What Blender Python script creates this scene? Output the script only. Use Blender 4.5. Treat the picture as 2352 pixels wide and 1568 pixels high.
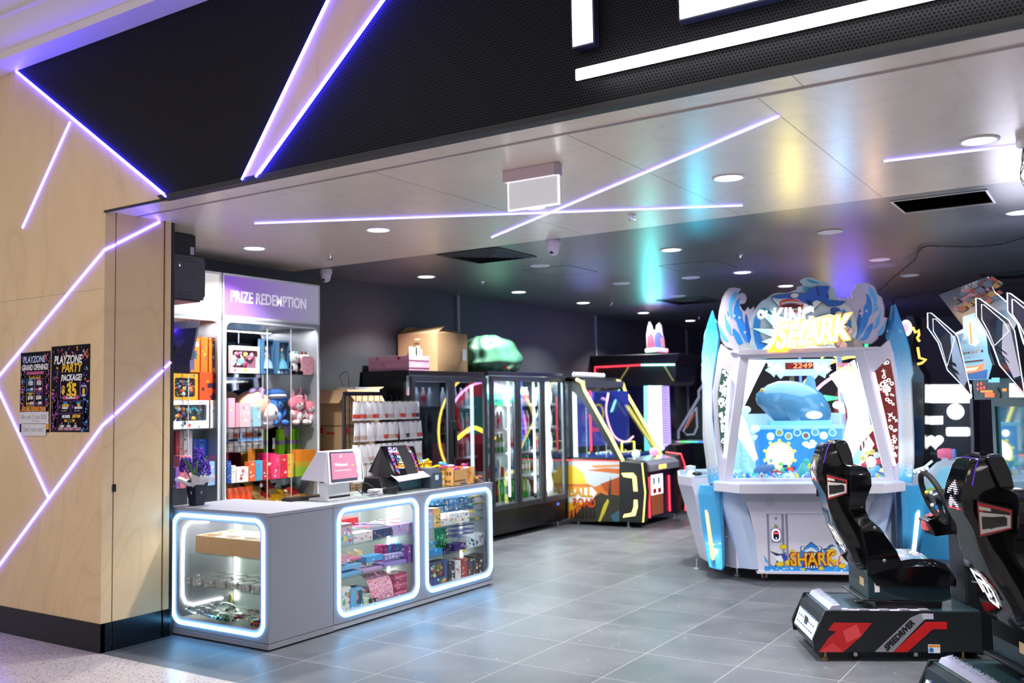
import bpy, bmesh, math, random
from math import sin, cos, pi, radians, atan2, sqrt, tan, hypot
from mathutils import Vector, Matrix

scene = bpy.context.scene
for o in list(bpy.data.objects):
  bpy.data.objects.remove(o, do_unlink=True)
COL = scene.collection

# ------------------------------------------------------------------ camera
W, H = 2352.0, 1568.0
FPX, YAW, PITCH, ROLL, CAMH = 2172.455, .574517, .0653231, -.0163669, 1.6
_f = Vector((-sin(YAW)*cos(PITCH), cos(YAW)*cos(PITCH), sin(PITCH)))
_r0 = Vector((cos(YAW), sin(YAW), 0))
_u0 = _r0.cross(_f)
_r = _r0*cos(ROLL)+_u0*sin(ROLL)
_u = -_r0*sin(ROLL)+_u0*cos(ROLL)
CAM = Vector((0, 0, CAMH))
cd = bpy.data.cameras.new('camera')
cam = bpy.data.objects.new('camera', cd)
COL.objects.link(cam)
cd.sensor_width = 36
cd.lens = 36*FPX/W
m = Matrix((_r, _u, -_f)).transposed().to_4x4()
m.translation = CAM
cam.matrix_world = m
cd.clip_start = .05
cd.dof.use_dof = True
cd.dof.focus_distance = 5.3
cd.dof.aperture_fstop = 2.2
scene.camera = cam

# ------------------------------------------------------------------ world, view
wd = bpy.data.worlds.new('world')
scene.world = wd
wd.use_nodes = True
bgn = wd.node_tree.nodes['Background']
bgn.inputs[0].default_value = (1.0, .94, .93, 1)
bgn.inputs[1].default_value = .60
vs = scene.view_settings
vs.view_transform = 'Standard'
vs.look = 'None'
vs.gamma = 1
vs.exposure = .0
vs.use_curve_mapping = False
try:
  scene.cycles.use_denoising = True
  scene.cycles.max_bounces = 8
  scene.cycles.transparent_max_bounces = 24
  scene.cycles.sample_clamp_indirect = 6
  scene.cycles.use_light_tree = True
  scene.cycles.caustics_reflective = False
  scene.cycles.caustics_refractive = False
except Exception:
  pass

def lamp(name, kind, loc, power, color=(1, 1, 1), size=.2, rot=(0, 0, 0), size_y=None, spot=None, blend=.6, shape=None, parent=None, spread=None):
  ld = bpy.data.lights.new(name, kind)
  ld.energy = power
  ld.color = color
  if kind == 'AREA':
    ld.size = size
    if size_y:
      ld.shape = 'RECTANGLE'
      ld.size_y = size_y
    if shape:
      ld.shape = shape
    if spread:
      ld.spread = spread
  elif kind == 'SPOT':
    ld.spot_size = spot or 1.2
    ld.spot_blend = blend
    ld.shadow_soft_size = size
  else:
    ld.shadow_soft_size = size
  lo = bpy.data.objects.new(name, ld)
  lo.location = loc
  lo.rotation_euler = rot
  COL.objects.link(lo)
  if parent:
    lo.parent = parent
  return lo

# mall lights behind the camera (ceiling panels of the mall)
for i, (lx, ly) in enumerate([(-5.5, .6), (-1.5, .2), (2.5, .6)]):
  lamp('mall_ceiling_light', 'AREA', (lx, ly, 4.7), 44, (1.0, .95, .92), 1.6, (0, 0, 0), 1.0)
# downlights of the shop
LIT = [(-6.15, 5.5), (-4.77, 5.5), (-3.37, 5.5), (-1.97, 5.5), (-.59, 5.5), (-6.14, 7.84), (-6.14, 9.65), (-6.14, 11.28), (-6.14, 13.2), (-6.14, 15.05),
     (-3.36, 7.84), (-3.36, 9.72), (-3.36, 11.24), (-.59, 7.87)]
UNLIT = [(-4.79, 7.93), (-4.79, 9.72), (-4.79, 11.37), (-3.96, 9.76), (-1.96, 7.82), (-1.97, 9.71), (-1.96, 11.2)]
CZ = 2.951
for lx, ly in LIT:
  lamp('downlight_lamp', 'AREA', (lx, ly, CZ-.02), 42, (1, .98, .95), .15, (0, 0, 0), shape='DISK', spread=radians(115))

# ------------------------------------------------------------------ camera maths used to read positions on real planes
def ray(px, py):
  return _r*((px-W/2)/FPX) + _u*(-(py-H/2)/FPX) + _f

def at(px, py, X=None, Y=None, Z=None):
  d = ray(px, py)
  if X is not None:
    t = (X-CAM.x)/d.x
  elif Y is not None:
    t = (Y-CAM.y)/d.y
  else:
    t = (Z-CAM.z)/d.z
  return CAM+d*t

class Frame:
  """a local frame standing on the floor: x to the right, y to the back, z up"""
  def __init__(s, ox, oy, deg):
    s.o = Vector((ox, oy, 0)); s.a = radians(deg)
    s.u = Vector((cos(s.a), sin(s.a), 0)); s.v = Vector((-sin(s.a), cos(s.a), 0))

  def px(s, px, py, y=0.0):
    d = ray(px, py)
    t = ((s.o+s.v*y)-CAM).dot(s.v)/d.dot(s.v)
    p = CAM+d*t-s.o
    return (p.dot(s.u), p.z)

  def pxx(s, px, py, x=0.0):
    d = ray(px, py)
    t = ((s.o+s.u*x)-CAM).dot(s.u)/d.dot(s.u)
    p = CAM+d*t-s.o
    return (p.dot(s.v), p.z)

  def pz(s, px, py, z=0.0):
    p = at(px, py, Z=z)-s.o
    return (p.dot(s.u), p.dot(s.v))

# ------------------------------------------------------------------ materials
MATS = {}

def mat(name, col=(.8, .8, .8), rough=.5, metal=0., emit=None, power=0., spec=.5, coat=0., alpha=1.):
  if name in MATS:
    return MATS[name]
  mm = bpy.data.materials.new(name)
  mm.use_nodes = True
  b = mm.node_tree.nodes['Principled BSDF']
  b.inputs['Base Color'].default_value = (*col, 1)
  b.inputs['Roughness'].default_value = rough
  b.inputs['Metallic'].default_value = metal
  b.inputs['Specular IOR Level'].default_value = spec
  b.inputs['Coat Weight'].default_value = coat
  b.inputs['Coat Roughness'].default_value = .05
  if emit:
    b.inputs['Emission Color'].default_value = (*emit, 1)
    b.inputs['Emission Strength'].default_value = power
  if alpha < 1:
    b.inputs['Alpha'].default_value = alpha
  MATS[name] = mm
  return mm

def nodes(mm):
  nt = mm.node_tree
  return nt, nt.nodes, nt.links, nt.nodes['Principled BSDF']

def C(h, k=None):
  """a plain colour material from a hex sRGB string"""
  key = 'paint_'+h+(k or '')
  if key in MATS:
    return MATS[key]
  v = [int(h[i:i+2], 16)/255 for i in (0, 2, 4)]
  v = [((x+.055)/1.055)**2.4 if x > .04045 else x/12.92 for x in v]
  if k == 'e':
    return mat(key, v, .5, emit=v, power=1.6)
  if k == 'E':
    return mat(key, v, .5, emit=v, power=6)
  if k == 'g':
    return mat(key, v, .12, spec=.5)
  if k == 'f':
    return mat(key, v, .95, spec=.1)
  if k == 'l':
    return mat(key, v, .6, emit=v, power=.45)
  return mat(key, v, .45)

def glassy(name, col=(1, 1, 1), refl=.12, rough=.02):
  if name in MATS:
    return MATS[name]
  mm = bpy.data.materials.new(name)
  mm.use_nodes = True
  nt = mm.node_tree
  nt.nodes.clear()
  out = nt.nodes.new('ShaderNodeOutputMaterial')
  mix = nt.nodes.new('ShaderNodeMixShader')
  tr = nt.nodes.new('ShaderNodeBsdfTransparent')
  gl = nt.nodes.new('ShaderNodeBsdfGlossy')
  fr = nt.nodes.new('ShaderNodeLayerWeight')
  pw = nt.nodes.new('ShaderNodeMath')
  pw.operation = 'POWER'
  pw.inputs[1].default_value = 4
  mt = nt.nodes.new('ShaderNodeMath')
  tr.inputs[0].default_value = (*col, 1)
  gl.inputs['Roughness'].default_value = rough
  gl.inputs['Color'].default_value = (1, 1, 1, 1)
  fr.inputs['Blend'].default_value = .5
  nt.links.new(fr.outputs['Facing'], pw.inputs[0])
  mt.operation = 'MULTIPLY_ADD'
  mt.inputs[1].default_value = 1.0
  mt.inputs[2].default_value = refl
  nt.links.new(pw.outputs[0], mt.inputs[0])
  nt.links.new(mt.outputs[0], mix.inputs[0])
  nt.links.new(tr.outputs[0], mix.inputs[1])
  nt.links.new(gl.outputs[0], mix.inputs[2])
  nt.links.new(mix.outputs[0], out.inputs[0])
  MATS[name] = mm
  return mm

GLASS = glassy('clear_glass', (.97, .99, .98), .02)
SHELFGLASS = glassy('shelf_glass', (.90, .97, .95), .02)
ACRYL = glassy('acrylic', (.92, .95, .97), .05)
TINT = glassy('tinted_glass', (.90, .95, .96), .06)
BAGPL = glassy('clear_bag_film', (.93, .93, .93), .16, .12)

def ramp(ns, stops):
  r = ns.new('ShaderNodeValToRGB')
  cr = r.color_ramp
  while len(cr.elements) < len(stops):
    cr.elements.new(.5)
  for e, (p, c) in zip(cr.elements, stops):
    e.position = p
    e.color = (*c, 1)
  return r

def make_wood(name, light, dark, scale=1.0, swap=False, rough=.5, coat=0.):
  mm = mat(name, light, rough, coat=coat)
  nt, ns, lk, b = nodes(mm)
  geo = ns.new('ShaderNodeNewGeometry')
  mp = ns.new('ShaderNodeMapping')
  mp.inputs['Scale'].default_value = (1.0*scale, .8*scale, .45*scale) if not swap else (.45*scale, 1.*scale, 1*scale)
  lk.new(geo.outputs['Position'], mp.inputs['Vector'])
  n1 = ns.new('ShaderNodeTexNoise')
  n1.inputs['Scale'].default_value = 1.3
  n1.inputs['Detail'].default_value = 2
  n1.inputs['Distortion'].default_value = .9
  lk.new(mp.outputs[0], n1.inputs['Vector'])
  mul = ns.new('ShaderNodeMath')
  mul.operation = 'MULTIPLY'
  mul.inputs[1].default_value = 13
  lk.new(n1.outputs['Fac'], mul.inputs[0])
  fr = ns.new('ShaderNodeMath')
  fr.operation = 'PINGPONG'
  fr.inputs[1].default_value = 1
  lk.new(mul.outputs[0], fr.inputs[0])
  r1 = ramp(ns, [(0, (.35, .35, .35)), (.12, (.72, .72, .72)), (.5, (1, 1, 1)), (1, (.8, .8, .8))])
  lk.new(fr.outputs[0], r1.inputs[0])
  n2 = ns.new('ShaderNodeTexNoise')
  n2.inputs['Scale'].default_value = 5
  n2.inputs['Detail'].default_value = 5
  lk.new(mp.outputs[0], n2.inputs['Vector'])
  mx = ns.new('ShaderNodeMixRGB')
  mx.blend_type = 'MIX'
  mx.inputs[0].default_value = .5
  lk.new(r1.outputs[0], mx.inputs[1])
  lk.new(n2.outputs['Fac'], mx.inputs[2])
  cm = ns.new('ShaderNodeMixRGB')
  cm.inputs[1].default_value = (*dark, 1)
  cm.inputs[2].default_value = (*light, 1)
  lk.new(mx.outputs[0], cm.inputs[0])
  lk.new(cm.outputs[0], b.inputs['Base Color'])
  return mm

PLY = make_wood('birch_plywood', (.80, .60, .34), (.58, .39, .20))
PLYC = make_wood('birch_plywood_soffit', (.90, .79, .67), (.70, .57, .45), 1.0, False, .30)
PLYC.node_tree.nodes['Principled BSDF'].inputs['Specular IOR Level'].default_value = .7
WOOD = make_wood('beech_box', (.62, .36, .17), (.5, .27, .12), 3)

BLACK = mat('black_plastic', (.006, .006, .008), .25)
GBLACK = mat('gloss_black', (.003, .003, .005), .12, coat=.2)
MBLACK = mat('matt_black', (.012, .012, .014), .6)
STEELB = mat('dark_slate_metal', (.03, .045, .055), .32, .3)
WHITE = mat('white_plastic', (.82, .82, .86), .3)
LAV = mat('white_laminate', (.72, .70, .80), .35)
GREY = mat('grey_laminate', (.25, .26, .31), .45, spec=.35)
CHROME = mat('chrome', (.8, .8, .82), .15, 1.)
ALU = mat('aluminium', (.7, .72, .74), .3, .9)
RUBBER = mat('rubber', (.01, .01, .01), .7)
RED = mat('red_panel', (.55, .01, .012), .3)
CARD = mat('cardboard', (.42, .26, .13), .8)
CARD2 = mat('cardboard_light', (.55, .36, .19), .8)
LEDW = mat('white_led', (1, 1, 1), .5, emit=(.82, 1, .97), power=9)
LEDV = mat('violet_led', (1, 1, 1), .5, emit=(.075, .048, 1.0), power=34)
LEDVF = mat('violet_led_fascia', (1, 1, 1), .5, emit=(.032, .022, 1.0), power=75)
LEDVC = mat('violet_led_ceiling', (1, 1, 1), .5, emit=(.16, .13, 1.0), power=12)
DLE = mat('downlight_diffuser', (1, 1, 1), .5, emit=(1, .98, .95), power=12)
SIGNW = mat('sign_white_light', (1, 1, 1), .5, emit=(1, 1, 1), power=5)

# ------------------------------------------------------------------ mesh builder
class MB:
  def __init__(s, M=None):
    s.v = []; s.f = []; s.mi = []; s.m = []; s.M = M or Matrix()

  def mid(s, m):
    if m not in s.m:
      s.m.append(m)
    return s.m.index(m)

  def add(s, vs, fs, m):
    b = len(s.v); k = s.mid(m)
    M = s.M
    s.v += [tuple(M @ Vector(p)) for p in vs]
    s.f += [tuple(b+i for i in f) for f in fs]
    s.mi += [k]*len(fs)
    return s

  def box(s, x0, x1, y0, y1, z0, z1, m):
    vs = [(x, y, z) for x in (x0, x1) for y in (y0, y1) for z in (z0, z1)]
    fs = [(0, 1, 3, 2), (4, 6, 7, 5), (0, 4, 5, 1), (2, 3, 7, 6), (0, 2, 6, 4), (1, 5, 7, 3)]
    return s.add(vs, fs, m)

  def rbox(s, x0, x1, y0, y1, z0, z1, r, m, axis='z', seg=4):
    """box with rounded edges along one axis"""
    if axis == 'z':
      o = rrect(x0, x1, y0, y1, r, seg)
      return s.prism([(p[0], p[1]) for p in o], 'z', z0, z1, m)
    if axis == 'y':
      o = rrect(x0, x1, z0, z1, r, seg)
      return s.prism(o, 'y', y0, y1, m)
    o = rrect(y0, y1, z0, z1, r, seg)
    return s.prism(o, 'x', x0, x1, m)

  def prism(s, pts, axis, a, b, m, ms=None, cap=(1, 1)):
    n = len(pts)
    def P(p, d):
      return (p[0], p[1], d) if axis == 'z' else ((p[0], d, p[1]) if axis == 'y' else (d, p[0], p[1]))
    vs = [P(p, a) for p in pts]+[P(p, b) for p in pts]
    if cap[0]:
      s.add([P(p, a) for p in pts], tess(pts), m)
    if cap[1]:
      s.add([P(p, b) for p in pts], [t[::-1] for t in tess(pts)], m)
    s.add(vs, [(i, (i+1) % n, n+(i+1) % n, n+i) for i in range(n)], ms or m)
    return s

  def ring(s, outer, inner, axis, a, b, m):
    n = len(outer)
    def P(p, d):
      return (p[0], p[1], d) if axis == 'z' else ((p[0], d, p[1]) if axis == 'y' else (d, p[0], p[1]))
    vs = [P(p, a) for p in outer]+[P(p, a) for p in inner]+[P(p, b) for p in outer]+[P(p, b) for p in inner]
    fs = []
    for i in range(n):
      j = (i+1) % n
      fs += [(i, j, n+j, n+i), (2*n+i, 3*n+i, 3*n+j, 2*n+j), (i, 2*n+i, 2*n+j, j), (n+i, n+j, 3*n+j, 3*n+i)]
    return s.add(vs, fs, m)

  def tube(s, pts, r, m, seg=8, closed=False, r2=None):
    pts = [Vector(p) for p in pts]
    n = len(pts)
    rings = []
    up = None
    for i, p in enumerate(pts):
      if closed:
        d = pts[(i+1) % n]-pts[i-1]
      else:
        d = pts[min(i+1, n-1)]-pts[max(i-1, 0)]
      d.normalize()
      if up is None:
        up = Vector((0, 0, 1)) if abs(d.z) < .9 else Vector((1, 0, 0))
      a = d.cross(up)
      if a.length < 1e-6:
        a = d.orthogonal()
      a.normalize()
      b = a.cross(d).normalized()
      up = b
      rr = r if r2 is None else r+(r2-r)*i/max(1, n-1)
      if isinstance(r, (list, tuple)):
        rr = r[i]
      rings.append([p+a*cos(t*2*pi/seg)*rr+b*sin(t*2*pi/seg)*rr for t in range(seg)])
    vs = [tuple(q) for g in rings for q in g]
    fs = []
    for i in range(n if closed else n-1):
      j = (i+1) % n
      for t in range(seg):
        k = (t+1) % seg
        fs.append((i*seg+t, i*seg+k, j*seg+k, j*seg+t))
    if not closed:
      fs += [tuple(range(seg))[::-1], tuple((n-1)*seg+t for t in range(seg))]
    return s.add(vs, fs, m)

  def lathe(s, prof, c, m, seg=20, axis='z', a0=0, a1=2*pi):
    vs = []
    full = abs(a1-a0-2*pi) < 1e-6
    ns = seg if full else seg+1
    for (r, h) in prof:
      for t in range(ns):
        a = a0+(a1-a0)*t/seg
        x, y = r*cos(a), r*sin(a)
        if axis == 'z':
          vs.append((c[0]+x, c[1]+y, c[2]+h))
        elif axis == 'y':
          vs.append((c[0]+x, c[1]+h, c[2]+y))
        else:
          vs.append((c[0]+h, c[1]+x, c[2]+y))
    fs = []
    for i in range(len(prof)-1):
      for t in range(seg):
        k = (t+1) % ns
        fs.append((i*ns+t, i*ns+k, (i+1)*ns+k, (i+1)*ns+t))
    if full:
      if prof[0][0] > 1e-5:
        fs.append(tuple(range(ns))[::-1])
      if prof[-1][0] > 1e-5:
        fs.append(tuple((len(prof)-1)*ns+t for t in range(ns)))
    return s.add(vs, fs, m)

  def ell(s, c, r, m, seg=14, rings=9, rot=None):
    vs = []
    R = rot or Matrix.Identity(3)
    for i in range(rings+1):
      a = pi*i/rings
      for t in range(seg):
        b = 2*pi*t/seg
        q = R @ Vector((r[0]*sin(a)*cos(b), r[1]*sin(a)*sin(b), r[2]*cos(a)))
        vs.append((c[0]+q.x, c[1]+q.y, c[2]+q.z))
    fs = [(i*seg+t, i*seg+(t+1) % seg, (i+1)*seg+(t+1) % seg, (i+1)*seg+t) for i in range(rings) for t in range(seg)]
    return s.add(vs, fs, m)

  def loft(s, secs, m, cap=True, closed=True):
    n = len(secs[0])
    vs = [p for g in secs for p in g]
    fs = []
    for i in range(len(secs)-1):
      for t in range(n if closed else n-1):
        k = (t+1) % n
        fs.append((i*n+t, i*n+k, (i+1)*n+k, (i+1)*n+t))
    if cap and closed:
      fs += [tuple(range(n))[::-1], tuple((len(secs)-1)*n+t for t in range(n))]
    return s.add(vs, fs, m)

  def quad(s, a, b, c, d, m):
    return s.add([a, b, c, d], [(0, 1, 2, 3)], m)

  def text(s, txt, o, u, v, size, m, depth=.002, align='LEFT', sx=1., bold=0., shear=0., space=1.):
    """lettering: o = baseline start, u = reading direction, v = up"""
    vs, fs = text_mesh(txt, size, depth, align, bold, shear, space)
    o = Vector(o); u = Vector(u).normalized(); v = Vector(v).normalized(); w = u.cross(v)
    return s.add([tuple(o+u*(p[0]*sx)+v*p[1]+w*p[2]) for p in vs], fs, m)

  def build(s, name, parent=None, smooth=None, bevel=0, sub=0, bseg=2, world=False):
    me = bpy.data.meshes.new(name)
    me.from_pydata(s.v, [], s.f)
    for m in s.m:
      me.materials.append(m)
    for p, k in zip(me.polygons, s.mi):
      p.material_index = k
    me.validate()
    bm = bmesh.new()
    bm.from_mesh(me)
    bmesh.ops.remove_doubles(bm, verts=bm.verts, dist=1e-5)
    bmesh.ops.recalc_face_normals(bm, faces=bm.faces)
    bm.to_mesh(me)
    bm.free()
    if smooth is not None:
      try:
        me.shade_smooth() if hasattr(me, 'shade_smooth') else None
        me.set_sharp_from_angle(angle=radians(smooth))
      except Exception:
        pass
    o = bpy.data.objects.new(name, me)
    COL.objects.link(o)
    if bevel:
      b = o.modifiers.new('edge', 'BEVEL')
      b.width = bevel; b.segments = bseg; b.limit_method = 'ANGLE'; b.angle_limit = radians(40)
      b.harden_normals = False
    if sub:
      d = o.modifiers.new('smooth', 'SUBSURF')
      d.levels = sub; d.render_levels = sub
    if parent is not None:
      o.parent = parent
      if world:
        o.matrix_parent_inverse = parent.matrix_basis.inverted()
    return o

_tc = {}

def text_mesh(txt, size, depth, align, bold, shear, space):
  key = (txt, size, depth, align, bold, shear, space)
  if key in _tc:
    return _tc[key]
  cu = bpy.data.curves.new('t', 'FONT')
  cu.body = txt; cu.size = size; cu.extrude = depth/2; cu.align_x = align; cu.offset = bold
  cu.shear = shear; cu.space_character = space; cu.resolution_u = 3
  ob = bpy.data.objects.new('t', cu)
  COL.objects.link(ob)
  dg = bpy.context.evaluated_depsgraph_get()
  me = bpy.data.meshes.new_from_object(ob.evaluated_get(dg))
  vs = [(p.co.x, p.co.y, p.co.z+depth/2) for p in me.vertices]
  fs = [tuple(f.vertices) for f in me.polygons]
  bpy.data.objects.remove(ob, do_unlink=True)
  bpy.data.curves.remove(cu)
  bpy.data.meshes.remove(me)
  _tc[key] = (vs, fs)
  return vs, fs

def tess(pts):
  from mathutils.geometry import tessellate_polygon
  if len(pts) <= 4:
    return [tuple(range(len(pts)))]
  t = tessellate_polygon([[Vector((p[0], p[1], 0)) for p in pts]])
  return [tuple(x) for x in t]

def rrect(x0, x1, y0, y1, r, seg=6):
  r = min(r, abs(x1-x0)/2-1e-5, abs(y1-y0)/2-1e-5)
  out = []
  for cx, cy, a in ((x1-r, y1-r, 0), (x0+r, y1-r, pi/2), (x0+r, y0+r, pi), (x1-r, y0+r, 1.5*pi)):
    for i in range(seg+1):
      t = a+pi/2*i/seg
      out.append((cx+r*cos(t), cy+r*sin(t)))
  return out

def circ(cx, cy, r, n=20, ry=None):
  return [(cx+r*cos(2*pi*i/n), cy+(ry or r)*sin(2*pi*i/n)) for i in range(n)]

def star(cx, cy, r, ri, n=5, a0=pi/2):
  return [(cx+(r if i % 2 == 0 else ri)*cos(a0+pi*i/n), cy+(r if i % 2 == 0 else ri)*sin(a0+pi*i/n)) for i in range(2*n)]

def smoothpoly(pts, n=3):
  """closed Catmull-Rom through points"""
  out = []
  N = len(pts)
  for i in range(N):
    p0, p1, p2, p3 = pts[i-1], pts[i], pts[(i+1) % N], pts[(i+2) % N]
    for k in range(n):
      t = k/n
      out.append(tuple(.5*((2*p1[j])+(-p0[j]+p2[j])*t+(2*p0[j]-5*p1[j]+4*p2[j]-p3[j])*t*t+(-p0[j]+3*p1[j]-3*p2[j]+p3[j])*t**3) for j in range(len(p1))))
  return out

def smoothline(pts, n=4):
  out = []
  N = len(pts)
  for i in range(N-1):
    p0, p1, p2, p3 = pts[max(i-1, 0)], pts[i], pts[i+1], pts[min(i+2, N-1)]
    for k in range(n):
      t = k/n
      out.append(tuple(.5*((2*p1[j])+(-p0[j]+p2[j])*t+(2*p0[j]-5*p1[j]+4*p2[j]-p3[j])*t*t+(-p0[j]+3*p1[j]-3*p2[j]+p3[j])*t**3) for j in range(len(p1))))
  out.append(tuple(pts[-1]))
  return out

# ------------------------------------------------------------------ objects
def tag(o, label, cat, group=None):
  o['label'] = label
  o['category'] = cat
  if group:
    o['group'] = group
  return o

def thing(name, label, cat, loc=(0, 0, 0), rz=0, group=None):
  o = bpy.data.objects.new(name, None)
  o.empty_display_size = .1
  COL.objects.link(o)
  o.location = loc
  o.rotation_euler = (0, 0, rz)
  return tag(o, label, cat, group)

def struct(o, kind='structure'):
  o['kind'] = kind
  return o

def dup(root, loc, rz=None, label=None, group=None, rot=None):
  r = root.copy()
  COL.objects.link(r)
  r.location = loc
  if rz is not None:
    r.rotation_euler = (0, 0, rz)
  if rot is not None:
    r.rotation_euler = rot
  if label:
    r['label'] = label
  if group:
    r['group'] = group
  for ch in list(root.children):
    c = ch.copy()
    COL.objects.link(c)
    c.parent = r
    for g in ch.children:
      d = g.copy()
      COL.objects.link(d)
      d.parent = c
  return r

ORD = ['first', 'second', 'third', 'fourth', 'fifth', 'sixth', 'seventh', 'eighth', 'ninth', 'tenth', 'eleventh', 'twelfth', 'thirteenth', 'fourteenth', 'fifteenth', 'sixteenth']
# ================================================================== SETTING
FY = 3.84      # facade plane
RX = -5.76     # left reveal plane
WX = -6.95     # shop's left wall
BY = 17.5      # shop's back wall

def Wm(t):
  return (Matrix.Translation(t.location) @ Matrix.Rotation(t.rotation_euler.z, 4, 'Z')).inverted()

# floor tiles (0.6 m grid with thin pale joints)
def tile_floor():
  mm = mat('slate_tile', (.1, .1, .1), .34)
  nt, ns, lk, b = nodes(mm)
  geo = ns.new('ShaderNodeNewGeometry')
  sep = ns.new('ShaderNodeSeparateXYZ')
  lk.new(geo.outputs['Position'], sep.inputs[0])
  outs = []
  for ax, off in (('X', 4.445), ('Y', -4.385)):
    a = ns.new('ShaderNodeMath'); a.operation = 'ADD'; a.inputs[1].default_value = off+60.6
    lk.new(sep.outputs[ax], a.inputs[0])
    d = ns.new('ShaderNodeMath'); d.operation = 'DIVIDE'; d.inputs[1].default_value = .606 if ax == 'Y' else .6
    if ax == 'X':
      a.inputs[1].default_value = off+60
    lk.new(a.outputs[0], d.inputs[0])
    f = ns.new('ShaderNodeMath'); f.operation = 'PINGPONG'; f.inputs[1].default_value = .5
    lk.new(d.outputs[0], f.inputs[0])
    c = ns.new('ShaderNodeMath'); c.operation = 'LESS_THAN'; c.inputs[1].default_value = .0036
    lk.new(f.outputs[0], c.inputs[0])
    fl = ns.new('ShaderNodeMath'); fl.operation = 'FLOOR'
    lk.new(d.outputs[0], fl.inputs[0])
    outs.append((c, fl))
  mx = ns.new('ShaderNodeMath'); mx.operation = 'MAXIMUM'
  lk.new(outs[0][0].outputs[0], mx.inputs[0]); lk.new(outs[1][0].outputs[0], mx.inputs[1])
  cmb = ns.new('ShaderNodeCombineXYZ')
  lk.new(outs[0][1].outputs[0], cmb.inputs[0]); lk.new(outs[1][1].outputs[0], cmb.inputs[1])
  wn = ns.new('ShaderNodeTexWhiteNoise')
  lk.new(cmb.outputs[0], wn.inputs['Vector'])
  no = ns.new('ShaderNodeTexNoise'); no.inputs['Scale'].default_value = 2.2; no.inputs['Detail'].default_value = 8; no.inputs['Roughness'].default_value = .62
  va = ns.new('ShaderNodeVectorMath'); va.operation = 'ADD'
  lk.new(geo.outputs['Position'], va.inputs[0]); lk.new(wn.outputs['Color'], va.inputs[1])
  lk.new(va.outputs[0], no.inputs['Vector'])
  r = ramp(ns, [(.25, (.062, .07, .082)), (.5, (.092, .10, .115)), (.75, (.135, .143, .16))])
  lk.new(no.outputs['Fac'], r.inputs[0])
  m2 = ns.new('ShaderNodeMixRGB'); m2.blend_type = 'MULTIPLY'; m2.inputs[0].default_value = .16
  lk.new(r.outputs[0], m2.inputs[1]); lk.new(wn.outputs['Value'], m2.inputs[2])
  # fine pale scratches
  n3 = ns.new('ShaderNodeTexNoise'); n3.inputs['Scale'].default_value = 9; n3.inputs['Detail'].default_value = 10; n3.inputs['Distortion'].default_value = 2.5
  lk.new(geo.outputs['Position'], n3.inputs['Vector'])
  r3 = ramp(ns, [(.66, (0, 0, 0)), (.72, (1, 1, 1))])
  lk.new(n3.outputs['Fac'], r3.inputs[0])
  m3 = ns.new('ShaderNodeMixRGB'); m3.inputs[2].default_value = (.3, .3, .33, 1)
  mm3 = ns.new('ShaderNodeMath'); mm3.operation = 'MULTIPLY'; mm3.inputs[1].default_value = .35
  lk.new(r3.outputs[0], mm3.inputs[0]); lk.new(mm3.outputs[0], m3.inputs[0])
  lk.new(m2.outputs[0], m3.inputs[1])
  m4 = ns.new('ShaderNodeMixRGB'); m4.inputs[2].default_value = (.30, .29, .30, 1)
  lk.new(mx.outputs[0], m4.inputs[0]); lk.new(m3.outputs[0], m4.inputs[1])
  lk.new(m4.outputs[0], b.inputs['Base Color'])
  rr = ns.new('ShaderNodeMapRange'); rr.inputs['To Min'].default_value = .34; rr.inputs['To Max'].default_value = .54
  lk.new(no.outputs['Fac'], rr.inputs['Value']); lk.new(rr.outputs[0], b.inputs['Roughness'])
  b.inputs['Specular IOR Level'].default_value = .36
  return mm

def terrazzo():
  mm = mat('terrazzo', (.6, .55, .52), .25)
  nt, ns, lk, b = nodes(mm)
  geo = ns.new('ShaderNodeNewGeometry')
  v = ns.new('ShaderNodeTexVoronoi'); v.inputs['Scale'].default_value = 48
  lk.new(geo.outputs['Position'], v.inputs['Vector'])
  r = ramp(ns, [(0, (.10, .07, .06)), (.2, (.22, .18, .16)), (.3, (.48, .43, .40)), (1, (.58, .52, .49))])
  lk.new(v.outputs['Distance'], r.inputs[0])
  w = ns.new('ShaderNodeTexNoise'); w.inputs['Scale'].default_value = 30
  lk.new(geo.outputs['Position'], w.inputs['Vector'])
  r2 = ramp(ns, [(.36, (0, 0, 0)), (.5, (1, 1, 1))])
  lk.new(w.outputs['Fac'], r2.inputs[0])
  mx = ns.new('ShaderNodeMixRGB'); mx.inputs[1].default_value = (.50, .45, .43, 1)
  lk.new(r2.outputs[0], mx.inputs[0]); lk.new(r.outputs[0], mx.inputs[2])
  lk.new(mx.outputs[0], b.inputs['Base Color'])
  return mm

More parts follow.
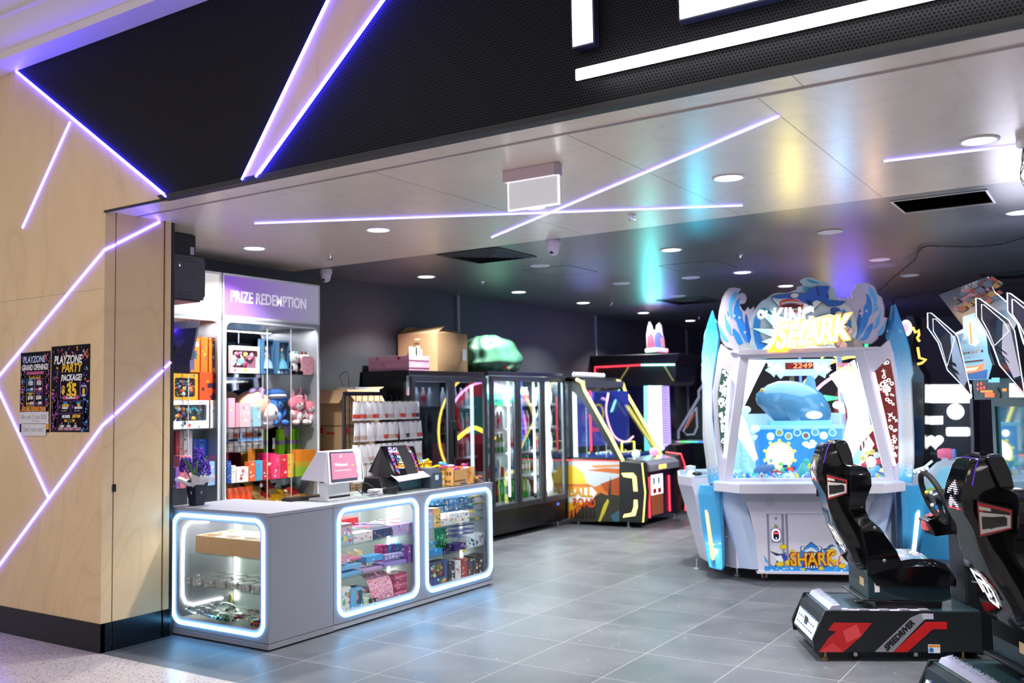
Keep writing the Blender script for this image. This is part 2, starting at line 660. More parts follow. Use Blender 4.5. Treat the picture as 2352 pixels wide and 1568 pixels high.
def perforated():
  mm = mat('perforated_black_metal', (.02, .02, .024), .5)
  nt, ns, lk, b = nodes(mm)
  geo = ns.new('ShaderNodeNewGeometry')
  mp = ns.new('ShaderNodeMapping'); mp.inputs['Scale'].default_value = (1/.0165, 0, 1/.0095)
  mp.inputs['Rotation'].default_value = (0, 0, 0)
  lk.new(geo.outputs['Position'], mp.inputs['Vector'])
  v1 = ns.new('ShaderNodeVectorMath'); v1.operation = 'FRACTION'
  lk.new(mp.outputs[0], v1.inputs[0])
  # two interleaved grids of round holes give the staggered pattern
  res = []
  for off in ((0, 0, 0), (.5, 0, .5)):
    a = ns.new('ShaderNodeVectorMath'); a.operation = 'ADD'; a.inputs[1].default_value = off
    mp2 = ns.new('ShaderNodeMapping'); mp2.inputs['Scale'].default_value = (1/.0165, 0, 1/.0286)
    lk.new(geo.outputs['Position'], mp2.inputs['Vector']); lk.new(mp2.outputs[0], a.inputs[0])
    fr = ns.new('ShaderNodeVectorMath'); fr.operation = 'FRACTION'; lk.new(a.outputs[0], fr.inputs[0])
    sb = ns.new('ShaderNodeVectorMath'); sb.operation = 'SUBTRACT'; sb.inputs[1].default_value = (.5, 0, .5); lk.new(fr.outputs[0], sb.inputs[0])
    sc = ns.new('ShaderNodeVectorMath'); sc.operation = 'MULTIPLY'; sc.inputs[1].default_value = (1, 0, 1.73); lk.new(sb.outputs[0], sc.inputs[0])
    ln = ns.new('ShaderNodeVectorMath'); ln.operation = 'LENGTH'; lk.new(sc.outputs[0], ln.inputs[0])
    res.append(ln.outputs['Value'])
  mi = ns.new('ShaderNodeMath'); mi.operation = 'MINIMUM'; lk.new(res[0], mi.inputs[0]); lk.new(res[1], mi.inputs[1])
  r = ramp(ns, [(.36, (.004, .004, .005)), (.42, (.0072, .0066, .0105))])
  lk.new(mi.outputs[0], r.inputs[0]); lk.new(r.outputs[0], b.inputs['Base Color'])
  sp = ramp(ns, [(.36, (.05, .05, .05)), (.42, (.22, .22, .22))]); lk.new(mi.outputs[0], sp.inputs[0]); lk.new(sp.outputs[0], b.inputs['Specular IOR Level'])
  return mm

def plain_noise(name, c0, c1, rough, scale=2., spec=.5, bump=0.):
  mm = mat(name, c0, rough, spec=spec)
  nt, ns, lk, b = nodes(mm)
  geo = ns.new('ShaderNodeNewGeometry')
  n = ns.new('ShaderNodeTexNoise'); n.inputs['Scale'].default_value = scale; n.inputs['Detail'].default_value = 5
  lk.new(geo.outputs['Position'], n.inputs['Vector'])
  r = ramp(ns, [(.3, c0), (.7, c1)])
  lk.new(n.outputs['Fac'], r.inputs[0]); lk.new(r.outputs[0], b.inputs['Base Color'])
  if bump:
    bp = ns.new('ShaderNodeBump'); bp.inputs['Strength'].default_value = bump; bp.inputs['Distance'].default_value = .02
    lk.new(n.outputs['Fac'], bp.inputs['Height']); lk.new(bp.outputs[0], b.inputs['Normal'])
  return mm

SKIRT = mat('skirting_black', (.004, .004, .006), .25, spec=.3)
TILE = tile_floor(); TERR = terrazzo(); PERF = perforated()
CEILM = plain_noise('charcoal_ceiling', (.070, .080, .095), (.088, .10, .116), .34, 1.5, .8, .12)
WALLM = plain_noise('charcoal_wall_paint', (.046, .052, .062), (.054, .06, .072), .55, 1.2)
PLAST = mat('mall_plaster', (.68, .58, .52), .7)
CORN = mat('cornice_paint', (.78, .72, .70), .45)

b = MB(); b.box(-9.5, 6.2, FY, BY+.1, -.06, 0, TILE)
struct(b.build('floor_shop'))
b = MB(); b.box(-9.5, 6.2, -3.5, FY-.004, -.06, 0, TERR); b.box(-9.5, 6.2, FY-.004, FY, -.06, .001, ALU)
struct(b.build('floor_mall'))

# facade: plywood on the left, perforated fascia over the opening
ply = [(-9.5, .19), (RX, .19), (RX, CZ-.0), (-5.10, CZ-.0), (-6.895, 4.16), (-9.5, 4.16)]
b = MB(); b.prism(ply, 'y', FY, FY+.03, PLY)
b.box(-9.5, RX-.03, FY+.03, 4.37, 0, 4.16, MBLACK)
# seams of the plywood sheets, shallow dark joints
for x0, z0, x1, z1 in [(-9.5, 2.42, RX, 2.42)]:
  b.box(x0, x1, FY-.0006, FY, z0-.0012, z0+.0012, C('a08664'))
struct(b.build('wall_facade_left'))
b = MB(); b.prism([(-6.895, 4.16), (-5.10, CZ), (6.2, CZ), (6.2, 4.16)], 'y', FY+.004, FY+.0602, PERF)
b.prism([(-5.16, CZ-.002), (6.2, CZ-.002), (6.2, CZ+.028), (-5.2, CZ+.028)], 'y', FY-.008, FY+.0605, MBLACK)
b.box(RX-.01, -5.14, FY-.006, FY+.01, CZ-.012, CZ+.002, MBLACK)
b.box(-6.9, 6.2, FY+.06, FY+.2, CZ+.02, 4.16, MBLACK)
struct(b.build('wall_fascia'))
b = MB(); b.prism([(-4.385, CZ+.012), (-4.278, CZ+.012), (-2.845, 4.16), (-3.49, 4.16)], 'y', FY-.004, FY+.004, PLY)
struct(b.build('trim_plywood_wedge'))
# reveal panel with two sliding-door grooves
b = MB()
for y0, y1 in ((FY+.03, 3.918), (3.928, 4.308), (4.322, 4.375)):
  b.box(RX-.03, RX, y0, y1, .19, CZ, PLY)
b.box(RX-.03, RX-.012, 3.90, 4.34, 0, CZ, RUBBER)
b.box(RX-.03, RX-.008, 3.918, 3.928, .03, CZ-.02, C('8f7f86'))
b.box(-9.5, RX, 4.37, 4.40, 0, 2.951, MBLACK)
struct(b.build('wall_reveal_left'))
b = MB(); b.box(-9.5, RX+.004, FY-.006, FY+.03, 0, .19, SKIRT)
for y0, y1 in ((FY, 3.918), (3.928, 4.308), (4.322, 4.38)):
  b.box(RX-.03, RX+.004, y0, y1, 0, .19, SKIRT)
struct(b.build('baseboard_left'))
tag(MB().box(RX-.004, RX+.006, 3.915, 3.94, 1.05, 1.10, BLACK).build('door_latch'), 'small black latch set in the edge groove of the plywood reveal', 'latch')

# mall cornice and ceiling strip
prof = [(FY+.06, 4.16), (3.655, 4.16), (3.655, 4.215), (3.60, 4.225), (3.54, 4.27), (3.50, 4.335), (3.47, 4.345), (3.47, 4.37), (3.43, 4.39), (3.35, 4.44), (3.35, 4.47), (3.28, 4.47), (3.28, 4.62), (FY+.06, 4.62)]
b = MB(); b.prism(prof, 'x', -9.5, 6.2, CORN)
struct(b.build('trim_cornice', smooth=30))
b = MB(); b.box(-9.5, 6.2, 2.2, 3.3, 4.47, 4.5, PLAST)
struct(b.build('ceiling_mall'))

# plywood soffit: front strip, metal track groove, main panels
b = MB(); T0 = 4.10
b.box(RX, 6.2, FY+.061, T0-.02, CZ, CZ+.03, PLYC); b.box(RX, -5.2, FY+.0305, FY+.061, CZ, CZ+.03, PLYC)
b.box(RX, 6.2, T0+.012, 6.70, CZ, CZ+.03, PLYC)
b.box(-6.95, RX, 4.38, 6.70, CZ, CZ+.03, PLYC)
b.box(RX, 6.2, T0-.02, T0-.006, CZ-.004, CZ+.03, C('9f949c')); b.box(RX, 6.2, T0-.006, T0+.012, CZ+.004, CZ+.03, RUBBER)
for xs, ya, yb in ((-1.325, 4.12, 6.7), (-2.31, 4.12, 6.7), (.8, 4.12, 6.7), (-3.6, 4.12, 6.7), (-1.11, FY, 4.08), (1.2, FY, 4.08)):
  b.box(xs-.0015, xs+.0015, ya, yb, CZ-.0006, CZ, C('7d7468'))
struct(b.build('ceiling_soffit'))
b = MB(); b.box(-7.0, 6.2, 6.70, BY+.1, CZ, CZ+.05, CEILM)
struct(b.build('ceiling_shop'))
b = MB(); b.box(WX-.1, WX, 4.38, BY+.1, 0, CZ+.05, WALLM)
struct(b.build('wall_left'))
b = MB(); b.box(WX-.1, 6.2, BY, BY+.1, 0, CZ+.05, WALLM)
struct(b.build('wall_back'))
b = MB(); b.box(6.1, 6.2, FY+.2, BY+.1, 0, CZ+.05, WALLM)
struct(b.build('wall_right'))

# vertical conduit covers on the left wall
for i, yy in enumerate((9.49, 13.13, 16.8)):
  o = MB().box(WX, WX+.025, yy-.02, yy+.02, .05, CZ, C('9a9aa6')).build('conduit_cover')
  tag(o, ['pale vertical conduit cover on the dark wall above the cardboard box', 'pale vertical conduit cover on the dark wall behind the black machine canopy', 'pale vertical conduit cover on the dark wall left of the shark machine'][i], 'conduit', 'conduit covers on the dark side wall')

# ------------------------------------------------------------------ LED lines
def led(pts, r, m, label, group, n=(0, -1, 0), hh=.007):
  """a flat light bar lying on the surface with outward normal n"""
  b = MB()
  n = Vector(n)
  for a, c in zip(pts[:-1], pts[1:]):
    a = Vector(a); c = Vector(c); d = (c-a).normalized(); w = d.cross(n).normalized()*r*.72
    h = n*hh
    sec = lambda p: [tuple(p+w), tuple(p+w*.6+h), tuple(p-w*.6+h), tuple(p-w), tuple(p-w-n*.003), tuple(p+w-n*.003)]
    b.loft([sec(a), sec(c)], m)
  return tag(b.build('led_strip'), label, 'light strip', group)

G1 = 'violet light lines on the shopfront'
y = FY-.001
led([(-6.885, y, 4.15), (-5.105, y, 2.958)], .012, LEDVF, 'violet light line edging the black fascia diagonally against the plywood', G1, hh=.010)
led([(-6.182, y, 3.64), (-6.765, y, 2.95)], .011, LEDV, 'short violet light line on plywood just below the diagonal fascia edge', G1)
led([(-4.392, y-.003, 2.966), (-3.485, y-.003, 4.158)], .012, LEDVF, 'violet light line on the upper left edge of the plywood wedge', G1, hh=.012)
led([(-4.272, y-.003, 2.966), (-2.842, y-.003, 4.158)], .012, LEDVF, 'violet light line on the right edge of the plywood wedge', G1, hh=.012)
led([(RX, y, 2.684), (-7.12, y, 1.818)], .012, LEDV, 'long violet light line rising to the upper corner of the plywood wall', G1)
led([(-7.11, y, 1.83), (-6.385, y, 1.0)], .011, LEDV, 'violet light line sloping down left of the posters', G1)
led([(RX, y, 1.50), (-7.4, y, .14)], .012, LEDV, 'long violet light line climbing from the lower left to the wall corner', G1)
xr = RX+.001
led([(xr, FY, 2.684), (xr, 3.918, 2.727)], .012, LEDV, 'stub of violet light line on the outer strip of the reveal near its top', G1, (1, 0, 0))
led([(xr, 3.93, 2.737), (xr, 4.27, 2.94)], .012, LEDV, 'violet light line running up the reveal panel to the soffit', G1, (1, 0, 0))
led([(xr, FY, 1.50), (xr, 3.918, 1.56)], .012, LEDV, 'stub of violet light line on the outer strip of the reveal at mid height', G1, (1, 0, 0))
led([(xr, 3.93, 1.57), (xr, 4.308, 1.875)], .012, LEDV, 'violet light line crossing the middle of the reveal panel', G1, (1, 0, 0))
led([(xr, 4.322, 1.893), (xr, 4.372, 1.935)], .012, LEDV, 'stub of violet light line on the inner strip of the reveal', G1, (1, 0, 0))
G2 = 'violet light lines in the plywood soffit'
z = CZ-.001
led([(-5.305, 4.747, z), (-2.18, 6.349, z)], .010, LEDVC, 'long violet light line crossing the soffit from above the counter', G2, (0, 0, -1))
led([(-4.261, 6.308, z), (-1.328, 4.429, z)], .010, LEDVC, 'violet light line in the soffit crossing the other one by the exit light', G2, (0, 0, -1))
led([(-1.10, 5.648, z), (.6, 5.85, z)], .010, LEDVC, 'violet light line in the soffit beside the rightmost downlight', G2, (0, 0, -1))

# ------------------------------------------------------------------ ceiling fittings
def downlight(x, y, lit, label, group, r=.088):
  t = thing('downlight', label, 'ceiling light', (x, y, CZ), 0, group)
  MB().lathe([(r+.012, 0), (r+.014, -.004), (r, -.008), (r-.008, -.004), (r-.01, 0)], (0, 0, 0), C('e8e8ee'), 28).build('trim_ring', t, 40)
  if lit:
    MB().lathe([(0, -.003), (r-.008, -.003), (r-.008, 0)], (0, 0, 0), DLE, 28).build('diffuser', t)
  else:
    MB().lathe([(0, -.003), (r-.008, -.003), (r-.008, 0)], (0, 0, 0), C('c9d3dc'), 28).build('diffuser', t)
  return t

SOF = ['lit round downlight in the soffit above the prize counter corner', 'lit round downlight in the soffit, second from the left', 'lit round downlight behind the hanging exit light box',
     'lit round downlight in the soffit in front of the shark machine', 'lit round downlight in the soffit at the upper right']
INN = ['lit downlight in the dark ceiling nearest the prize cabinets', 'lit downlight in the dark ceiling above the pink boxes', 'lit downlight in the dark ceiling above the drinks fridge',
     'lit downlight in the dark ceiling above the pinball machine', 'lit downlight farthest back along the side wall',
     'lit downlight in the dark ceiling, frontmost of the middle row', 'lit downlight in the dark ceiling behind the access hatch', 'lit downlight half hidden by the shark sign', 'lit downlight in the dark ceiling at the right edge']
for i, (lx, ly) in enumerate(LIT):
  downlight(lx, ly, True, (SOF+INN)[i], 'lit downlights in the soffit' if i < 5 else 'lit downlights in the dark ceiling')
UN = ['unlit white downlight beside the left access hatch', 'unlit white downlight above the middle of the side wall', 'unlit white downlight near the far ceiling vent', 'unlit white downlight between the two access hatches',
    'unlit white downlight nearest the open ceiling hole', 'unlit white downlight above the grey ceiling speaker', 'unlit white downlight beside the hanging cable']
for i, (lx, ly) in enumerate(UNLIT):
  downlight(lx, ly, False, UN[i], 'unlit downlights in the dark ceiling', .085)
o = MB().lathe([(0, -.012), (.11, -.012), (.135, -.006), (.14, 0)], (-2.035, 10.16, CZ), C('7b7680'), 32).build('ceiling_speaker', smooth=40)
tag(o, 'round grey ceiling speaker grille in the dark ceiling', 'speaker')

def louvre(x0, x1, y0, y1, label, n=7):
  t = thing('ceiling_vent', label, 'ceiling vent', ((x0+x1)/2, (y0+y1)/2, CZ), 0, 'square ceiling vents')
  hx, hy = (x1-x0)/2, (y1-y0)/2
  q = MB()
  q.ring(rrect(-hx, hx, -hy, hy, .003, 1), rrect(-hx+.045, hx-.045, -hy+.045, hy-.045, .002, 1), 'z', -.008, 0, MBLACK)
  q.build('frame', t)
  q = MB()
  for k in range(n):
    a = .06+k*(min(hx, hy)-.07)/n
    c = a+.022
    o_ = [(-hx+a, -hy+a), (hx-a, -hy+a), (hx-a, hy-a), (-hx+a, hy-a)]
    i_ = [(-hx+c, -hy+c), (hx-c, -hy+c), (hx-c, hy-c), (-hx+c, hy-c)]
    for e in range(4):
      f = (e+1) % 4
      q.add([(*o_[e], -.002), (*o_[f], -.002), (*i_[f], -.024), (*i_[e], -.024)], [(0, 1, 2, 3)], STEELB)
  q.build('louvres', t)
  return t

louvre(-5.16, -4.50, 6.74, 7.40, 'square dark ceiling vent just behind the soffit edge')
louvre(-5.24, -4.56, 11.65, 12.33, 'square dark ceiling vent far back in the dark ceiling')
louvre(-1.32, -.66, 11.55, 12.2, 'dark ceiling vent with visible teeth at the right edge')
t = thing('ceiling_opening', 'rectangular hole in the ceiling with a bright metal rim', 'ceiling hatch', (-1.0, 7.1, CZ))
q = MB(Wm(t)); q.ring(rrect(-1.305, -.70, 6.845, 7.355, .003, 1), rrect(-1.29, -.715, 6.86, 7.34, .002, 1), 'z', CZ-.008, CZ-.001, ALU); q.build('rim', t)
q = MB(Wm(t)); q.box(-1.29, -.715, 6.86, 7.34, CZ-.004, CZ-.001, mat('hole_shade_black', (.001, .001, .001), 1, spec=0)); q.box(-1.285, -.72, 7.31, 7.335, CZ-.008, CZ-.001, C('6a5c62')); q.build('hole_dark_sheet', t)  # flat black sheet painted in for the darkness inside the hole
for (x0, y0, x1, y1, l) in ((-5.1, 8.08, -4.55, 8.7, 'flush square access hatch in the dark ceiling nearer the side wall'), (-3.87, 8.7, -3.27, 9.31, 'flush square access hatch in the dark ceiling nearer the middle')):
  q = MB(); q.ring(rrect(x0, x1, y0, y1, .002, 1), rrect(x0+.008, x1-.008, y0+.008, y1-.008, .001, 1), 'z', CZ-.002, CZ, RUBBER)
  q.box(x0+.008, x1-.008, y0+.008, y1-.008, CZ-.0015, CZ, CEILM)
  tag(q.build('access_hatch'), l, 'ceiling hatch', 'access hatches in the dark ceiling')

def sprinkler(x, y, label):
  t = thing('sprinkler', label, 'sprinkler', (x, y, CZ), 0, 'fire sprinklers in the ceiling')
  MB().lathe([(.03, 0), (.03, -.006), (.012, -.01), (.008, -.035), (0, -.035)], (0, 0, 0), CHROME, 14).build('stem', t, 40)
  MB().lathe([(0, -.035), (.028, -.036), (.028, -.04), (0, -.042)], (0, 0, 0), CHROME, 14).build('deflector', t, 40)

for x, y, l in ((-5.91, 6.16, 'small chrome sprinkler in the soffit above the dome camera'), (-2.94, 6.17, 'small chrome sprinkler in the soffit near the end of the light line'), (-5.91, 8.55, 'small chrome sprinkler in the dark ceiling near the prize cabinets'),
        (-2.967, 8.53, 'small chrome sprinkler in the dark ceiling above the shark machine'), (-5.845, 11.55, 'small chrome sprinkler in the dark ceiling past the fridges'), (-5.778, 14.53, 'small chrome sprinkler in the dark ceiling far back')):
  sprinkler(x, y, l)

def dome(x, y, label):
  t = thing('dome_camera', label, 'security camera', (x, y, CZ), 0, 'dome security cameras')
  MB().lathe([(.058, 0), (.06, -.012), (.06, -.04), (.05, -.055), (0, -.055)], (0, 0, 0), C('d9cfe0'), 24).build('base', t, 40)
  MB().lathe([(.05, -.05), (.046, -.09), (.032, -.118), (0, -.132)], (0, 0, 0), C('e6dcec'), 24).build('turret', t, 50)
  MB().lathe([(.0, -.03), (.02, -.026), (.022, -.008), (.02, 0)], (.0, -.022, -.09), BLACK, 16).build('lens', t, 50)

dome(-6.58, 6.80, 'white dome camera under the soffit beside the prize sign')
dome(-3.95, 6.76, 'white dome camera at the edge of the soffit near the middle')

# exit light box hanging from the soffit
t = thing('exit_light', 'white hanging exit light box with a blank lit panel', 'exit sign', (-2.81, 4.57, CZ))
q = MB(); q.box(-.178, .172, -.03, .03, -.068, 0, C('cdbcc8')); q.build('housing', t, bevel=.004)
q = MB(); q.box(-.157, .185, -.006, .006, -.233, -.068, C('cfcfd6', 'l'))
q.box(-.157, -.152, -.0075, .0075, -.233, -.068, SIGNW); q.box(.180, .185, -.0075, .0075, -.233, -.068, SIGNW); q.box(-.157, .185, -.0075, .0075, -.237, -.231, SIGNW)
q.box(-.155, .183, -.0065, .0065, -.0705, -.067, SIGNW); q.build('panel', t)
q = MB(); q.lathe([(0, .001), (.003, .001), (.003, 0)], (.172, -.012, -.03), C('30ff60', 'E'), 8, 'x'); q.lathe([(0, .001), (.003, .001), (.003, 0)], (.172, .012, -.034), C('c02020', 'E'), 8, 'x')
q.box(.172, .19, -.028, .028, -.07, -.004, C('b5a4b4')); q.build('end_cap', t)

# illuminated letters and bar of the shop sign
def signletter(name, polys, label):
  t = thing(name, label, 'sign letter', (polys[0][0][0], FY, polys[0][0][1]), 0, 'white illuminated letters on the fascia')
  q = MB(Wm(t)); r_ = MB(Wm(t))
  for p in polys:
    cx = sum(a[0] for a in p)/len(p); cz = sum(a[1] for a in p)/len(p)
    q.prism(p, 'y', FY-.062, FY-.056, SIGNW)
    r_.prism([(x+(.009 if x > cx else -.009), z+(.009 if z > cz else -.009)) for x, z in p], 'y', FY-.058, FY-.01, mat('sign_return', (.008, .01, .04), .4))
  q.build('lit_face', t); r_.build('side_return', t)

SD = .046
P = lambda px, py: (lambda p: (p.x, p.z))(at(px, py, Y=FY-.06))
a0 = P(1316, 107); a1 = P(1361, 96)
signletter('sign_letter', [[(a0[0], a0[1]), (a1[0], a0[1]), (a1[0], a0[1]+.42), (a0[0], a0[1]+.42)], [(a1[0], a0[1]+.33), (a1[0]+.2, a0[1]+.33), (a1[0]+.2, a0[1]+.42), (a1[0], a0[1]+.42)]],
       'white illuminated upright letter stroke on the black fascia, left one')
l0 = P(1562, 44)
signletter('sign_letter', [[(l0[0], l0[1]), (l0[0]+.48, l0[1]), (l0[0]+.48, l0[1]+.11), (l0[0], l0[1]+.11)], [(l0[0], l0[1]+.11), (l0[0]+.11, l0[1]+.11), (l0[0]+.11, l0[1]+.42), (l0[0], l0[1]+.42)]],
       'white illuminated L-shaped letter foot at the top of the black fascia')
u0 = at(1323, 160, Y=FY-.03); u1 = at(1323, 186, Y=FY-.03)
q = MB(); q.rbox(u0.x, 2.2, FY-.035, FY-.03, u1.z, u0.z, .006, SIGNW, 'y'); q.box(u0.x+.01, 2.19, FY-.03, FY+.004, u1.z+.01, u0.z-.01, BLACK)
tag(q.build('sign_underline'), 'long white illuminated bar under the letters on the black fascia', 'light bar')
lamp('sign_bar_glow', 'AREA', (0, FY-.12, (u0.z+u1.z)/2), 6, (1, 1, 1), 4.0, (radians(90), 0, 0), .05)

# ------------------------------------------------------------------ cables along the ceiling
def cable(pts, label, r=.006):
  b = MB(); p = smoothline(pts, 6)
  b.tube(p, r, RUBBER, 6)
  rnd = random.Random(3)
  for i in range(0, len(p)-1, 1):
    a = Vector(p[i])
    for k in range(2):
      d = Vector((rnd.uniform(-1, 1), rnd.uniform(-1, 1), rnd.uniform(-1, .3)))*.022
      c = a.lerp(Vector(p[i+1]), rnd.random())
      b.tube([c, c+d], .0022, RUBBER, 4)
  return tag(b.build('garland_cable'), label, 'cable', 'black fairy light cables under the ceiling')

def cz(px, py, z=CZ-.02):
  p = at(px, py, Z=z); return (p.x, p.y, p.z)

p1 = cz(2120, 567)
cable([cz(2400, 538), cz(2352, 546), cz(2300, 560, CZ-.035), cz(2240, 566, CZ-.03), cz(2180, 566), p1, tuple(at(2100, 596, Y=p1[1]+.6)), tuple(at(2060, 630, Y=p1[1]+1.2)), tuple(at(2012, 674, Y=p1[1]+1.8))], 'black twisted cable draping along the ceiling towards the shark sign')
p2 = cz(2057, 684)
cable([cz(2352, 652), cz(2250, 660), cz(2150, 669, CZ-.03), cz(2090, 679), p2, tuple(at(2051, 700, Y=p2[1])), tuple(at(2058, 740, Y=p2[1]))], 'black twisted cable running lower across the far ceiling')
t0 = at(2348, 318, Z=CZ)
q = MB(); q.lathe([(.03, 0), (.034, -.03), (.024, -.05), (0, -.055)], tuple(t0), WHITE, 16)
for k in range(5):
  q.tube(smoothline([(t0.x+.002*k, t0.y, CZ-.04), (t0.x+.012*sin(k*2), t0.y+.01*cos(k), CZ-.12), (t0.x+.02*cos(k*3), t0.y, CZ-.2), (t0.x+.012*sin(k*5)+.01, t0.y, CZ-.26)], 5), .003, RUBBER if k % 2 else WHITE, 5)
tag(q.build('hanging_wires', smooth=50), 'loose black and white wires hanging from a ceiling fitting at the right edge', 'wires')

# ------------------------------------------------------------------ posters on the plywood wall
NAVY = mat('poster_black', (.0035, .002, .009), .7, spec=.12); PURP = C('7a2fb0'); PINK = C('e0559a'); YEL = C('f7c61a'); ORG = C('f29a1e'); CYA = C('3aa7e8'); WHT = C('f2f2f6'); REDC = C('d23a3a')

def frame_line(q, x0, x1, z0, z1, y, m, w=.004, r=.012):
  q.ring(rrect(x0, x1, z0, z1, r, 3), rrect(x0+w, x1-w, z0+w, z1-w, max(.001, r-w), 3), 'y', y, y+.0004, m)

def confetti(q, x0, x1, z0, z1, y, n, seed, cols, s=.012):
  rnd = random.Random(seed)
  for _ in range(n):
    a = rnd.uniform(0, pi); w = rnd.uniform(.3, 1)*s; h = rnd.uniform(.15, .5)*s
    cx = rnd.uniform(x0+s, x1-s); czz = rnd.uniform(z0+s, z1-s)
    pts = [(cx+w*cos(a)*i-h*sin(a)*j, czz+w*sin(a)*i+h*cos(a)*j) for i, j in ((-1, -1), (1, -1), (1, 1), (-1, 1))]
    q.add([(p[0], y, p[1]) for p in pts], [(0, 1, 2, 3)], rnd.choice(cols))

def poster_opening(q, x0, z0, w, h, y=0, m0=NAVY):
  """grand opening poster drawn on plane y, facing -y"""
  X = lambda f: x0+w*f
  Z = lambda f: z0+h*f
  s = w/.38
  T = lambda txt, fx, fz, size, m, al='CENTER', sx=1., bold=.0015, sh=.15: q.text(txt, (X(fx), y-.0012, Z(fz)), (1, 0, 0), (0, 0, 1), size*s, m, .0004, al, sx, bold*s, sh)
  q.box(x0, x0+w, y-.0006, y+.0006, z0, z0+h, m0)
  confetti(q, x0, X(.18), z0+.02, Z(.98), y-.0008, 45, 5, [PURP, PINK, CYA, ORG, C('3a1a80'), C('b03060')], .028*s)
  confetti(q, X(.82), X(1), z0+.02, Z(.98), y-.0008, 55, 6, [PURP, PINK, CYA, ORG, C('3a1a80'), C('c06030')], .028*s)
  T('PLAYZONE', .46, .87, .066, C('b9c8f0'), sx=.86); T('X', .85, .875, .085, C('e0607a'), bold=-.001)
  T('GRAND OPENING!', .49, .775, .058, WHT, sx=.68)
  q.box(X(.2), X(.8), y-.0009, y-.0005, Z(.715), Z(.75), C('4a1540')); T('TOP-UP BONUS EVENT', .5, .722, .026, PINK, sx=.8)
  q.rbox(X(.3), X(.68), y-.001, y-.0005, Z(.67), Z(.705), .006*s, YEL, 'y'); T('LIMITED TIME ONLY', .49, .68, .02, NAVY, sx=.75)
  for i, (fx, fz, a, bq, m) in enumerate(((.22, .5, '$30', '$15', CYA), (.5, .5, '$50', '$50', PINK), (.22, .325, '$100', '$100', YEL), (.5, .325, '$200', '$200', PURP))):
    frame_line(q, X(fx), X(fx+.265), Z(fz), Z(fz+.165), y-.0014, m, .003*s, .008*s)
    T(a, fx+.135, fz+.085, .044 if i < 2 else .036, WHT, sx=.9, sh=0); T('BONUS', fx+.07, fz+.025, .013, m); T(bq, fx+.18, fz+.022, .026, WHT, sx=.85, sh=0); T('TOP UP', fx+.13, fz+.14, .012, m)
  T('DOUBLE BONUS DEAL!', .48, .265, .043, ORG, sx=.68, sh=0, bold=.002)
  T('TOP-UP MORE    GET MORE    PLAY MORE!', .48, .238, .013, WHT)

def place_on_wall(o, x, z, y=FY-.003):
  o.location = (x, y, z)

# left poster
q = MB(); PW = .375; PH = .575
poster_opening(q, 0, 0, PW, PH)
q.rbox(.29, .37, -.001, -.0006, .02, .12, .01, ORG, 'y'); q.text('FUN', (.33, -.0015, .08), (1, 0, 0), (0, 0, 1), .02, NAVY, .0003, 'CENTER')
o = q.build('poster'); place_on_wall(o, -6.755, 1.45)
tag(o, 'black neon poster reading grand opening with top-up prices, left of the pair', 'poster', 'posters on the plywood wall')
# right poster
q = MB(); W2 = .455; H2 = .60
q.box(0, W2, -.0008, .0008, 0, H2, NAVY)
confetti(q, 0, W2, 0, H2, -.001, 190, 8, [PURP, PINK, CYA, ORG, C('3a1a80'), C('a02a50')], .016)
confetti(q, 0, .1, 0, .3, -.001, 40, 9, [C('3a1a80'), PURP, C('a02a50')], .03); confetti(q, .35, W2, 0, .25, -.001, 40, 10, [C('2a2a90'), PURP, CYA], .03)
q.box(.085, .385, -.0012, -.0008, .02, .50, NAVY)
T2 = lambda txt, x, z, size, m, sx=1., bold=.002, sh=.15, al='CENTER': q.text(txt, (x, -.0022, z), (1, 0, 0), (0, 0, 1), size, m, .0004, al, sx, bold, sh)
T2('PLAYZONE', .20, .475, .08, WHT, .82); T2('X', .40, .50, .10, C('f08060'), 1, -.001)
T2('PARTY', .245, .415, .082, YEL, .95); T2('PACKAGE!', .245, .355, .06, WHT, .86)
frame_line(q, .115, .35, .235, .365, -.002, C('c077d8'), .004, .012)
T2('$', .15, .27, .07, YEL, 1, .004, 0); T2('35', .25, .245, .125, YEL, .95, .006, 0); T2('ONLY', .235, .335, .016, YEL)
q.box(.15, .33, -.0024, -.002, .225, .252, C('c03a86')); T2('PER PERSON', .24, .232, .02, WHT, .9)
q.ring(circ(.39, .285, .042, 20, .048), circ(.39, .285, .038, 20, .044), 'y', -.002, -.0016, C('5a62e0')); T2('8', .39, .262, .05, YEL, 1, .003, 0); T2('MINIMUM', .39, .31, .011, WHT); T2('PEOPLE', .39, .247, .011, WHT)
for x0, l1, l2 in ((.09, 'UNLIMITED', 'GAME PLAY'), (.245, 'FREE', 'PARTY ROOM')):
  frame_line(q, x0, x0+.145, .125, .215, -.002, PURP, .003, .006); T2('1 HOUR', x0+.09, .195, .014, CYA); T2(l1, x0+.09, .177, .019, YEL, .8); T2(l2, x0+.085, .16, .017, WHT, .8); T2('subject to availability', x0+.072, .143, .008, WHT, 1, 0)
  q.add([(p[0], -.0021, p[1]) for p in star(x0+.022, .175, .016, .008)], [tuple(range(10))], PURP)
T2('NO LIMITS.', .19, .098, .026, WHT, .75); T2('JUST FUN!', .31, .100, .026, YEL, .75)
q.rbox(.17, .29, -.0022, -.0018, .07, .086, .006, YEL, 'y'); T2('PERFECT FOR', .23, .074, .012, NAVY)
for x0, m, l1 in ((.14, PINK, 'BIRTHDAY'), (.22, CYA, 'SCHOOL'), (.30, ORG, 'TEAM')):
  q.add([(p[0], -.0021, p[1]) for p in circ(x0, .058, .008, 10)], [tuple(range(10))], m); T2(l1, x0, .038, .011, WHT); T2('PARTIES', x0, .028, .010, WHT)
T2('BOOK YOUR PARTY TODAY!', .23, .012, .028, C('f0b0c8'), .72, .001)
o = q.build('poster'); place_on_wall(o, -6.365, 1.453)
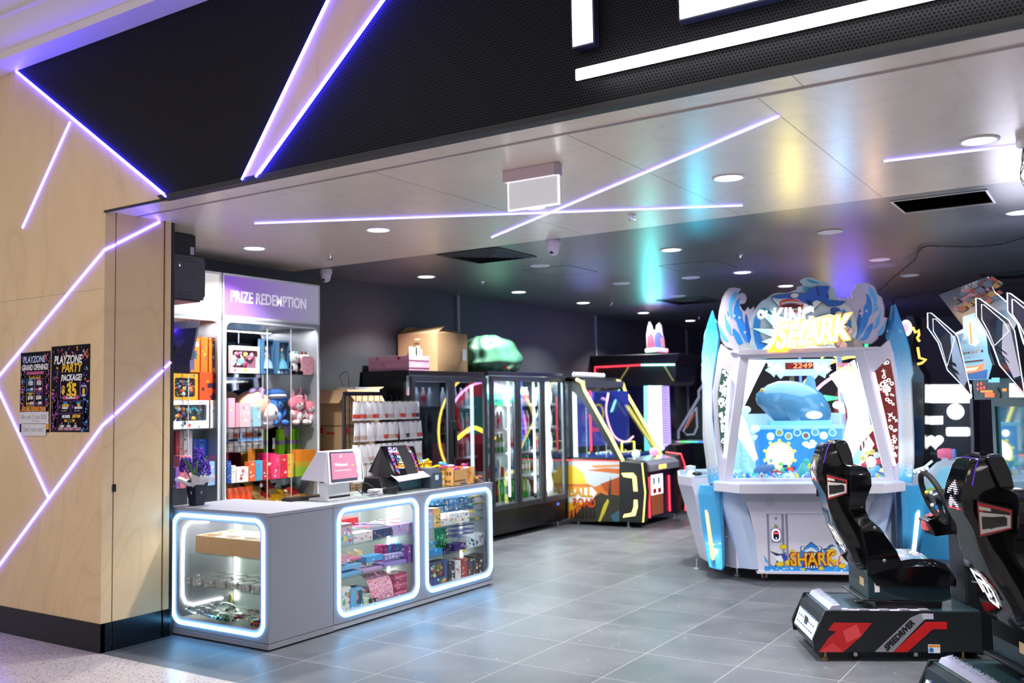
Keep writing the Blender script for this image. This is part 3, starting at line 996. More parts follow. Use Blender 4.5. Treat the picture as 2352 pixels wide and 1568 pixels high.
tag(o, 'black neon party package poster with a large yellow 35 dollar price', 'poster', 'posters on the plywood wall')
# handwritten notes
INK = C('6b6b78')
q = MB(); q.box(0, .37, -.0006, .0006, 0, .085, C('d8d6de')); q.text('Offer ends 21 June 2026!', (.012, -.001, .035), (1, 0, 0), (0, 0, 1), .046, INK, .0003, 'LEFT', .72, -.0008, .1)
q.tube(smoothline([(.16, -.001, .018), (.19, -.001, .022), (.22, -.001, .016), (.26, -.001, .019)], 4), .0009, INK, 4)
o = q.build('handwritten_note'); place_on_wall(o, -6.755, 1.51, FY-.007); tag(o, 'white paper strip with handwritten offer date over the left poster', 'note', 'handwritten notes')
q = MB(); q.box(0, .31, -.0006, .0006, 0, .088, C('d8d6de')); q.text("Don't miss out!", (.015, -.001, .03), (1, 0, 0), (0, 0, 1), .052, INK, .0003, 'LEFT', .8, -.0008, .1)
o = q.build('handwritten_note'); place_on_wall(o, -6.725, 1.425, FY-.007); tag(o, 'lower white paper strip with handwriting below the offer date', 'note', 'handwritten notes')
# ================================================================== GENERIC GOODS BUILDERS
def shapes(q, x0, x1, z0, z1, y, n, rnd, pal, smin=.1, smax=.35):
  w, h = x1-x0, z1-z0
  for i in range(n):
    k = rnd.random(); s = rnd.uniform(smin, smax)*min(w, h)
    cx = rnd.uniform(x0+s*.5, x1-s*.5); cz_ = rnd.uniform(z0+s*.5, z1-s*.5)
    yy = y-.0003-.0002*i/n
    m = rnd.choice(pal)
    if k < .4:
      p = circ(cx, cz_, s*.5, 10, s*rnd.uniform(.3, .6))
    elif k < .75:
      a = rnd.uniform(-.5, .5); L = s*.7; t_ = s*rnd.uniform(.12, .35)
      p = [(cx+L*cos(a)*i_-t_*sin(a)*j, cz_+L*sin(a)*i_+t_*cos(a)*j) for i_, j in ((-.7, -1), (.7, -1), (.7, 1), (-.7, 1))]
    else:
      p = star(cx, cz_, s*.6, s*.28, rnd.choice((4, 5, 6)), rnd.random())
    p = [(min(max(a, x0), x1), min(max(b_, z0), z1)) for a, b_ in p]
    q.add([(a, yy, b_) for a, b_ in p], [tuple(range(len(p)))], m)

def pack(name, label, cat, pos, rz, w, d, h, base, pal, seed=0, group=None, window=None, band=None, n=9, inner=None, bars=None):
  """a printed carton; local front is -y; window = fractions of the front left open over a tray of small toys"""
  rnd = random.Random(seed)
  base = C(base) if isinstance(base, str) else base
  pal = [C(p) if isinstance(p, str) else p for p in pal]
  o = thing(name, label, cat, pos, rz, group) if window else None
  q = MB()
  hw, hd = w/2, d/2
  if window:
    fx0, fx1, fz0, fz1 = -hw+w*window[0], -hw+w*window[1], h*window[2], h*window[3]
    q.box(-hw, hw, -hd+min(.03, d*.6), hd, 0, h, base)
    q.box(-hw, -hw+.002, -hd, hd, 0, h, base); q.box(hw-.002, hw, -hd, hd, 0, h, base); q.box(-hw, hw, -hd, hd, 0, .002, base); q.box(-hw, hw, -hd, hd, h-.002, h, base)
    n_ = 8
    out = rrect(-hw, hw, 0, h, .0005, 2); inn = rrect(fx0, fx1, fz0, fz1, min(fx1-fx0, fz1-fz0)*.1, 2)
    q.ring(out, inn, 'y', -hd, -hd+.0015, base)
    q.box(fx0, fx1, -hd+min(.028, d*.55), -hd+min(.03, d*.6)+.001, fz0, fz1, C(inner) if inner else base)
    shapes(q, -hw, hw, fz1, h, -hd, 4, rnd, pal, .3, .7); shapes(q, -hw, hw, 0, fz0, -hd, 5, rnd, pal, .3, .8)
    q.build('carton', o)
    q = MB()
    for i in range(n):
      cx = rnd.uniform(fx0+.1*(fx1-fx0), fx1-.1*(fx1-fx0)); c_z = rnd.uniform(fz0+.1*(fz1-fz0), fz1-.1*(fz1-fz0)); s = rnd.uniform(.08, .2)*min(fx1-fx0, fz1-fz0)
      if rnd.random() < .5:
        q.ell((cx, -hd+.016, c_z), (s, min(.01, d*.2), s*rnd.uniform(.5, 1.4)), rnd.choice(pal), 8, 5)
      else:
        a = rnd.uniform(0, pi); v = Vector((cos(a), 0, sin(a)))*s*1.4
        q.tube([Vector((cx, -hd+.014, c_z))-v, Vector((cx, -hd+.018, c_z))+v], s*.35, rnd.choice(pal), 6, r2=s*.12)
    q.build('toys_inside', o, 40)
    MB().box(fx0, fx1, -hd+.0004, -hd+.0012, fz0, fz1, GLASS).build('window_film', o)
    return o
  q.box(-hw, hw, -hd, hd, 0, h, base)
  if band:
    for (f0, f1, c_) in band:
      q.box(-hw-.0004, hw+.0004, -hd-.0004, hd+.0004, h*f0, h*f1, C(c_))
  shapes(q, -hw, hw, 0, h, -hd-.0006, n, rnd, pal)
  q2 = MB(Matrix.Rotation(-pi/2, 4, 'Z'))
  q2.v = []
  shapes(q2, -hd, hd, 0, h, -hw-.0006, max(2, n//2), rnd, pal)
  for m_, in_ in [(q2, 0)]:
    base_i = len(q.v); q.v += m_.v; q.f += [tuple(base_i+i for i in f) for f in m_.f]; q.mi += [q.mid(m_.m[k]) for k in m_.mi]
  if bars:
    for (fz, m_) in bars:
      for i in range(5):
        x_ = -hw*.7+w*.7*i/5
        q.box(x_, x_+w*.09, -hd-.0012, -hd-.0009, h*fz, h*(fz+.1), C(m_))
  o = q.build(name)
  o.location = pos; o.rotation_euler = (0, 0, rz)
  return tag(o, label, cat, group)

def pouch(q, w, h, d, bands, crimp=.012, seed=0, nx=6, nz=9, o=(0, 0, 0)):
  """pillow bag standing on its bottom seam; bands = [(frac_top, material)...] from the bottom up"""
  rnd = random.Random(seed)
  F = []
  for sgn in (-1, 1):
    g = []
    for i in range(nz+1):
      t = i/nz
      th = d/2*(max(0, sin(pi*min(1, max(0, (t-.06)/.88)))) ** .6)
      row = []
      for j in range(nx+1):
        s = j/nx*2-1
        x = s*w/2*(1-.05*sin(pi*t))
        y = sgn*(th*(1-abs(s)**2.5)+.0012)+rnd.uniform(-1, 1)*d*.05*(0 < j < nx)
        row.append((x+o[0], y+o[1], t*h+o[2]))
      g.append(row)
    F.append(g)
  for g in F:
    for i in range(nz):
      t = (i+.5)/nz
      m = [b_ for f, b_ in bands if t <= f][0] if any(t <= f for f, b_ in bands) else bands[-1][1]
      vs = g[i]+g[i+1]
      q.add(vs, [(j, j+1, nx+2+j, nx+1+j) for j in range(nx)], m)
  for i in range(nz):
    for j in (0, nx):
      q.add([F[0][i][j], F[1][i][j], F[1][i+1][j], F[0][i+1][j]], [(0, 1, 2, 3)], bands[0][1])

def plush(name, label, pos, rz, s, body, face=None, ears='round', belly=None, feet=None, seed=0, group=None, bow=None, nose='202020'):
  """a sitting soft toy of height about s"""
  q = MB()
  B = C(body, 'f'); Fm = C(face or body, 'f'); Bm = C(belly or body, 'f'); Fe = C(feet or body, 'f')
  q.ell((0, 0, s*.27), (s*.22, s*.2, s*.27), B, 16, 10)
  q.ell((0, -s*.07, s*.25), (s*.16, s*.15, s*.2), Bm, 14, 9)
  q.ell((0, -s*.02, s*.66), (s*.29, s*.24, s*.25), B, 18, 12)
  q.ell((0, -s*.1, s*.62), (s*.22, s*.17, s*.18), Fm, 16, 10)
  for k in (-1, 1):
    q.ell((k*s*.2, -s*.2, s*.08), (s*.1, s*.14, s*.085), Fe, 12, 8)
    q.ell((k*s*.23, -s*.1, s*.33), (s*.07, s*.09, s*.15), Fe, 12, 8, Matrix.Rotation(k*.5, 3, 'Y'))
    q.ell((k*s*.1, -s*.262, s*.64), (s*.025, s*.012, s*.035), C('15151a', 'g'), 10, 6)
    if ears == 'round':
      q.ell((k*s*.21, 0, s*.87), (s*.08, s*.04, s*.08), Fe if feet else B, 12, 8)
    elif ears == 'long':
      q.ell((k*s*.15, 0, s*.98), (s*.07, s*.045, s*.2), B, 12, 8, Matrix.Rotation(k*.25, 3, 'Y'))
      q.ell((k*s*.15, -s*.03, s*.98), (s*.04, s*.03, s*.14), C('f0b8c4', 'f'), 10, 7, Matrix.Rotation(k*.25, 3, 'Y'))
    elif ears == 'side':
      q.ell((k*s*.34, 0, s*.72), (s*.13, s*.04, s*.09), B, 12, 8, Matrix.Rotation(-k*.5, 3, 'Y'))
  q.ell((0, -s*.275, s*.585), (s*.028, s*.015, s*.02), C(nose, 'g'), 10, 6)
  if bow:
    for k in (-1, 1):
      q.ell((k*s*.07, -s*.17, s*.86), (s*.07, s*.03, s*.045), C(bow, 'f'), 10, 6, Matrix.Rotation(k*.3, 3, 'Y'))
  o = q.build(name, smooth=60)
  o.location = pos; o.rotation_euler = (0, 0, rz)
  return tag(o, label, 'plush toy', group)

# ================================================================== PRIZE CABINETS
PX = -6.55      # front plane of the two prize cabinets
FACE = pi/2     # things facing the shop (+x)
MIRROR = mat('cabinet_mirror', (.86, .86, .9), .03, 1.)
FRAMEW = mat('cabinet_frame', (.42, .46, .50), .3, .35)
SH = (1.906, 1.43, .945)

def prize_cabinet(y0, y1, header, label):
  t = thing('prize_cabinet', label, 'display cabinet', (PX-.2, (y0+y1)/2, 0), 0, 'prize display cabinets')
  M = Wm(t)
  xb = WX+.012
  q = MB(M)
  q.box(xb, PX-.012, y0, y0+.012, .05, 2.775, FRAMEW); q.box(xb, PX-.012, y1-.012, y1, .05, 2.775, FRAMEW)
  q.box(xb, PX-.012, y0, y1, 2.763, 2.775, FRAMEW); q.box(xb, PX-.012, y0, y1, 2.365, 2.38, FRAMEW); q.box(xb, PX, y0, y1, 0, .62, GREY)
  q.build('carcass', t)
  q = MB(M); q.box(xb, xb+.006, y0+.012, y1-.012, .62, 2.365, MIRROR); q.build('mirror_back', t)
  q = MB(M)
  q.ring(rrect(y0+.004, y1-.004, .62, 2.39, .01, 5), rrect(y0+.03, y1-.03, .66, 2.355, .07, 5), 'x', PX-.014, PX, FRAMEW)
  q.tube([(PX+.002, a, b_) for a, b_ in rrect(y0+.03, y1-.03, .66, 2.355, .07, 5)], .009, C('e8eef2'), 8, True)
  q.ring(rrect(y0+.002, y1-.002, 2.39, 2.777, .006, 3), rrect(y0+.018, y1-.018, 2.408, 2.758, .004, 3), 'x', PX-.014, PX, C('dfe4ea'))
  q.build('front_frame', t, 40)
  for zz in SH:
    MB(M).box(xb+.01, PX-.03, y0+.014, y1-.014, zz-.009, zz, SHELFGLASS).build('glass_shelf', t)
  q = MB(M)
  hm = header
  q.box(PX-.03, PX-.008, y0+.018, y1-.018, 2.408, 2.758, hm)
  q.text('PRIZE REDEMPTION', (PX-.0075, y0+.09, 2.535), (0, 1, 0), (0, 0, 1), .14, mat('header_letters', (.9, .88, .95), .4, emit=(.9, .86, 1), power=.35), .002, 'LEFT', .74, .0025)
  q.build('header_sign', t)
  for k in (.33, .66):
    MB(M).lathe([(.004, 0), (.004, 1.70)], (PX-.02, y0+(y1-y0)*(.2+k*.75), .65), C('c9cdd6'), 8).build('front_rod', t)
  lamp('cabinet_light', 'AREA', (PX-.1, (y0+y1)/2, 2.34), 6, (1, .97, 1), .1, (0, 0, 0), y1-y0-.1)
  return t

def header_mat(name, c0, c1, ya, yb, power):
  mm = mat(name, c0, .4)
  nt, ns, lk, b = nodes(mm)
  geo = ns.new('ShaderNodeNewGeometry'); sep = ns.new('ShaderNodeSeparateXYZ'); lk.new(geo.outputs['Position'], sep.inputs[0])
  mr = ns.new('ShaderNodeMapRange'); mr.inputs['From Min'].default_value = ya; mr.inputs['From Max'].default_value = yb; lk.new(sep.outputs['Y'], mr.inputs['Value'])
  r = ramp(ns, [(0, c0), (1, c1)]); lk.new(mr.outputs[0], r.inputs[0])
  lk.new(r.outputs[0], b.inputs['Base Color']); lk.new(r.outputs[0], b.inputs['Emission Color']); b.inputs['Emission Strength'].default_value = power
  return mm

HV = header_mat('violet_header', (.20, .085, .46), (.26, .25, .33), 5.6, 6.65, .75)
HW = header_mat('white_header', (.5, .44, .66), (.62, .60, .55), 4.6, 5.5, .7)
prize_cabinet(5.50, 6.685, HV, 'white framed prize cabinet with violet lit header and plush toys')
prize_cabinet(4.42, 5.49, HW, 'prize cabinet with pale lit header, half hidden behind the plywood corner')

def sh(px, py, x=PX-.12):
  p = at(px, py, X=x)
  return p

def on_shelf(px0, px1, ztop_py, shelf, x=PX-.12):
  """width, centre and height of an item from its edges in the photo, standing on a shelf"""
  a = at(px0, 900, X=x); b_ = at(px1, 900, X=x)
  zt = at((px0+px1)/2, ztop_py, X=x).z
  return (a.y+b_.y)/2, abs(b_.y-a.y), zt-SH[shelf] if isinstance(shelf, int) else zt-shelf

def item(px0, px1, pyt, shelf, label, base, pal, seed, name='toy_box', cat='toy box', d=.1, x=PX-.12, group=None, **k):
  cy, w, h = on_shelf(px0, px1, pyt, shelf, x)
  zz = SH[shelf] if isinstance(shelf, int) else shelf
  return pack(name, label, cat, (x, cy, zz+.0006), FACE, w*.97, d, h, base, pal, seed, group, **k)

PK = ['f2a0b8', 'fff0f4', 'e8507a', 'f6d060', '8fd0e8']
BL = ['7fb4e0', '2d5f96', 'c8e4f4', 'd8b8a8', '6a4a9a']
TY = ['30b8c8', '1a4858', 'e87828', '205890', 'f0c020', 'd03828', 'c8d8e0']
GP = 'toys on the upper shelf of the violet cabinet'
item(518, 587, 795, 0, 'pink and white windowed toy set box on the upper shelf', 'f6e3e6', PK, 1, window=(.06, .93, .2, .84), n=22, inner='b07890', d=.12)
for i, (a, b_, l) in enumerate(((589, 622, 'blue boxed doll in a pale dress, left of the pair'), (624, 657, 'blue boxed doll in a teal dress, right of the pair'))):
  o = item(a, b_, 779 if i == 0 else 783, 0, l, '4f7fa8', BL, 3+i, name='boxed_doll', cat='doll', window=(.3, .95, .14, .95), n=0, inner='38557a', d=.09, group='boxed dolls')
  q = MB(); hh = .27
  q.lathe([(.062, .05), (.052, .1), (.012, .165), (.016, .2), (.008, .21)], (.015, -.02, .0), C('5a9ab8' if i else '88a8c8', 'f'), 14); q.ell((.015, -.02, .228), (.017, .015, .021), C('e2b8a0'), 10, 8); q.ell((.015, -.012, .236), (.022, .016, .022), C('3a2420' if i else 'c8a068'), 10, 8)
  q.tube([(0, -.02, .195), (-.018, -.024, .15)], .005, C('e2b8a0'), 6); q.tube([(.03, -.02, .195), (.048, -.024, .15)], .005, C('e2b8a0'), 6)
  q.build('doll', o, 50)
cy, w, h = on_shelf(658, 686, 803, 0)
plush('panda_plush', 'small white and black panda plush on the upper shelf', (PX-.12, cy, SH[0]), FACE+.1, h*1.02, 'f2f0f2', 'f8f6f6', 'round', 'f6f4f4', '101014', bow='9fd8dc')
for i, (a, b_, l) in enumerate(((685, 711, 'square pink plush cup with a sleepy face beside the panda'), (712, 727, 'square pink plush cup at the end of the upper shelf'))):
  cy, w, h = on_shelf(a, b_, 812 if i == 0 else 814, 0)
  q = MB(); q.rbox(-w*.5, w*.5, -.05, .05, 0, h*.88, .03, C('f0b2bc', 'f'), 'y'); q.ell((0, 0, h*.86), (w*.48, .05, h*.1), C('f4ece6', 'f'), 14, 8)
  for k in (-1, 1):
    q.tube([(k*w*.25-.008, -.051, h*.55), (k*w*.25, -.052, h*.53), (k*w*.25+.008, -.051, h*.55)], .0015, C('6a3a44'), 5); q.ell((k*w*.15, 0, h*.98), (.012, .012, .03), C('6a3420', 'f'), 8, 6)
  q.tube([(-.012, -.051, h*.45), (0, -.052, h*.43), (.012, -.051, h*.45)], .0015, C('6a3a44'), 5); q.ell((0, -.05, h*.2), (.008, .003, .012), C('e070a0'), 8, 6)
  o = q.build('cup_plush', smooth=50, bevel=.012); o.location = (PX-.12, cy, SH[0]); o.rotation_euler = (0, 0, FACE); tag(o, l, 'plush toy', 'pink cup plushes')
# middle shelf
item(516, 531, 914, 1, 'tall pink toy carton at the left end of the plush shelf', 'f0a8bc', PK, 11, x=PX-.08)
item(533, 541, 925, 1, 'narrow dusty pink carton beside the tall pink one', 'd898a8', PK, 12, x=PX-.08, n=3)
item(542, 567, 925, 1, 'pale pink boxed figure carton in front of the big pink plush', 'e8b8c0', ['f6ecee', 'd88aa0', 'f8e0e4'], 13, x=PX-.07)
item(573, 591, 933, 1, 'small light blue figure carton beside the pale pink one', '98cce0', ['f4d8a8', 'e8f4f8', 'c89060', '4a90c0'], 14, x=PX-.07)
cy, w, h = on_shelf(545, 606, 903, 1, PX-.2)
q = MB(); q.ell((0, 0, .17), (.19, .15, .16), C('f0b49c', 'f'), 20, 12); q.ell((.1, -.1, .12), (.1, .08, .09), C('f4ecec', 'f'), 16, 10); q.ell((.12, -.02, .03), (.13, .13, .06), C('e8e4ee', 'f'), 14, 8); q.ell((.12, -.175, .12), (.012, .006, .02), C('302028', 'g'), 8, 6)
for k in (-1, 1):
  q.ell((k*.05, -.06, .325), (.05, .02, .03), C('c8a8e0', 'f'), 10, 6, Matrix.Rotation(k*.3, 3, 'Y'))
q.ell((.01, -.12, .27), (.018, .012, .06), C('b898d8', 'f'), 8, 6)
o = q.build('hooded_plush', smooth=60); o.location = (PX-.2, cy+.02, SH[1]); o.rotation_euler = (0, 0, FACE); tag(o, 'large peach hooded plush with a lilac bow on the middle shelf', 'plush toy')
plush('blue_plush', 'bright blue plush with side ears and a grey cap on the middle shelf', (PX-.14, on_shelf(603, 664, 900, 1)[0], SH[1]), FACE-.05, .33, '3f78c8', '5a92d8', 'side', '7ab0e8', '3f78c8', nose='1a2440')
q = MB(); q.ell((0, 0, 0), (.115, .105, .05), C('3a5f9a', 'f'), 16, 8); q.ell((0, -.03, -.02), (.105, .09, .03), C('c8ccd8', 'f'), 14, 8); o = q.build('plush_cap', smooth=60); o.location = (PX-.145, on_shelf(603, 664, 900, 1)[0], SH[1]+.295); o.rotation_euler = (0, 0, FACE); tag(o, 'grey and blue soft cap on the blue plush', 'cap')
plush('pink_plush', 'fluffy pink long-eared plush beside the blue one', (PX-.15, on_shelf(664, 706, 900, 1)[0], SH[1]), FACE, .31, 'f08a9e', 'faf2f2', 'long', 'f8f0f0', 'f6ecec', group='fluffy pink plushes', bow='f6c6d0', nose='d8a030')
plush('pink_plush', 'fluffy pink long-eared plush cut off by the cabinet edge', (PX-.13, on_shelf(706, 727, 900, 1)[0]-.035, SH[1]), FACE, .25, 'f08a9e', 'faf2f2', 'long', 'f8f0f0', 'f6ecec', group='fluffy pink plushes', nose='d8a030')
plush('pink_plush', 'pale pink plush tucked behind the blue one', (PX-.27, on_shelf(640, 668, 900, 1)[0], SH[1]), FACE, .33, 'e87890', 'f6c8d0', 'side', group='fluffy pink plushes')
# lower shelf: small cartons
LOW = [(517, 526, 1058, '2050a8', 'tall blue carton at the left end of the snack shelf'), (527, 537, 1069, 'e8e4ea', 'white carton with grey side on the snack shelf'), (538, 566, 1072, 'f2ece4', 'white carton with orange and green pictures on the snack shelf'),
     (567, 582, 1060, 'e86838', 'orange snack carton with a brown picture'), (583, 598, 1058, '4ab4e0', 'sky blue snack carton'), (599, 616, 1057, 'd82830', 'red snack carton next to the sky blue one'),
     (623, 639, 1044, 'f04a80', 'hot pink snack carton with white figures'), (640, 655, 1044, 'e83048', 'red snack carton with white figures'), (656, 669, 1043, 'f4c430', 'yellow snack carton with green spots')]
for i, (a, b_, pt, c_, l) in enumerate(LOW):
  item(a, b_, pt, 2, l, c_, [['f8f4f0', 'f8d040', 'ffffff', 'c03020'], ['fff8f0', '60b040', 'f08030', 'e04060'], ['ffffff', 'f8e0e8', '902020', 'f0a0b0']][i % 3], 40+i, name='snack_carton', cat='snack box', x=PX-.07, d=.06, n=7, group='snack cartons on the low shelf')
for i in range(9):
  px = 599+i*3
  item(px, px+2.6, 1040, 2, 'thin magenta snack pack, %s in the row behind the cartons' % ORD[i], 'd81868' if i % 2 else 'c01058', ['f060a0'], 60+i, name='snack_pack', cat='snack box', x=PX-.14, d=.1, n=1, group='thin magenta snack packs')
for i in range(11):
  px = 672+i*5
  item(px, px+4.6, 1032, 2, 'orange to green striped snack pack, %s in the row by the cabinet edge' % ORD[i], 'e88a20', ['f0b040'], 80+i, name='snack_pack', cat='snack box', x=PX-.1, d=.1, n=1, band=((0, .35, '90b830'), (.35, .55, 'c8a828')), group='orange and green snack packs')
# hanging hi-vis soft toys/vests between the shelves
for i, (px, w_) in enumerate(((656, .16), (700, .18))):
  p = at(px, 1010, X=PX-.3)
  q = MB()
  for k in (-1, 1):
    q.loft([[(-.07*k+dx, dy, zz) for dx, dy in ((-.035, -.02), (.035, -.02), (.035, .02), (-.035, .02))] for zz in (-.12, .12)], C('8ee02c', 'f'))
    q.ell((-.07*k, 0, -.12), (.045, .03, .05), C('96ea30', 'f'), 10, 7); q.box(-.07*k-.037, -.07*k+.037, -.024, .024, -.03, .01, C('9a90b8', 'f'))
  q.ell((0, 0, .1), (.06, .03, .07), C('9a90b8', 'f'), 12, 8)
  o = q.build('lime_glove_pair', smooth=50); o.location = (PX-.3, p.y, 1.27); o.rotation_euler = (0, 0, FACE)
  tag(o, ['pair of lime green and grey soft paws hanging above the snacks, left pair', 'pair of lime green and grey soft paws hanging above the snacks, right pair'][i], 'toy', 'lime green soft paws')
# snack bags piled at the bottom
rnd = random.Random(4)
BB = [(('c02820', 'b8221c'), 'red crisp packet'), (('e0a820', 'd89a18'), 'yellow crisp packet'), (('8a5a28', 'c89a60'), 'brown crisp packet')]
for i in range(22):
  (c1, c2), nm = BB[(i*7) % 3]
  q = MB(); pouch(q, .17, .22, .05, [(.3, C('d8b078', 'g')), (.55, C(c2, 'g')), (.8, C(c1, 'g')), (1, C('2a2020', 'g') if i % 3 == 0 else C(c1, 'g'))], seed=i)
  o = q.build('crisp_packet', smooth=60)
  row = i // 8
  o.location = (PX-.04-.075*row, 5.72+(i % 8)*.115+rnd.uniform(-.02, .02), .63+.07*row); o.rotation_euler = (-.85+rnd.uniform(-.15, .15), rnd.uniform(-.2, .2), FACE+rnd.uniform(-.4, .4))
  tag(o, '%s, %s from the left in the %s row of the crisp pile' % (nm, ORD[i % 8], ['front', 'middle', 'back'][row]), 'snack bag', 'crisp packets piled in the cabinet')
for i in range(4):
  q = MB(); pouch(q, .08, .26, .04, [(.6, C('f0a088', 'g')), (1, C('f05a28', 'g'))], seed=30+i); o = q.build('sweet_bag', smooth=60); o.location = (PX-.08, 5.66+i*.07, .64); o.rotation_euler = (0, 0, FACE)
  tag(o, 'orange topped clear sweet bag, %s from the left beside the crisp pile' % ORD[i], 'sweet bag', 'orange sweet bags')
# left cabinet contents
item(395, 450, 776, 0, 'orange toy carton behind the tilted monitor', 'e8701c', TY, 101, n=14)
item(452, 468, 775, 0, 'orange carton with a purple spine on the upper left shelf', 'd86018', ['5a2a80', 'f0a030'], 102)
item(470, 497, 776, 0, 'orange and violet carton with a silver robot', 'e86c14', ['4a2a90', 'd8d8e8', '3a3a70', 'f0e8e0'], 103, window=(.3, .98, .15, .9), n=14, inner='3a2a70')
cy, w, h = on_shelf(385, 445, 856, 1.63)
item(385, 445, 858, 1.632, 'yellow and orange framed robot set carton on top of a white one', 'f09a20', TY, 104, window=(.08, .88, .25, .86), n=34, inner='1a5868', d=.12)
item(447, 497, 856, 1.632, 'dark orange carton beside the robot set', 'c8481c', ['f09020', '302038'], 105, d=.12)
item(383, 470, 919, 1, 'wide white robot set carton with an open window of teal parts', 'e8e8ec', TY, 106, window=(.02, .93, .28, .84), n=40, inner='283848', d=.13)
item(472, 497, 919, 1, 'white carton with yellow diamond at the cabinet edge', 'e4e4ea', ['e8c820', '282830', '3a80c0'], 107, d=.13)
LB = [(396, 403, 990, 'b03040', 'narrow red carton'), (404, 413, 988, 'b8a098', 'beige spotted carton'), (414, 434, 988, 'ece8ec', 'tall white carton with a violet figure'), (436, 446, 1008, '3a58b0', 'slim blue carton'), (447, 478, 1008, '3860c0', 'blue carton with pink letters drawn as blocks'), (480, 496, 996, 'b09aa0', 'grey pink carton with a dark figure')]
for i, (a, b_, pt, c_, l) in enumerate(LB):
  item(a, b_, pt, 2, l+' on the lower shelf of the left cabinet', c_, ['e080b0', 'f0e8f0', '602878', '302838'], 120+i, x=PX-.2, group='cartons on the lower left shelf')
LB2 = [(396, 404, 1072, '8a5ab0', 'violet carton'), (405, 417, 1046, 'd8788a', 'rose carton with two portraits'), (418, 432, 1046, 'f0a0b8', 'pink carton'), (455, 488, 1060, '90c0e8', 'light blue carton with a small car'), (489, 497, 1045, 'c87890', 'narrow rose carton')]
for i, (a, b_, pt, c_, l) in enumerate(LB2):
  item(a, b_, pt, 2, l+' at the front of the lower left shelf', c_, ['e8e0f0', '706080', 'f8d0d8', '4080b0'], 130+i, x=PX-.08, group='front cartons on the lower left shelf')

# ------------------------------------------------------------------ network cabinet on the back of the column, monitor below it
t = thing('network_cabinet', 'black wall-hung network cabinet with a lock behind the plywood column', 'network cabinet', (-6.25, 4.64, 2.44))
M = Wm(t); nx = -6.0; MBLK = mat('rack_grey', (.05, .053, .065), .45)
q = MB(M); q.box(-6.5, nx-.01, 4.42, 4.865, 2.44, 2.775, MBLK); q.prism([(4.42, 2.44), (4.83, 2.44), (4.87, 2.47), (4.87, 2.745), (4.83, 2.775), (4.42, 2.775)], 'x', nx-.02, nx, MBLK)
q.box(-6.5, nx-.02, 4.5, 4.84, 2.425, 2.44, C('4a3434')); q.build('body', t, bevel=.004)
q = MB(M); q.box(nx, nx+.008, 4.45, 4.80, 2.49, 2.73, MBLK); q.build('door', t, bevel=.003)
MB(M).lathe([(.010, 0), (.010, .006), (0, .007)], (nx+.008, 4.62, 2.69), CHROME, 14, 'x').build('lock', t)
MB(M).box(nx+.008, nx+.011, 4.745, 4.775, 2.60, 2.625, BLACK).build('latch', t)
q = MB(M)
for k in range(16):
  for zz in (2.462, 2.752):
    q.box(nx, nx+.001, 4.50+k*.016, 4.508+k*.016, zz-.007, zz+.007, BLACK)
q.build('vent_slots', t)
t = thing('speaker_box', 'black equipment box with a small grey label above the network cabinet', 'box', (-6.2, 4.6, 2.78))
q = MB(Wm(t)); q.box(-6.5, nx-.03, 4.42, 4.80, 2.778, 2.944, MBLACK); q.build('case', t, bevel=.003); MB(Wm(t)).box(nx-.03, nx-.029, 4.75, 4.785, 2.79, 2.85, C('b8bcd0')).build('label', t)

t = thing('monitor', 'dark monitor seen from behind, glowing violet, mounted by the column', 'monitor', (-5.98, 4.6, 2.0))
# tilted slab between the column and the cabinets
a = at(372, 742, Y=4.62); b_ = at(460, 736, Y=4.95); c_ = at(437, 858, Y=4.95); d_ = at(372, 852, Y=4.62)
q = MB(Wm(t)); n_ = (b_-a).cross(d_-a).normalized()
if n_.dot(CAM-a) < 0:
  n_ = -n_
BKV = mat('monitor_back', (.012, .006, .05), .3)
q.loft([[tuple(p+n_*.0) for p in (a, b_, c_, d_)], [tuple(p-n_*.03) for p in (a, b_, c_, d_)]], BKV)
e_ = (a+b_+c_+d_)/4
inn = [e_+(p-e_)*.72 for p in (a, b_, c_, d_)]
q.loft([[tuple(p+n_*.0005) for p in (a, b_, c_, d_)], [tuple(p+n_*.035) for p in inn]], BKV); q.build('casing', t)
q = MB(Wm(t)); g_ = e_-(b_-a)*.18
q.tube([tuple(g_+n_*.03), tuple(g_+n_*.06-Vector((.02, 0, .03))), (g_.x-.12, 4.39, g_.z-.05)], .03, BLACK, 10); q.build('arm', t)
q = MB(Wm(t)); h_ = e_+(b_-a)*.22-Vector((0, 0, .11)); q.quad(tuple(h_), tuple(h_+(b_-a)*.12), tuple(h_+(b_-a)*.12-(a-d_)*.22), tuple(h_-(a-d_)*.22), C('c0bce8'))
q.M = Wm(t); q.v = [tuple(Vector(v)+n_*.037) for v in q.v]; q.build('sticker', t)
lamp('monitor_glow', 'POINT', tuple(e_+n_*.22+Vector((-.15, -.05, .12))), 2.2, (.16, .05, 1), .05)
# ================================================================== PRIZE COUNTER
CXF, CYF, CT = -4.80, 4.42, .90
LEDC = mat('cyan_white_led', (1, 1, 1), .5, emit=(.14, .52, 1), power=15)
LEDI = mat('inner_white_led', (1, 1, 1), .5, emit=(1, 1, .92), power=7)

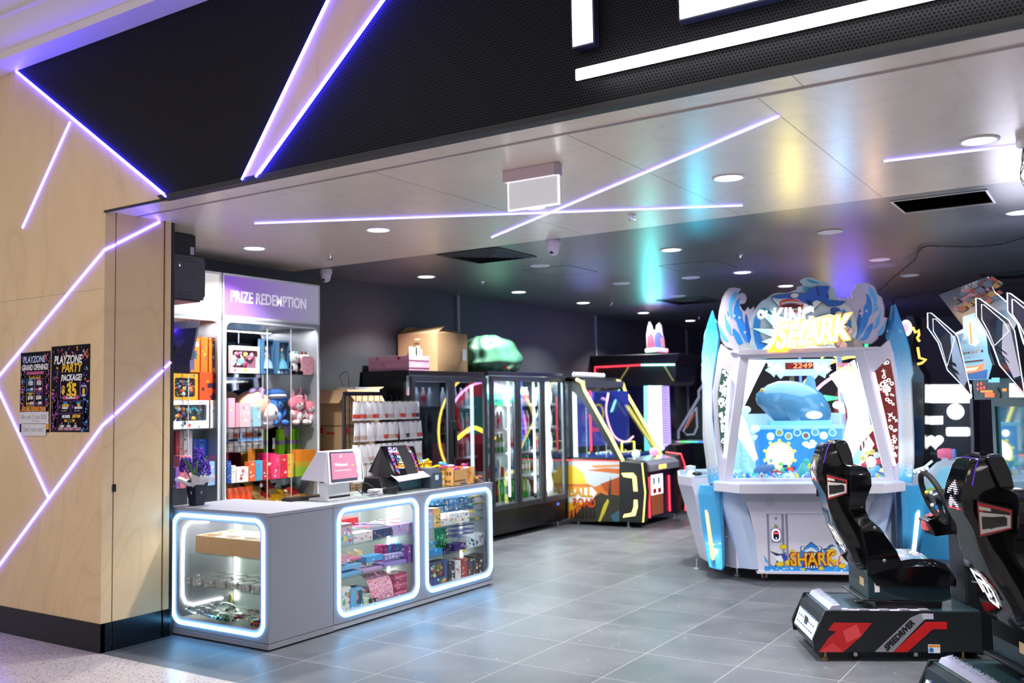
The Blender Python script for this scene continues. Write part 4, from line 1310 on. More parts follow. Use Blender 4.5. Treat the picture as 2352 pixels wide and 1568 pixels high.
def counter_window(t, M, ax, plane, a0, a1, z0, z1):
  """lit ring and pane round an opening; ax 'y' faces -y, ax 'x' faces +x"""
  s = -1 if ax == 'y' else 1
  pts = rrect(a0+.012, a1-.012, z0+.012, z1-.012, .085, 7)
  q = MB(M)
  q.tube([(p[0], plane+s*.001, p[1]) if ax == 'y' else (plane+s*.001, p[0], p[1]) for p in pts], .0125, LEDC, 8, True)
  q.build('light_ring', t)
  q = MB(M)
  o_ = rrect(a0+.024, a1-.024, z0+.024, z1-.024, .075, 7); i_ = rrect(a0+.045, a1-.045, z0+.045, z1-.045, .06, 7)
  q.ring(o_, i_, ax, plane-s*.02, plane-s*.002, C('a9a9b8')); q.build('window_lip', t, 40)
  q = MB(M)
  q.box(*((a0+.04, a1-.04, plane+.014, plane+.018) if ax == 'y' else (plane-.018, plane-.014, a0+.04, a1-.04)), z0+.04, z1-.04, GLASS); q.build('glass_pane', t)

t = thing('prize_counter', 'grey counter corner unit with a lit rounded window facing the mall', 'counter', (-5.3, 4.72, 0), 0, 'grey prize counter units')
M = Wm(t); XL = -5.83
q = MB(M)
q.ring(rrect(XL, CXF, .05, .875, .002, 7), rrect(-5.765, -4.862, .10, .84, .075, 7), 'y', CYF, CYF+.018, GREY)
q.box(CXF-.018, CXF, CYF+.018, 5.022, .05, .875, GREY); q.box(XL, XL+.018, CYF+.018, 5.022, .05, .875, GREY); q.box(XL+.018, CXF-.018, 5.004, 5.022, .05, .875, C('b4bab8'))
q.box(XL+.018, CXF-.018, CYF+.018, 5.004, .05, .10, C('b4bab8')); q.build('carcass', t, bevel=.002)
MB(M).box(XL, CXF+.004, CYF-.004, 5.022, .875, CT, GREY).build('worktop', t, bevel=.003)
q = MB(M); q.box(XL, CXF+.004, CYF-.004, 5.02, .012, .046, GREY); q.box(XL+.02, CXF-.015, CYF+.02, 5.0, .0, .05, RUBBER); q.build('plinth', t)
counter_window(t, M, 'y', CYF, -5.785, -4.838, .082, .860)
for zz in (.586, .354):
  MB(M).box(-5.80, -4.83, CYF+.03, 5.0, zz-.008, zz, SHELFGLASS).build('glass_shelf', t)
q = MB(M); yb = 4.985
pl = [at(px, py, X=-5.80) for px, py in ((480, 1198), (440, 1199), (426, 1212), (422, 1235), (421, 1300), (421, 1368), (428, 1384), (445, 1388), (512, 1373))]
q.tube([(-5.803, p.y, p.z) for p in pl], .009, LEDI, 8); p0 = at(541, 1230, Y=yb); q.tube([(p0.x, yb, .80), (p0.x, yb, .14)], .009, LEDI, 8); q.build('inner_light_strip', t)
p0 = at(524, 1373, Y=yb-.02)
MB(M).lathe([(0, -.006), (.045, -.006), (.045, 0), (0, 0)], (p0.x, yb-.015, p0.z), C('cfc832'), 24, 'y').build('yellow_disc', t)
lamp('counter_inner_lamp', 'AREA', (-5.3, 4.72, .868), 7, (1, 1, .95), .85, (0, 0, 0), .4)

t = thing('prize_counter', 'long grey counter unit with two lit rounded windows facing the shop', 'counter', (-5.07, 6.03, 0), 0, 'grey prize counter units')
M = Wm(t); Y0, Y1, XB = 5.026, 7.05, -5.36
q = MB(M)
for a, b_ in ((Y0, 6.038), (6.038, Y1)):
  q.ring(rrect(a, b_, .05, .875, .0015, 7), rrect(a+(.07 if a == Y0 else .07), b_-(.07 if b_ != Y1 else .05), .10, .84, .075, 7), 'x', CXF-.018, CXF, GREY)
q.box(XB, CXF-.018, Y1-.018, Y1, .05, .875, GREY); q.box(XB, CXF-.018, Y0, Y0+.012, .05, .875, C('b4bab8')); q.box(XB, CXF-.018, 6.03, 6.046, .05, .875, C('b4bab8')); q.box(XB, XB+.012, Y0, Y1, .05, .875, C('a9aeb0'))
q.box(XB, CXF-.018, Y0, Y1, .05, .10, C('b4bab8')); q.build('carcass', t, bevel=.002)
q = MB(M); q.ring(rrect(XB, CXF+.003, Y0, Y1+.003, .002, 1), rrect(XB+.05, CXF-.05, Y0+.05, Y1-.05, .002, 1), 'z', .875, CT, GREY); q.build('worktop_frame', t, bevel=.002)
MB(M).box(XB+.05, CXF-.05, Y0+.05, Y1-.05, .89, .8985, mat('green_tinted_top', (.42, .52, .50), .1, alpha=.55)).build('glass_top', t)
q = MB(M); q.box(XB, CXF-.006, Y0, Y1, .012, .046, C('9aa0a8')); q.box(XB+.02, CXF-.03, Y0+.02, Y1-.02, .0, .05, RUBBER); q.build('plinth', t)
counter_window(t, M, 'x', CXF, 5.066, 5.992, .082, .862)
counter_window(t, M, 'x', CXF, 6.084, 7.028, .082, .862)
for a, b_ in ((Y0+.015, 6.028), (6.048, Y1-.02)):
  for zz in (.586, .354):
    MB(M).box(XB+.02, CXF-.03, a, b_, zz-.008, zz, SHELFGLASS).build('glass_shelf', t)
  for yy in ((b_-.05,) if a > 6 else (b_-.05, a+.30)):
    z1 = .80
    MB(M).tube([(CXF-.06 if yy > a+.4 else XB+.03, yy, .14), (CXF-.06 if yy > a+.4 else XB+.03, yy, z1)] if yy < a+.4 else [(-5.1, yy, .14), (-5.1, yy, .76), (-5.06, yy, .80)], .012, LEDI, 8).build('inner_light_strip', t)
  lamp('counter_inner_lamp', 'AREA', (-5.08, (a+b_)/2, .868), 5.5, (1, 1, .96), .4, (0, 0, 0), .85)

SZ = {0: .586, 1: .354, 2: .10}

def citem(px0, px1, pyt, shelf, label, base, pal, seed, name='toy_box', cat='toy box', x=CXF-.07, d=.1, zb=None, group=None, **k):
  """a carton in the long counter: its front face stands at depth x"""
  a = at(px0, 1250, X=x); b_ = at(px1, 1250, X=x)
  zb = SZ[shelf] if zb is None else zb
  zt = at((px0+px1)/2, pyt, X=x).z
  return pack(name, label, cat, (x-d/2, (a.y+b_.y)/2, zb+.0006), FACE, abs(b_.y-a.y)*.96, d, max(.012, zt-zb), base, pal, seed, group, **k)

def flat_pile(n, x, y, z, w, d, h, cols, label, name, cat, group, seed=0, jit=.1, rz=FACE):
  rnd = random.Random(seed)
  for i in range(n):
    q = MB(); q.rbox(-w/2, w/2, -d/2, d/2, 0, h*.94, .006, C(cols[i % len(cols)]), 'z', 2)
    shapes(q, -w/2, w/2, 0, h*.94, -d/2-.0004, 3, rnd, [C('f8e8f0'), C('c03070')], .3, .9)
    q.add([(a, b_, h*.941) for a, b_ in circ(0, 0, min(w, d)*.3, 8)], [tuple(range(8))], C('f8f0f4'))
    o = q.build(name); o.location = (x+rnd.uniform(-.006, .006), y+rnd.uniform(-.006, .006), z+i*h); o.rotation_euler = (0, 0, rz+rnd.uniform(-jit, jit))
    tag(o, label % (ORD[i] if n > 1 else ''), cat, group)

def sticks(n, x0, x1, y0, y1, z, label, name, cat, group, cols, L=.16, seed=0, r=.0045):
  rnd = random.Random(seed)
  for i in range(n):
    q = MB(); q.tube([(-L/2, 0, 0), (L/2*.8, 0, 0), (L/2, 0, 0)], [r, r, r*.3], C(rnd.choice(cols), 'g'), 7)
    q.tube([(-L/2-.012, 0, 0), (-L/2, 0, 0)], r*1.5, C(rnd.choice(cols), 'g'), 7)
    o = q.build(name, smooth=50); f = i/n
    o.location = (rnd.uniform(x0, x1), y0+(y1-y0)*f, z+rnd.uniform(0, .012)); o.rotation_euler = (0, rnd.uniform(-.12, .12), rnd.uniform(-.5, .9))
    tag(o, label % ORD[i % 16], cat, group)

W1 = 'middle counter window'; W2_ = 'right counter window'
PKS = ['f2b0c8', 'e86a9a', 'ffffff', 'f8e070', '80c8e8', 'b088d8']
citem(783, 810, 1203, 0, 'pink to blue carton with small round faces left on the top shelf, middle window', 'd8b0c8', ['e06090', 'f8e060', 'ffffff', '5090c0'], 201, band=((0, .45, 'a8c4d8'),))
citem(811, 857, 1222, 0, 'white display tray with a brown picture on the top shelf of the middle window', 'f0e4ea', ['c86030', 'f0a0b0', '8a4a30'], 202, name='display_tray', cat='tray')
citem(857, 901, 1214, 0, 'navy display tray with an orange end on the top shelf of the middle window', '243a68', ['e07a28', '3060a0'], 203, name='display_tray', cat='tray')
citem(902, 950, 1203, 0, 'lilac display tray with pictures on the top shelf of the middle window', 'b8a0d8', ['f0e8f8', '8060c0', 'f0c040', 'e05080'], 204, name='display_tray', cat='tray')
sticks(14, -5.0, -4.92, 5.30, 5.92, .68, 'slim pastel pen lying across the trays, %s from the left', 'pen', 'pen', 'pens across the display trays', ['f0a0b8', 'b090e0', 'e8e0f0', 'f0604a', '90d0c0', 'd0b0e8'], seed=5)
citem(784, 824, 1190, 0, 'red carton lying behind the pink one on the top shelf of the middle window', 'c8303a', ['e85050'], 205, x=CXF-.25, zb=.66, d=.12)
q = MB(); q.box(-.001, .001, -.022, .022, -.012, .012, C('f0c020')); o = q.build('price_tag'); o.location = (XB+.03, 5.76, .78); tag(o, 'small yellow price tag on the back panel of the middle counter window', 'price tag', 'yellow price tags')
q = MB(); q.box(-.001, .001, -.022, .022, -.012, .012, C('f0c020')); o = q.build('price_tag'); o.location = (CXF-.028, 6.64, .348); tag(o, 'small yellow price tag on the lower shelf edge of the right counter window', 'price tag', 'yellow price tags')
# middle shelf
for i in range(2):
  citem(783, 831, 1313 if i == 0 else 1298, 1, 'flat sky blue carton with a pink badge, %s of its stack' % ('lower' if i == 0 else 'upper'), '78b8e8', ['e03878', 'f8f0f8', 'e03878'], 210+i, zb=.3545+i*.045, d=.14, group='flat blue cartons')
citem(784, 804, 1276, 1, 'pink clear topped carton on the flat blue ones', 'f0a0c0', PKS, 213, zb=.447, x=CXF-.09)
citem(805, 830, 1288, 1, 'low pink candy box beside the clear topped carton', 'e86a9a', PKS, 214, zb=.447, x=CXF-.12)
citem(832, 880, 1307, 1, 'lilac display tray with dotted front on the middle shelf', 'c8a0d0', ['e070a0', 'f8f0f8', 'a05a90'], 215, name='display_tray', cat='tray', d=.14)
citem(840, 880, 1276, 1, 'bright blue display box on the lilac tray', '4aa0e0', ['f8f8ff', '80c8f8', 'f0e060'], 216, zb=.41, x=CXF-.1)
citem(881, 935, 1290, 1, 'long violet display tray on the middle shelf', '9a88d0', ['c8c0f0', 'f8e8a0', 'd070b0'], 217, name='display_tray', cat='tray', d=.12)
for i in range(6):
  citem(884+i*8, 891+i*8, 1274-i*1.2, 1, 'small lilac figure box, %s from the left in the violet tray' % ORD[i], 'b8a8e0', ['f0f0ff', '8070c0'], 220+i, zb=.40, x=CXF-.1, d=.05, group='small lilac figure boxes')
citem(937, 951, 1252, 1, 'violet boxed doll at the right end of the middle shelf', '8a50b0', ['e8b890', '603080', 'f0d0e0'], 230, x=CXF-.05, d=.07)
for i, c_ in enumerate(('c83080', 'd84090', '4aa8e0', '8a60c0', '4aa0d8', '5ab0e8', '50a8e0')):
  citem(873+i*9, 881+i*9, 1252-i*.8, 1, 'upright %s figure box, %s in the back row of the middle shelf' % (['magenta', 'pink', 'blue', 'violet', 'blue', 'blue', 'blue'][i], ORD[i]), c_, ['f8e0c0', 'f8f8f8'], 232+i, x=CXF-.2, d=.06, group='back row figure boxes')
for i in range(3):
  q = MB(); pouch(q, .15, .14, .05, [(.8, C('a88a68', 'g')), (1, C('c8a880', 'g'))], seed=i); o = q.build('kraft_pouch', smooth=60); o.location = (CXF-.2-.03*i, 5.42+.11*i, .36); o.rotation_euler = (-.6, .3, FACE+.2); tag(o, 'brown kraft pouch leaning on the middle shelf, %s from the left' % ORD[i], 'pouch', 'kraft pouches')
# bottom
citem(783, 806, 1350, 2, 'white carton with coloured drawings at the bottom left of the middle window', 'f0ece8', ['f0a030', '60b0e0', 'e06080', '70c080'], 240, x=CXF-.06)
q = MB()
for i in range(9):
  q.lathe([(.028, i*.0075), (.031, i*.0075+.003), (.028, i*.0075+.006)], (0, 0, 0), C(['e84070', 'f07080', '50c8c0', '60d8b0', '70d870', 'a8e060', 'e0e858', 'f0e040', 'f8e83a'][i], 'g'), 20)
o = q.build('rainbow_spring', smooth=60); o.location = (CXF-.065, 5.135, .10); tag(o, 'rainbow coloured coil spring toy at the bottom left of the middle window', 'spring toy')
o = citem(803, 833, 1350, 2, 'sky blue carton with a doll window at the bottom of the middle window', '6ab8e8', ['f0e060', 'ffffff', 'f8a0b0'], 241, x=CXF-.055, window=(.5, .95, .2, .85), n=0, inner='7a5a50', d=.09)
q = MB(); q.ell((.022, -.03, .115), (.014, .01, .018), C('d8a080'), 10, 7); q.ell((.022, -.03, .08), (.014, .01, .025), C('f0b0c0'), 10, 7); q.build('small_doll', o, 50)
citem(834, 848, 1373, 2, 'small pastel carton at the bottom of the middle window', 'd8e8c8', ['f0e060', '70b8a8'], 242, x=CXF-.06)
citem(849, 866, 1374, 2, 'small black price card with white blocks at the bottom of the middle window', '16161c', ['ffffff', 'f0f0f0'], 243, x=CXF-.045, d=.01)
for i in range(5):
  y_ = 5.40+i*.04
  sec = []
  for k in range(7):
    a = k/6; sec.append([(CXF-.34+.22*a, y_-.09, .13+.13*sin(a*pi*.75)-.01*i), (CXF-.34+.22*a, y_+.09, .12+.12*sin(a*pi*.75)-.01*i)])
  q = MB()
  for k in range(6):
    q.quad(sec[k][0], sec[k][1], sec[k+1][1], sec[k+1][0], C(['b8b0b8', 'd0a8b8', 'c8c0c8'][i % 3], 'g'))
  q.v = [(v[0], v[1], v[2]) for v in q.v]; tag(q.build('sticker_sheet', smooth=60), 'glossy pastel sticker sheet, %s in the fanned pile' % ORD[i], 'sticker sheet', 'fanned sticker sheets')
# the big curved pink sheet
q = MB(); rnd = random.Random(8)
prof_ = [(CXF-.30, .30), (CXF-.22, .315), (CXF-.15, .30), (CXF-.10, .25), (CXF-.075, .19), (CXF-.065, .12)]
prof_ = smoothline([(0, a, b_) for a, b_ in prof_], 3)
for k in range(len(prof_)-1):
  for th in (0, .0015):
    q.quad((prof_[k][1]+th, 5.50, prof_[k][2]), (prof_[k][1]+th, 5.76, prof_[k][2]), (prof_[k+1][1]+th, 5.76, prof_[k+1][2]), (prof_[k+1][1]+th, 5.50, prof_[k+1][2]), C('f0a0b8', 'g') if k > 3 or th == 0 else C('e06a90', 'g'))
  if k > 5:
    for j in range(8):
      yy = 5.52+.03*j+rnd.uniform(-.004, .004); f = rnd.random()*.8
      a = Vector((prof_[k][1]+.0022, yy, prof_[k][2])).lerp(Vector((prof_[k+1][1]+.0022, yy, prof_[k+1][2])), f)
      q.add([(a.x, a.y+dx, a.z+dz) for dx, dz in ((-.007, -.006), (.007, -.006), (.007, .006), (-.007, .006))], [(0, 1, 2, 3)], C(rnd.choice(['f8f0f4', '8a90c8', 'f8e060', 'e04070', '50a8d0', '404858'])))
tag(q.build('sticker_sheet', smooth=50), 'large pink sheet of small stickers curling over in the middle window', 'sticker sheet')
flat_pile(9, CXF-.14, 5.86, .101, .16, .13, .02, ['c85078', 'e07898', 'b83a68'], 'glossy pink packet, %s from the bottom of the stack in the middle window', 'pink_packet', 'packet', 'stacked pink packets', 3)

# right window
citem(985, 996, 1168, 0, 'small pink carton at the top left of the right window', 'e8a8c8', ['f8f0f0'], 251)
citem(985, 995, 1181, 0, 'pale blue carton at the front left of the top shelf, right window', 'a8c0e0', ['f8f0f0', '6080c0'], 252, x=CXF-.05, d=.03)
citem(996, 1013, 1167, 0, 'orange tinted carton with a small figure on the top shelf of the right window', 'f0b860', ['3a5a40', 'f8e8b0'], 253, x=CXF-.06)
citem(1014, 1031, 1190, 0, 'red and blue small carton on the top shelf of the right window', 'e8e0e0', ['c83040', '3060b0', 'f0f0f0'], 254)
for i in range(4):
  citem(1032+i*12, 1043+i*12, 1179-i*1.5, 0, 'white model kit carton, %s from the left on the top shelf' % ORD[i], 'eceef2', ['3a4a6a', 'f0c030', '50a060', 'c03030'], 255+i, group='white model kit cartons', x=CXF-.07)
for r_ in range(2):
  for i in range(8):
    citem(998+i*11.5, 1008.5+i*11.5, 1160-r_*15-i*.9, 0, 'small blue blind box, %s in the %s row' % (ORD[i], 'lower' if r_ == 0 else 'upper'), '2a78b0' if (i+r_) % 3 else '1a5a90', ['80d0f0', 'f0e8e0', 'e0a030', '103050'], 262+i+r_*10, zb=.66+r_*.068, x=CXF-.2, d=.06, n=6, group='small blue blind boxes')
for r_ in range(4):
  for i in range(3):
    citem(1085+i*9, 1093+i*9, 1196-r_*14-i, 0, 'tiny yellow and teal blind box, column %s, %s from the bottom' % (ORD[i], ORD[r_]), ['5a6a50', 'c8a838', '3a8a90'][(i+r_) % 3], ['f0d040', '203040', '60c0c0'], 290+i+r_*4, zb=.587+r_*.062, x=CXF-.08, d=.05, n=5, group='tiny yellow and teal blind boxes')
citem(985, 1017, 1262, 1, 'bright blue display tray with cones printed on its front, right window', '2a88d0', ['f8f8ff', '1a4080', 'f0a030', '60c8f0'], 310, name='display_tray', cat='tray')
sticks(9, -5.0, -4.9, 6.20, 6.38, .44, 'dark blue toy stick in the blue tray, %s from the left', 'toy_stick', 'toy', 'toy sticks in the blue tray', ['202838', '3a8ad0', '101418', '50a8e0'], L=.12, seed=7, r=.007)
q = MB(); rnd = random.Random(2); pouch(q, .2, .22, .08, [(1, mat('green_glitter', (.04, .32, .10), .2, .6))], seed=2)
for k in range(70):
  a, b_ = rnd.uniform(-.08, .08), rnd.uniform(.03, .2); q.add([(a+dx, -.045, b_+dz) for dx, dz in ((-.004, 0), (0, .005), (.004, 0), (0, -.005))], [(0, 1, 2, 3)], C('c8f8d0', 'g'))
o = q.build('glitter_bag', smooth=60); o.location = (CXF-.16, 6.52, .36); o.rotation_euler = (-.3, .25, FACE); tag(o, 'green glitter bag slumped on the middle shelf of the right window', 'bag')
for i in range(4):
  citem(1048, 1090, 1226-i*9, 1, 'flat blue carton, %s from the bottom of the tall blue stack' % ORD[i], '4a60b0' if i % 2 else '3a58a8', ['a0b8e8', 'f0f0ff'], 320+i, zb=.45+i*.042, x=CXF-.12, d=.12, n=4, group='stacked flat blue cartons')
citem(1044, 1070, 1248, 1, 'dark violet display tray on the middle shelf of the right window', '3a2868', ['c8b0f0', '8060c0'], 330, name='display_tray', cat='tray', x=CXF-.05)
citem(1072, 1092, 1228, 1, 'white and blue robot carton on the middle shelf of the right window', 'e4e8f0', ['3a60b0', '50b0a0', '202838'], 331, x=CXF-.06)
citem(1093, 1112, 1224, 1, 'grey and orange robot carton at the shelf end of the right window', 'd0d4dc', ['c86030', '304058', '8090a8'], 332, x=CXF-.06)
citem(1018, 1044, 1258, 1, 'dark carton with small violet blocks in the middle of the right window', '201838', ['8050c0', 'c0a0f0'], 333, x=CXF-.08)
o = citem(986, 1028, 1290, 2, 'blister pack with blue building figures at the bottom left of the right window', '3a4a88', ['f0c030', 'd02830', 'f0f0f0', '30a050'], 340, window=(.05, .8, .35, .95), n=26, inner='203050', x=CXF-.05, d=.1)
DB = [(1029, 1044, 1290, '20202c', 'black carton with white blocks'), (1045, 1058, 1288, 'e8e4e4', 'white and black robot carton'), (1059, 1074, 1282, 'a82828', 'red and silver robot carton'), (1075, 1085, 1284, '3a3a48', 'dark grey carton'), (1086, 1098, 1276, '28241c', 'black carton with yellow stripes'), (1099, 1110, 1272, '2c2220', 'black and red carton')]
for i, (a, b_, pt, c_, l) in enumerate(DB):
  citem(a, b_, pt, 2, l+' on the bottom shelf of the right window', c_, ['f0c820', 'd03030', 'e8e8f0', '607088'], 345+i, x=CXF-.06, n=12, group='robot cartons at the bottom of the right window')
citem(1078, 1112, 1322, 2, 'low yellow carton with black blocks in front of the robot cartons', 'd8b830', ['201c18', 'f0e8c0', 'c83030'], 355, x=CXF-.045, d=.012)

# corner window contents
t = thing('compartment_tray', 'beech tray with white divided compartments of small dark trinkets', 'tray', (-5.18, 4.62, .587))
a = at(452, 1240, Y=4.47); b_ = at(598, 1250, Y=4.47)
q = MB(Wm(t)); X0_, X1_ = a.x, -4.80-.035; Z1_ = .587+.115
q.box(X0_, X1_, 4.46, 4.475, .587, Z1_, WOOD); q.box(X0_, X0_+.012, 4.475, 4.80, .587, Z1_, WOOD); q.box(X0_, X1_, 4.79, 4.80, .587, Z1_, WOOD); q.box(X0_, X1_, 4.475, 4.79, .587, .64, WOOD); q.build('tray', t)
q = MB(Wm(t))
for i in range(5):
  xx = X0_+(X1_-X0_)*i/4; q.box(xx-.002, xx+.002, 4.465, 4.79, .64, Z1_+.003, C('f0f0ee'))
for j in range(3):
  yy = 4.472+.106*j; q.box(X0_, X1_, yy-.002, yy+.002, .64, Z1_+.003, C('f0f0ee'))
q.box(X0_, X1_, 4.787, 4.791, .64, Z1_+.003, C('f0f0ee'))
q.build('dividers', t)
q = MB(Wm(t)); rnd = random.Random(6)
for k in range(220):
  xx = rnd.uniform(X0_+.12, X1_-.01); yy = rnd.uniform(4.48, 4.78); q.ell((xx, yy, .655+rnd.uniform(0, .035)), (.009, .006, .004), C(rnd.choice(['20221c', '3a3028', 'c8ccd0', '602028', '14181c', '485058']), 'g'), 6, 4)
tk = q.build('trinkets', t); tk['kind'] = 'stuff'
q = MB(); pouch(q, .16, .14, .09, [(1, C('e8d040', 'g'))], seed=9); o = q.build('yellow_bag', smooth=60); o.location = (-5.02, 4.88, .66); o.rotation_euler = (.2, .2, .3); tag(o, 'yellow crinkled bag behind the beech tray', 'bag')
q = MB(); pouch(q, .14, .09, .08, [(.6, C('3a2a90', 'g')), (1, C('e8e8f4', 'g'))], seed=19); o = q.build('violet_bag', smooth=60); o.location = (-5.30, 4.88, .66); o.rotation_euler = (.2, .2, .3); tag(o, 'violet and white crinkled bag behind the beech tray', 'bag')
q = MB(); q.tube([(0, 0, 0), (.03, -.05, .03), (.12, 0, .035)], .006, BLACK, 6); q.rbox(-.01, .09, -.07, .0, 0, .02, .01, C('c8d8e8', 'g')); o = q.build('glasses_box'); o.location = (-5.68, 4.62, .587); tag(o, 'small clear box with dark trim at the left end of the upper shelf', 'box')
proto = None; n = 0
for j in range(3):
  for i in range(7):
    x_ = -5.70+i*.12+j*.03; y_ = 4.50+j*.115
    if x_ > -4.87:
      continue
    if proto is None:
      proto = thing('trinket_tub', 'x', 'tub', (x_, y_, .3545), 0, 'clear trinket tubs')
      MB().lathe([(.046, 0), (.05, .004), (.052, .05), (.05, .05), (.048, .006), (0, .004)], (0, 0, 0), BAGPL, 20).build('tub', proto, 40)
      MB().lathe([(.054, .046), (.054, .054), (0, .056)], (0, 0, 0), BAGPL, 20).build('lid', proto, 40)
      q = MB(); rnd = random.Random(1)
      for k in range(16):
        q.ell((rnd.uniform(-.028, .028), rnd.uniform(-.028, .028), rnd.uniform(.01, .03)), (.008, .006, .006), C(rnd.choice(['8a2838', 'c8c8d8', '606478', 'b05060', 'e0e0ec']), 'g'), 6, 4)
      q.build('trinkets', proto)
      o = proto
    else:
      o = dup(proto, (x_, y_, .3545), rnd.uniform(0, 3))
    o['label'] = 'round clear trinket tub, %s from the left in the %s row' % (ORD[i], ['front', 'second', 'back'][j]); n += 1
rnd = random.Random(12)
CB = [('202428', 'b8bcc0', 'black and clear bead bag'), ('181c18', '30a83a', 'black bag of green frogs'), ('7a2020', 'c83a2a', 'red toy bag'), ('d8d8dc', '888c90', 'clear bead bag'), ('30a030', 'e0c020', 'green and yellow toy bag')]
for i, (x_, y_, k) in enumerate(((-5.62, 4.62, 0), (-5.45, 4.60, 3), (-5.30, 4.56, 1), (-5.14, 4.66, 2), (-5.0, 4.62, 4), (-5.5, 4.78, 0), (-5.2, 4.80, 2), (-4.98, 4.80, 4))):
  q = MB(); c1, c2, nm = CB[k]; pouch(q, .2, .22, .06, [(1, BAGPL)], seed=i); rr = random.Random(i)
  for m_ in range(26):
    q.ell((rr.uniform(-.075, .075), rr.uniform(-.02, .012), rr.uniform(.03, .19)), (.014, .009, .012), C(rr.choice([c1, c2]), 'g'), 7, 5)
  o = q.build('toy_bag', smooth=60); o.location = (x_, y_, .13+.012*i/8); o.rotation_euler = (1.25, 0, rr.uniform(-.5, .5)); tag(o, nm+', '+ORD[i]+' in the heap of the corner window', 'toy bag', 'toy bags in the corner window')
for i, (x_, z_, c_) in enumerate(((-4.97, .105, 'e8a020'), (-4.97, .145, 'c03030'), (-4.90, .105, 'c02828'), (-4.90, .145, '30b050'), (-4.93, .185, 'e8b030'))):
  q = MB(); q.rbox(-.03, .03, -.03, .03, 0, .022, .01, C(c_, 'g')); q.ell((0, 0, .024), (.02, .018, .014), C(c_, 'g'), 10, 6)
  for k in (-1, 1):
    q.lathe([(0, -.003), (.009, -.003), (.009, .003), (0, .003)], (k*.018, -.031, .006), RUBBER, 10, 'y')
  o = q.build('toy_car', smooth=50); o.location = (x_, 4.475, z_); tag(o, ['yellow', 'red', 'dark red', 'green', 'amber'][i]+' toy car in the small pile at the right of the corner window', 'toy car', 'small toy cars')

# ================================================================== ON THE COUNTER
# flower pot
t = thing('potted_hyacinth', 'violet hyacinth in a navy paper pot with white wrapping on the counter corner', 'flower pot', (-5.70, 4.56, CT))
q = MB(); NV = C('121a30'); q.loft([[(r*cos(a), r*sin(a), z_) for a in [pi/4+pi/2*k for k in range(4)]] for r, z_ in ((.052, 0), (.078, .155), (.078, .165))], NV)
for k in range(4):
  a = pi/2*k; n_ = Vector((cos(a), sin(a), 0)); u_ = Vector((-sin(a), cos(a), 0)); q.prism([], 'z', 0, 0, NV) if 0 else None
  c0 = n_*.0555; w_ = .055
  q.add([tuple(c0+u_*w_*cos(x_)+Vector((0, 0, .164+.022*sin(x_)))) for x_ in [pi*i/8 for i in range(9)]], [tuple(range(9))], NV)
q.build('pot', t)
q = MB(); rnd = random.Random(3)
for k in range(9):
  a = 2*pi*k/9+.2; r1 = .10+rnd.uniform(-.02, .05); h1 = .17+rnd.uniform(0, .06)
  u_ = Vector((cos(a), sin(a), 0)); w_ = Vector((-sin(a), cos(a), 0))
  q.add([tuple(u_*.02+Vector((0, 0, .12))), tuple(u_*.06+w_*.05+Vector((0, 0, .165))), tuple(u_*r1+w_*.055+Vector((0, 0, h1))), tuple(u_*(r1+.02)+Vector((0, 0, h1-.012))), tuple(u_*r1-w_*.055+Vector((0, 0, h1+.01))), tuple(u_*.06-w_*.05+Vector((0, 0, .17)))], [(0, 1, 2), (0, 2, 3), (0, 3, 4), (0, 4, 5)], mat('tissue', (.85, .83, .86), .7, alpha=.85))
q.build('tissue_wrap', t)
q = MB()
for k in range(9):
  a = 2*pi*k/9; L = .17+rnd.uniform(0, .08); s_ = .03+rnd.uniform(0, .05)
  pts = smoothline([(0, 0, .12), (s_*.4*cos(a), s_*.4*sin(a), .12+L*.5), (s_*1.3*cos(a), s_*1.3*sin(a), .12+L)], 4)
  q.tube(pts, [.009*(1-abs(i/len(pts)-.35)) for i in range(len(pts))], C('3f7a2a'), 6)
q.build('leaves', t, 50)
q = MB(); VI = C('6a48b8', 'f'); VI2 = C('4a3a9a', 'f')
for (sx, sy, hz, hh) in ((.02, .0, .30, .14), (-.085, -.03, .27, .10), (.055, .02, .25, .10)):
  q.tube(smoothline([(0, 0, .12), (sx*.6, sy*.6, hz*.7), (sx, sy, hz)], 4), .005, C('4a8034'), 6)
  for k in range(42):
    a = k*2.4; z_ = hz-.03+hh*k/42; r = .03*(1-.5*k/42); c_ = Vector((sx+r*cos(a), sy+r*sin(a), z_)); d_ = Vector((cos(a), sin(a), .25))*.02
    q.tube([c_-d_*.5, c_+d_], [.004, .009], VI if k % 3 else VI2, 5)
q.build('flower_spikes', t)
q = MB()
for k, (a, sg) in enumerate(((-pi/2, 1),)):
  pass
for nx_, ny_ in ((0, -1), (1, 0)):
  n_ = Vector((nx_, ny_, 0)); u_ = n_.cross(Vector((0, 0, 1)))*-1
  c0 = n_*.049+Vector((0, 0, .095))
  q.tube([tuple(c0+Vector((0, 0, -.012))), tuple(c0+Vector((0, 0, .012))+n_*.004)], .0015, WHT, 5); q.tube([tuple(c0-u_*.01), tuple(c0+u_*.01)], .0012, WHT, 5)
q.build('pot_emblem', t)
# keyboard
t = thing('keyboard', 'black keyboard lying behind the white till', 'keyboard', (-5.26, 5.24, CT), radians(84))
q = MB(); q.rbox(-.21, .21, -.06, .06, 0, .018, .008, MBLACK); q.build('body', t, bevel=.003)
q = MB()
for r_ in range(5):
  for c_ in range(19):
    q.box(-.2+c_*.0212, -.182+c_*.0212, -.05+r_*.02, -.034+r_*.02, .018, .024, BLACK)
q.build('keys', t)

def on_counter(px, py, z=CT):
  return at(px, py, Z=z)

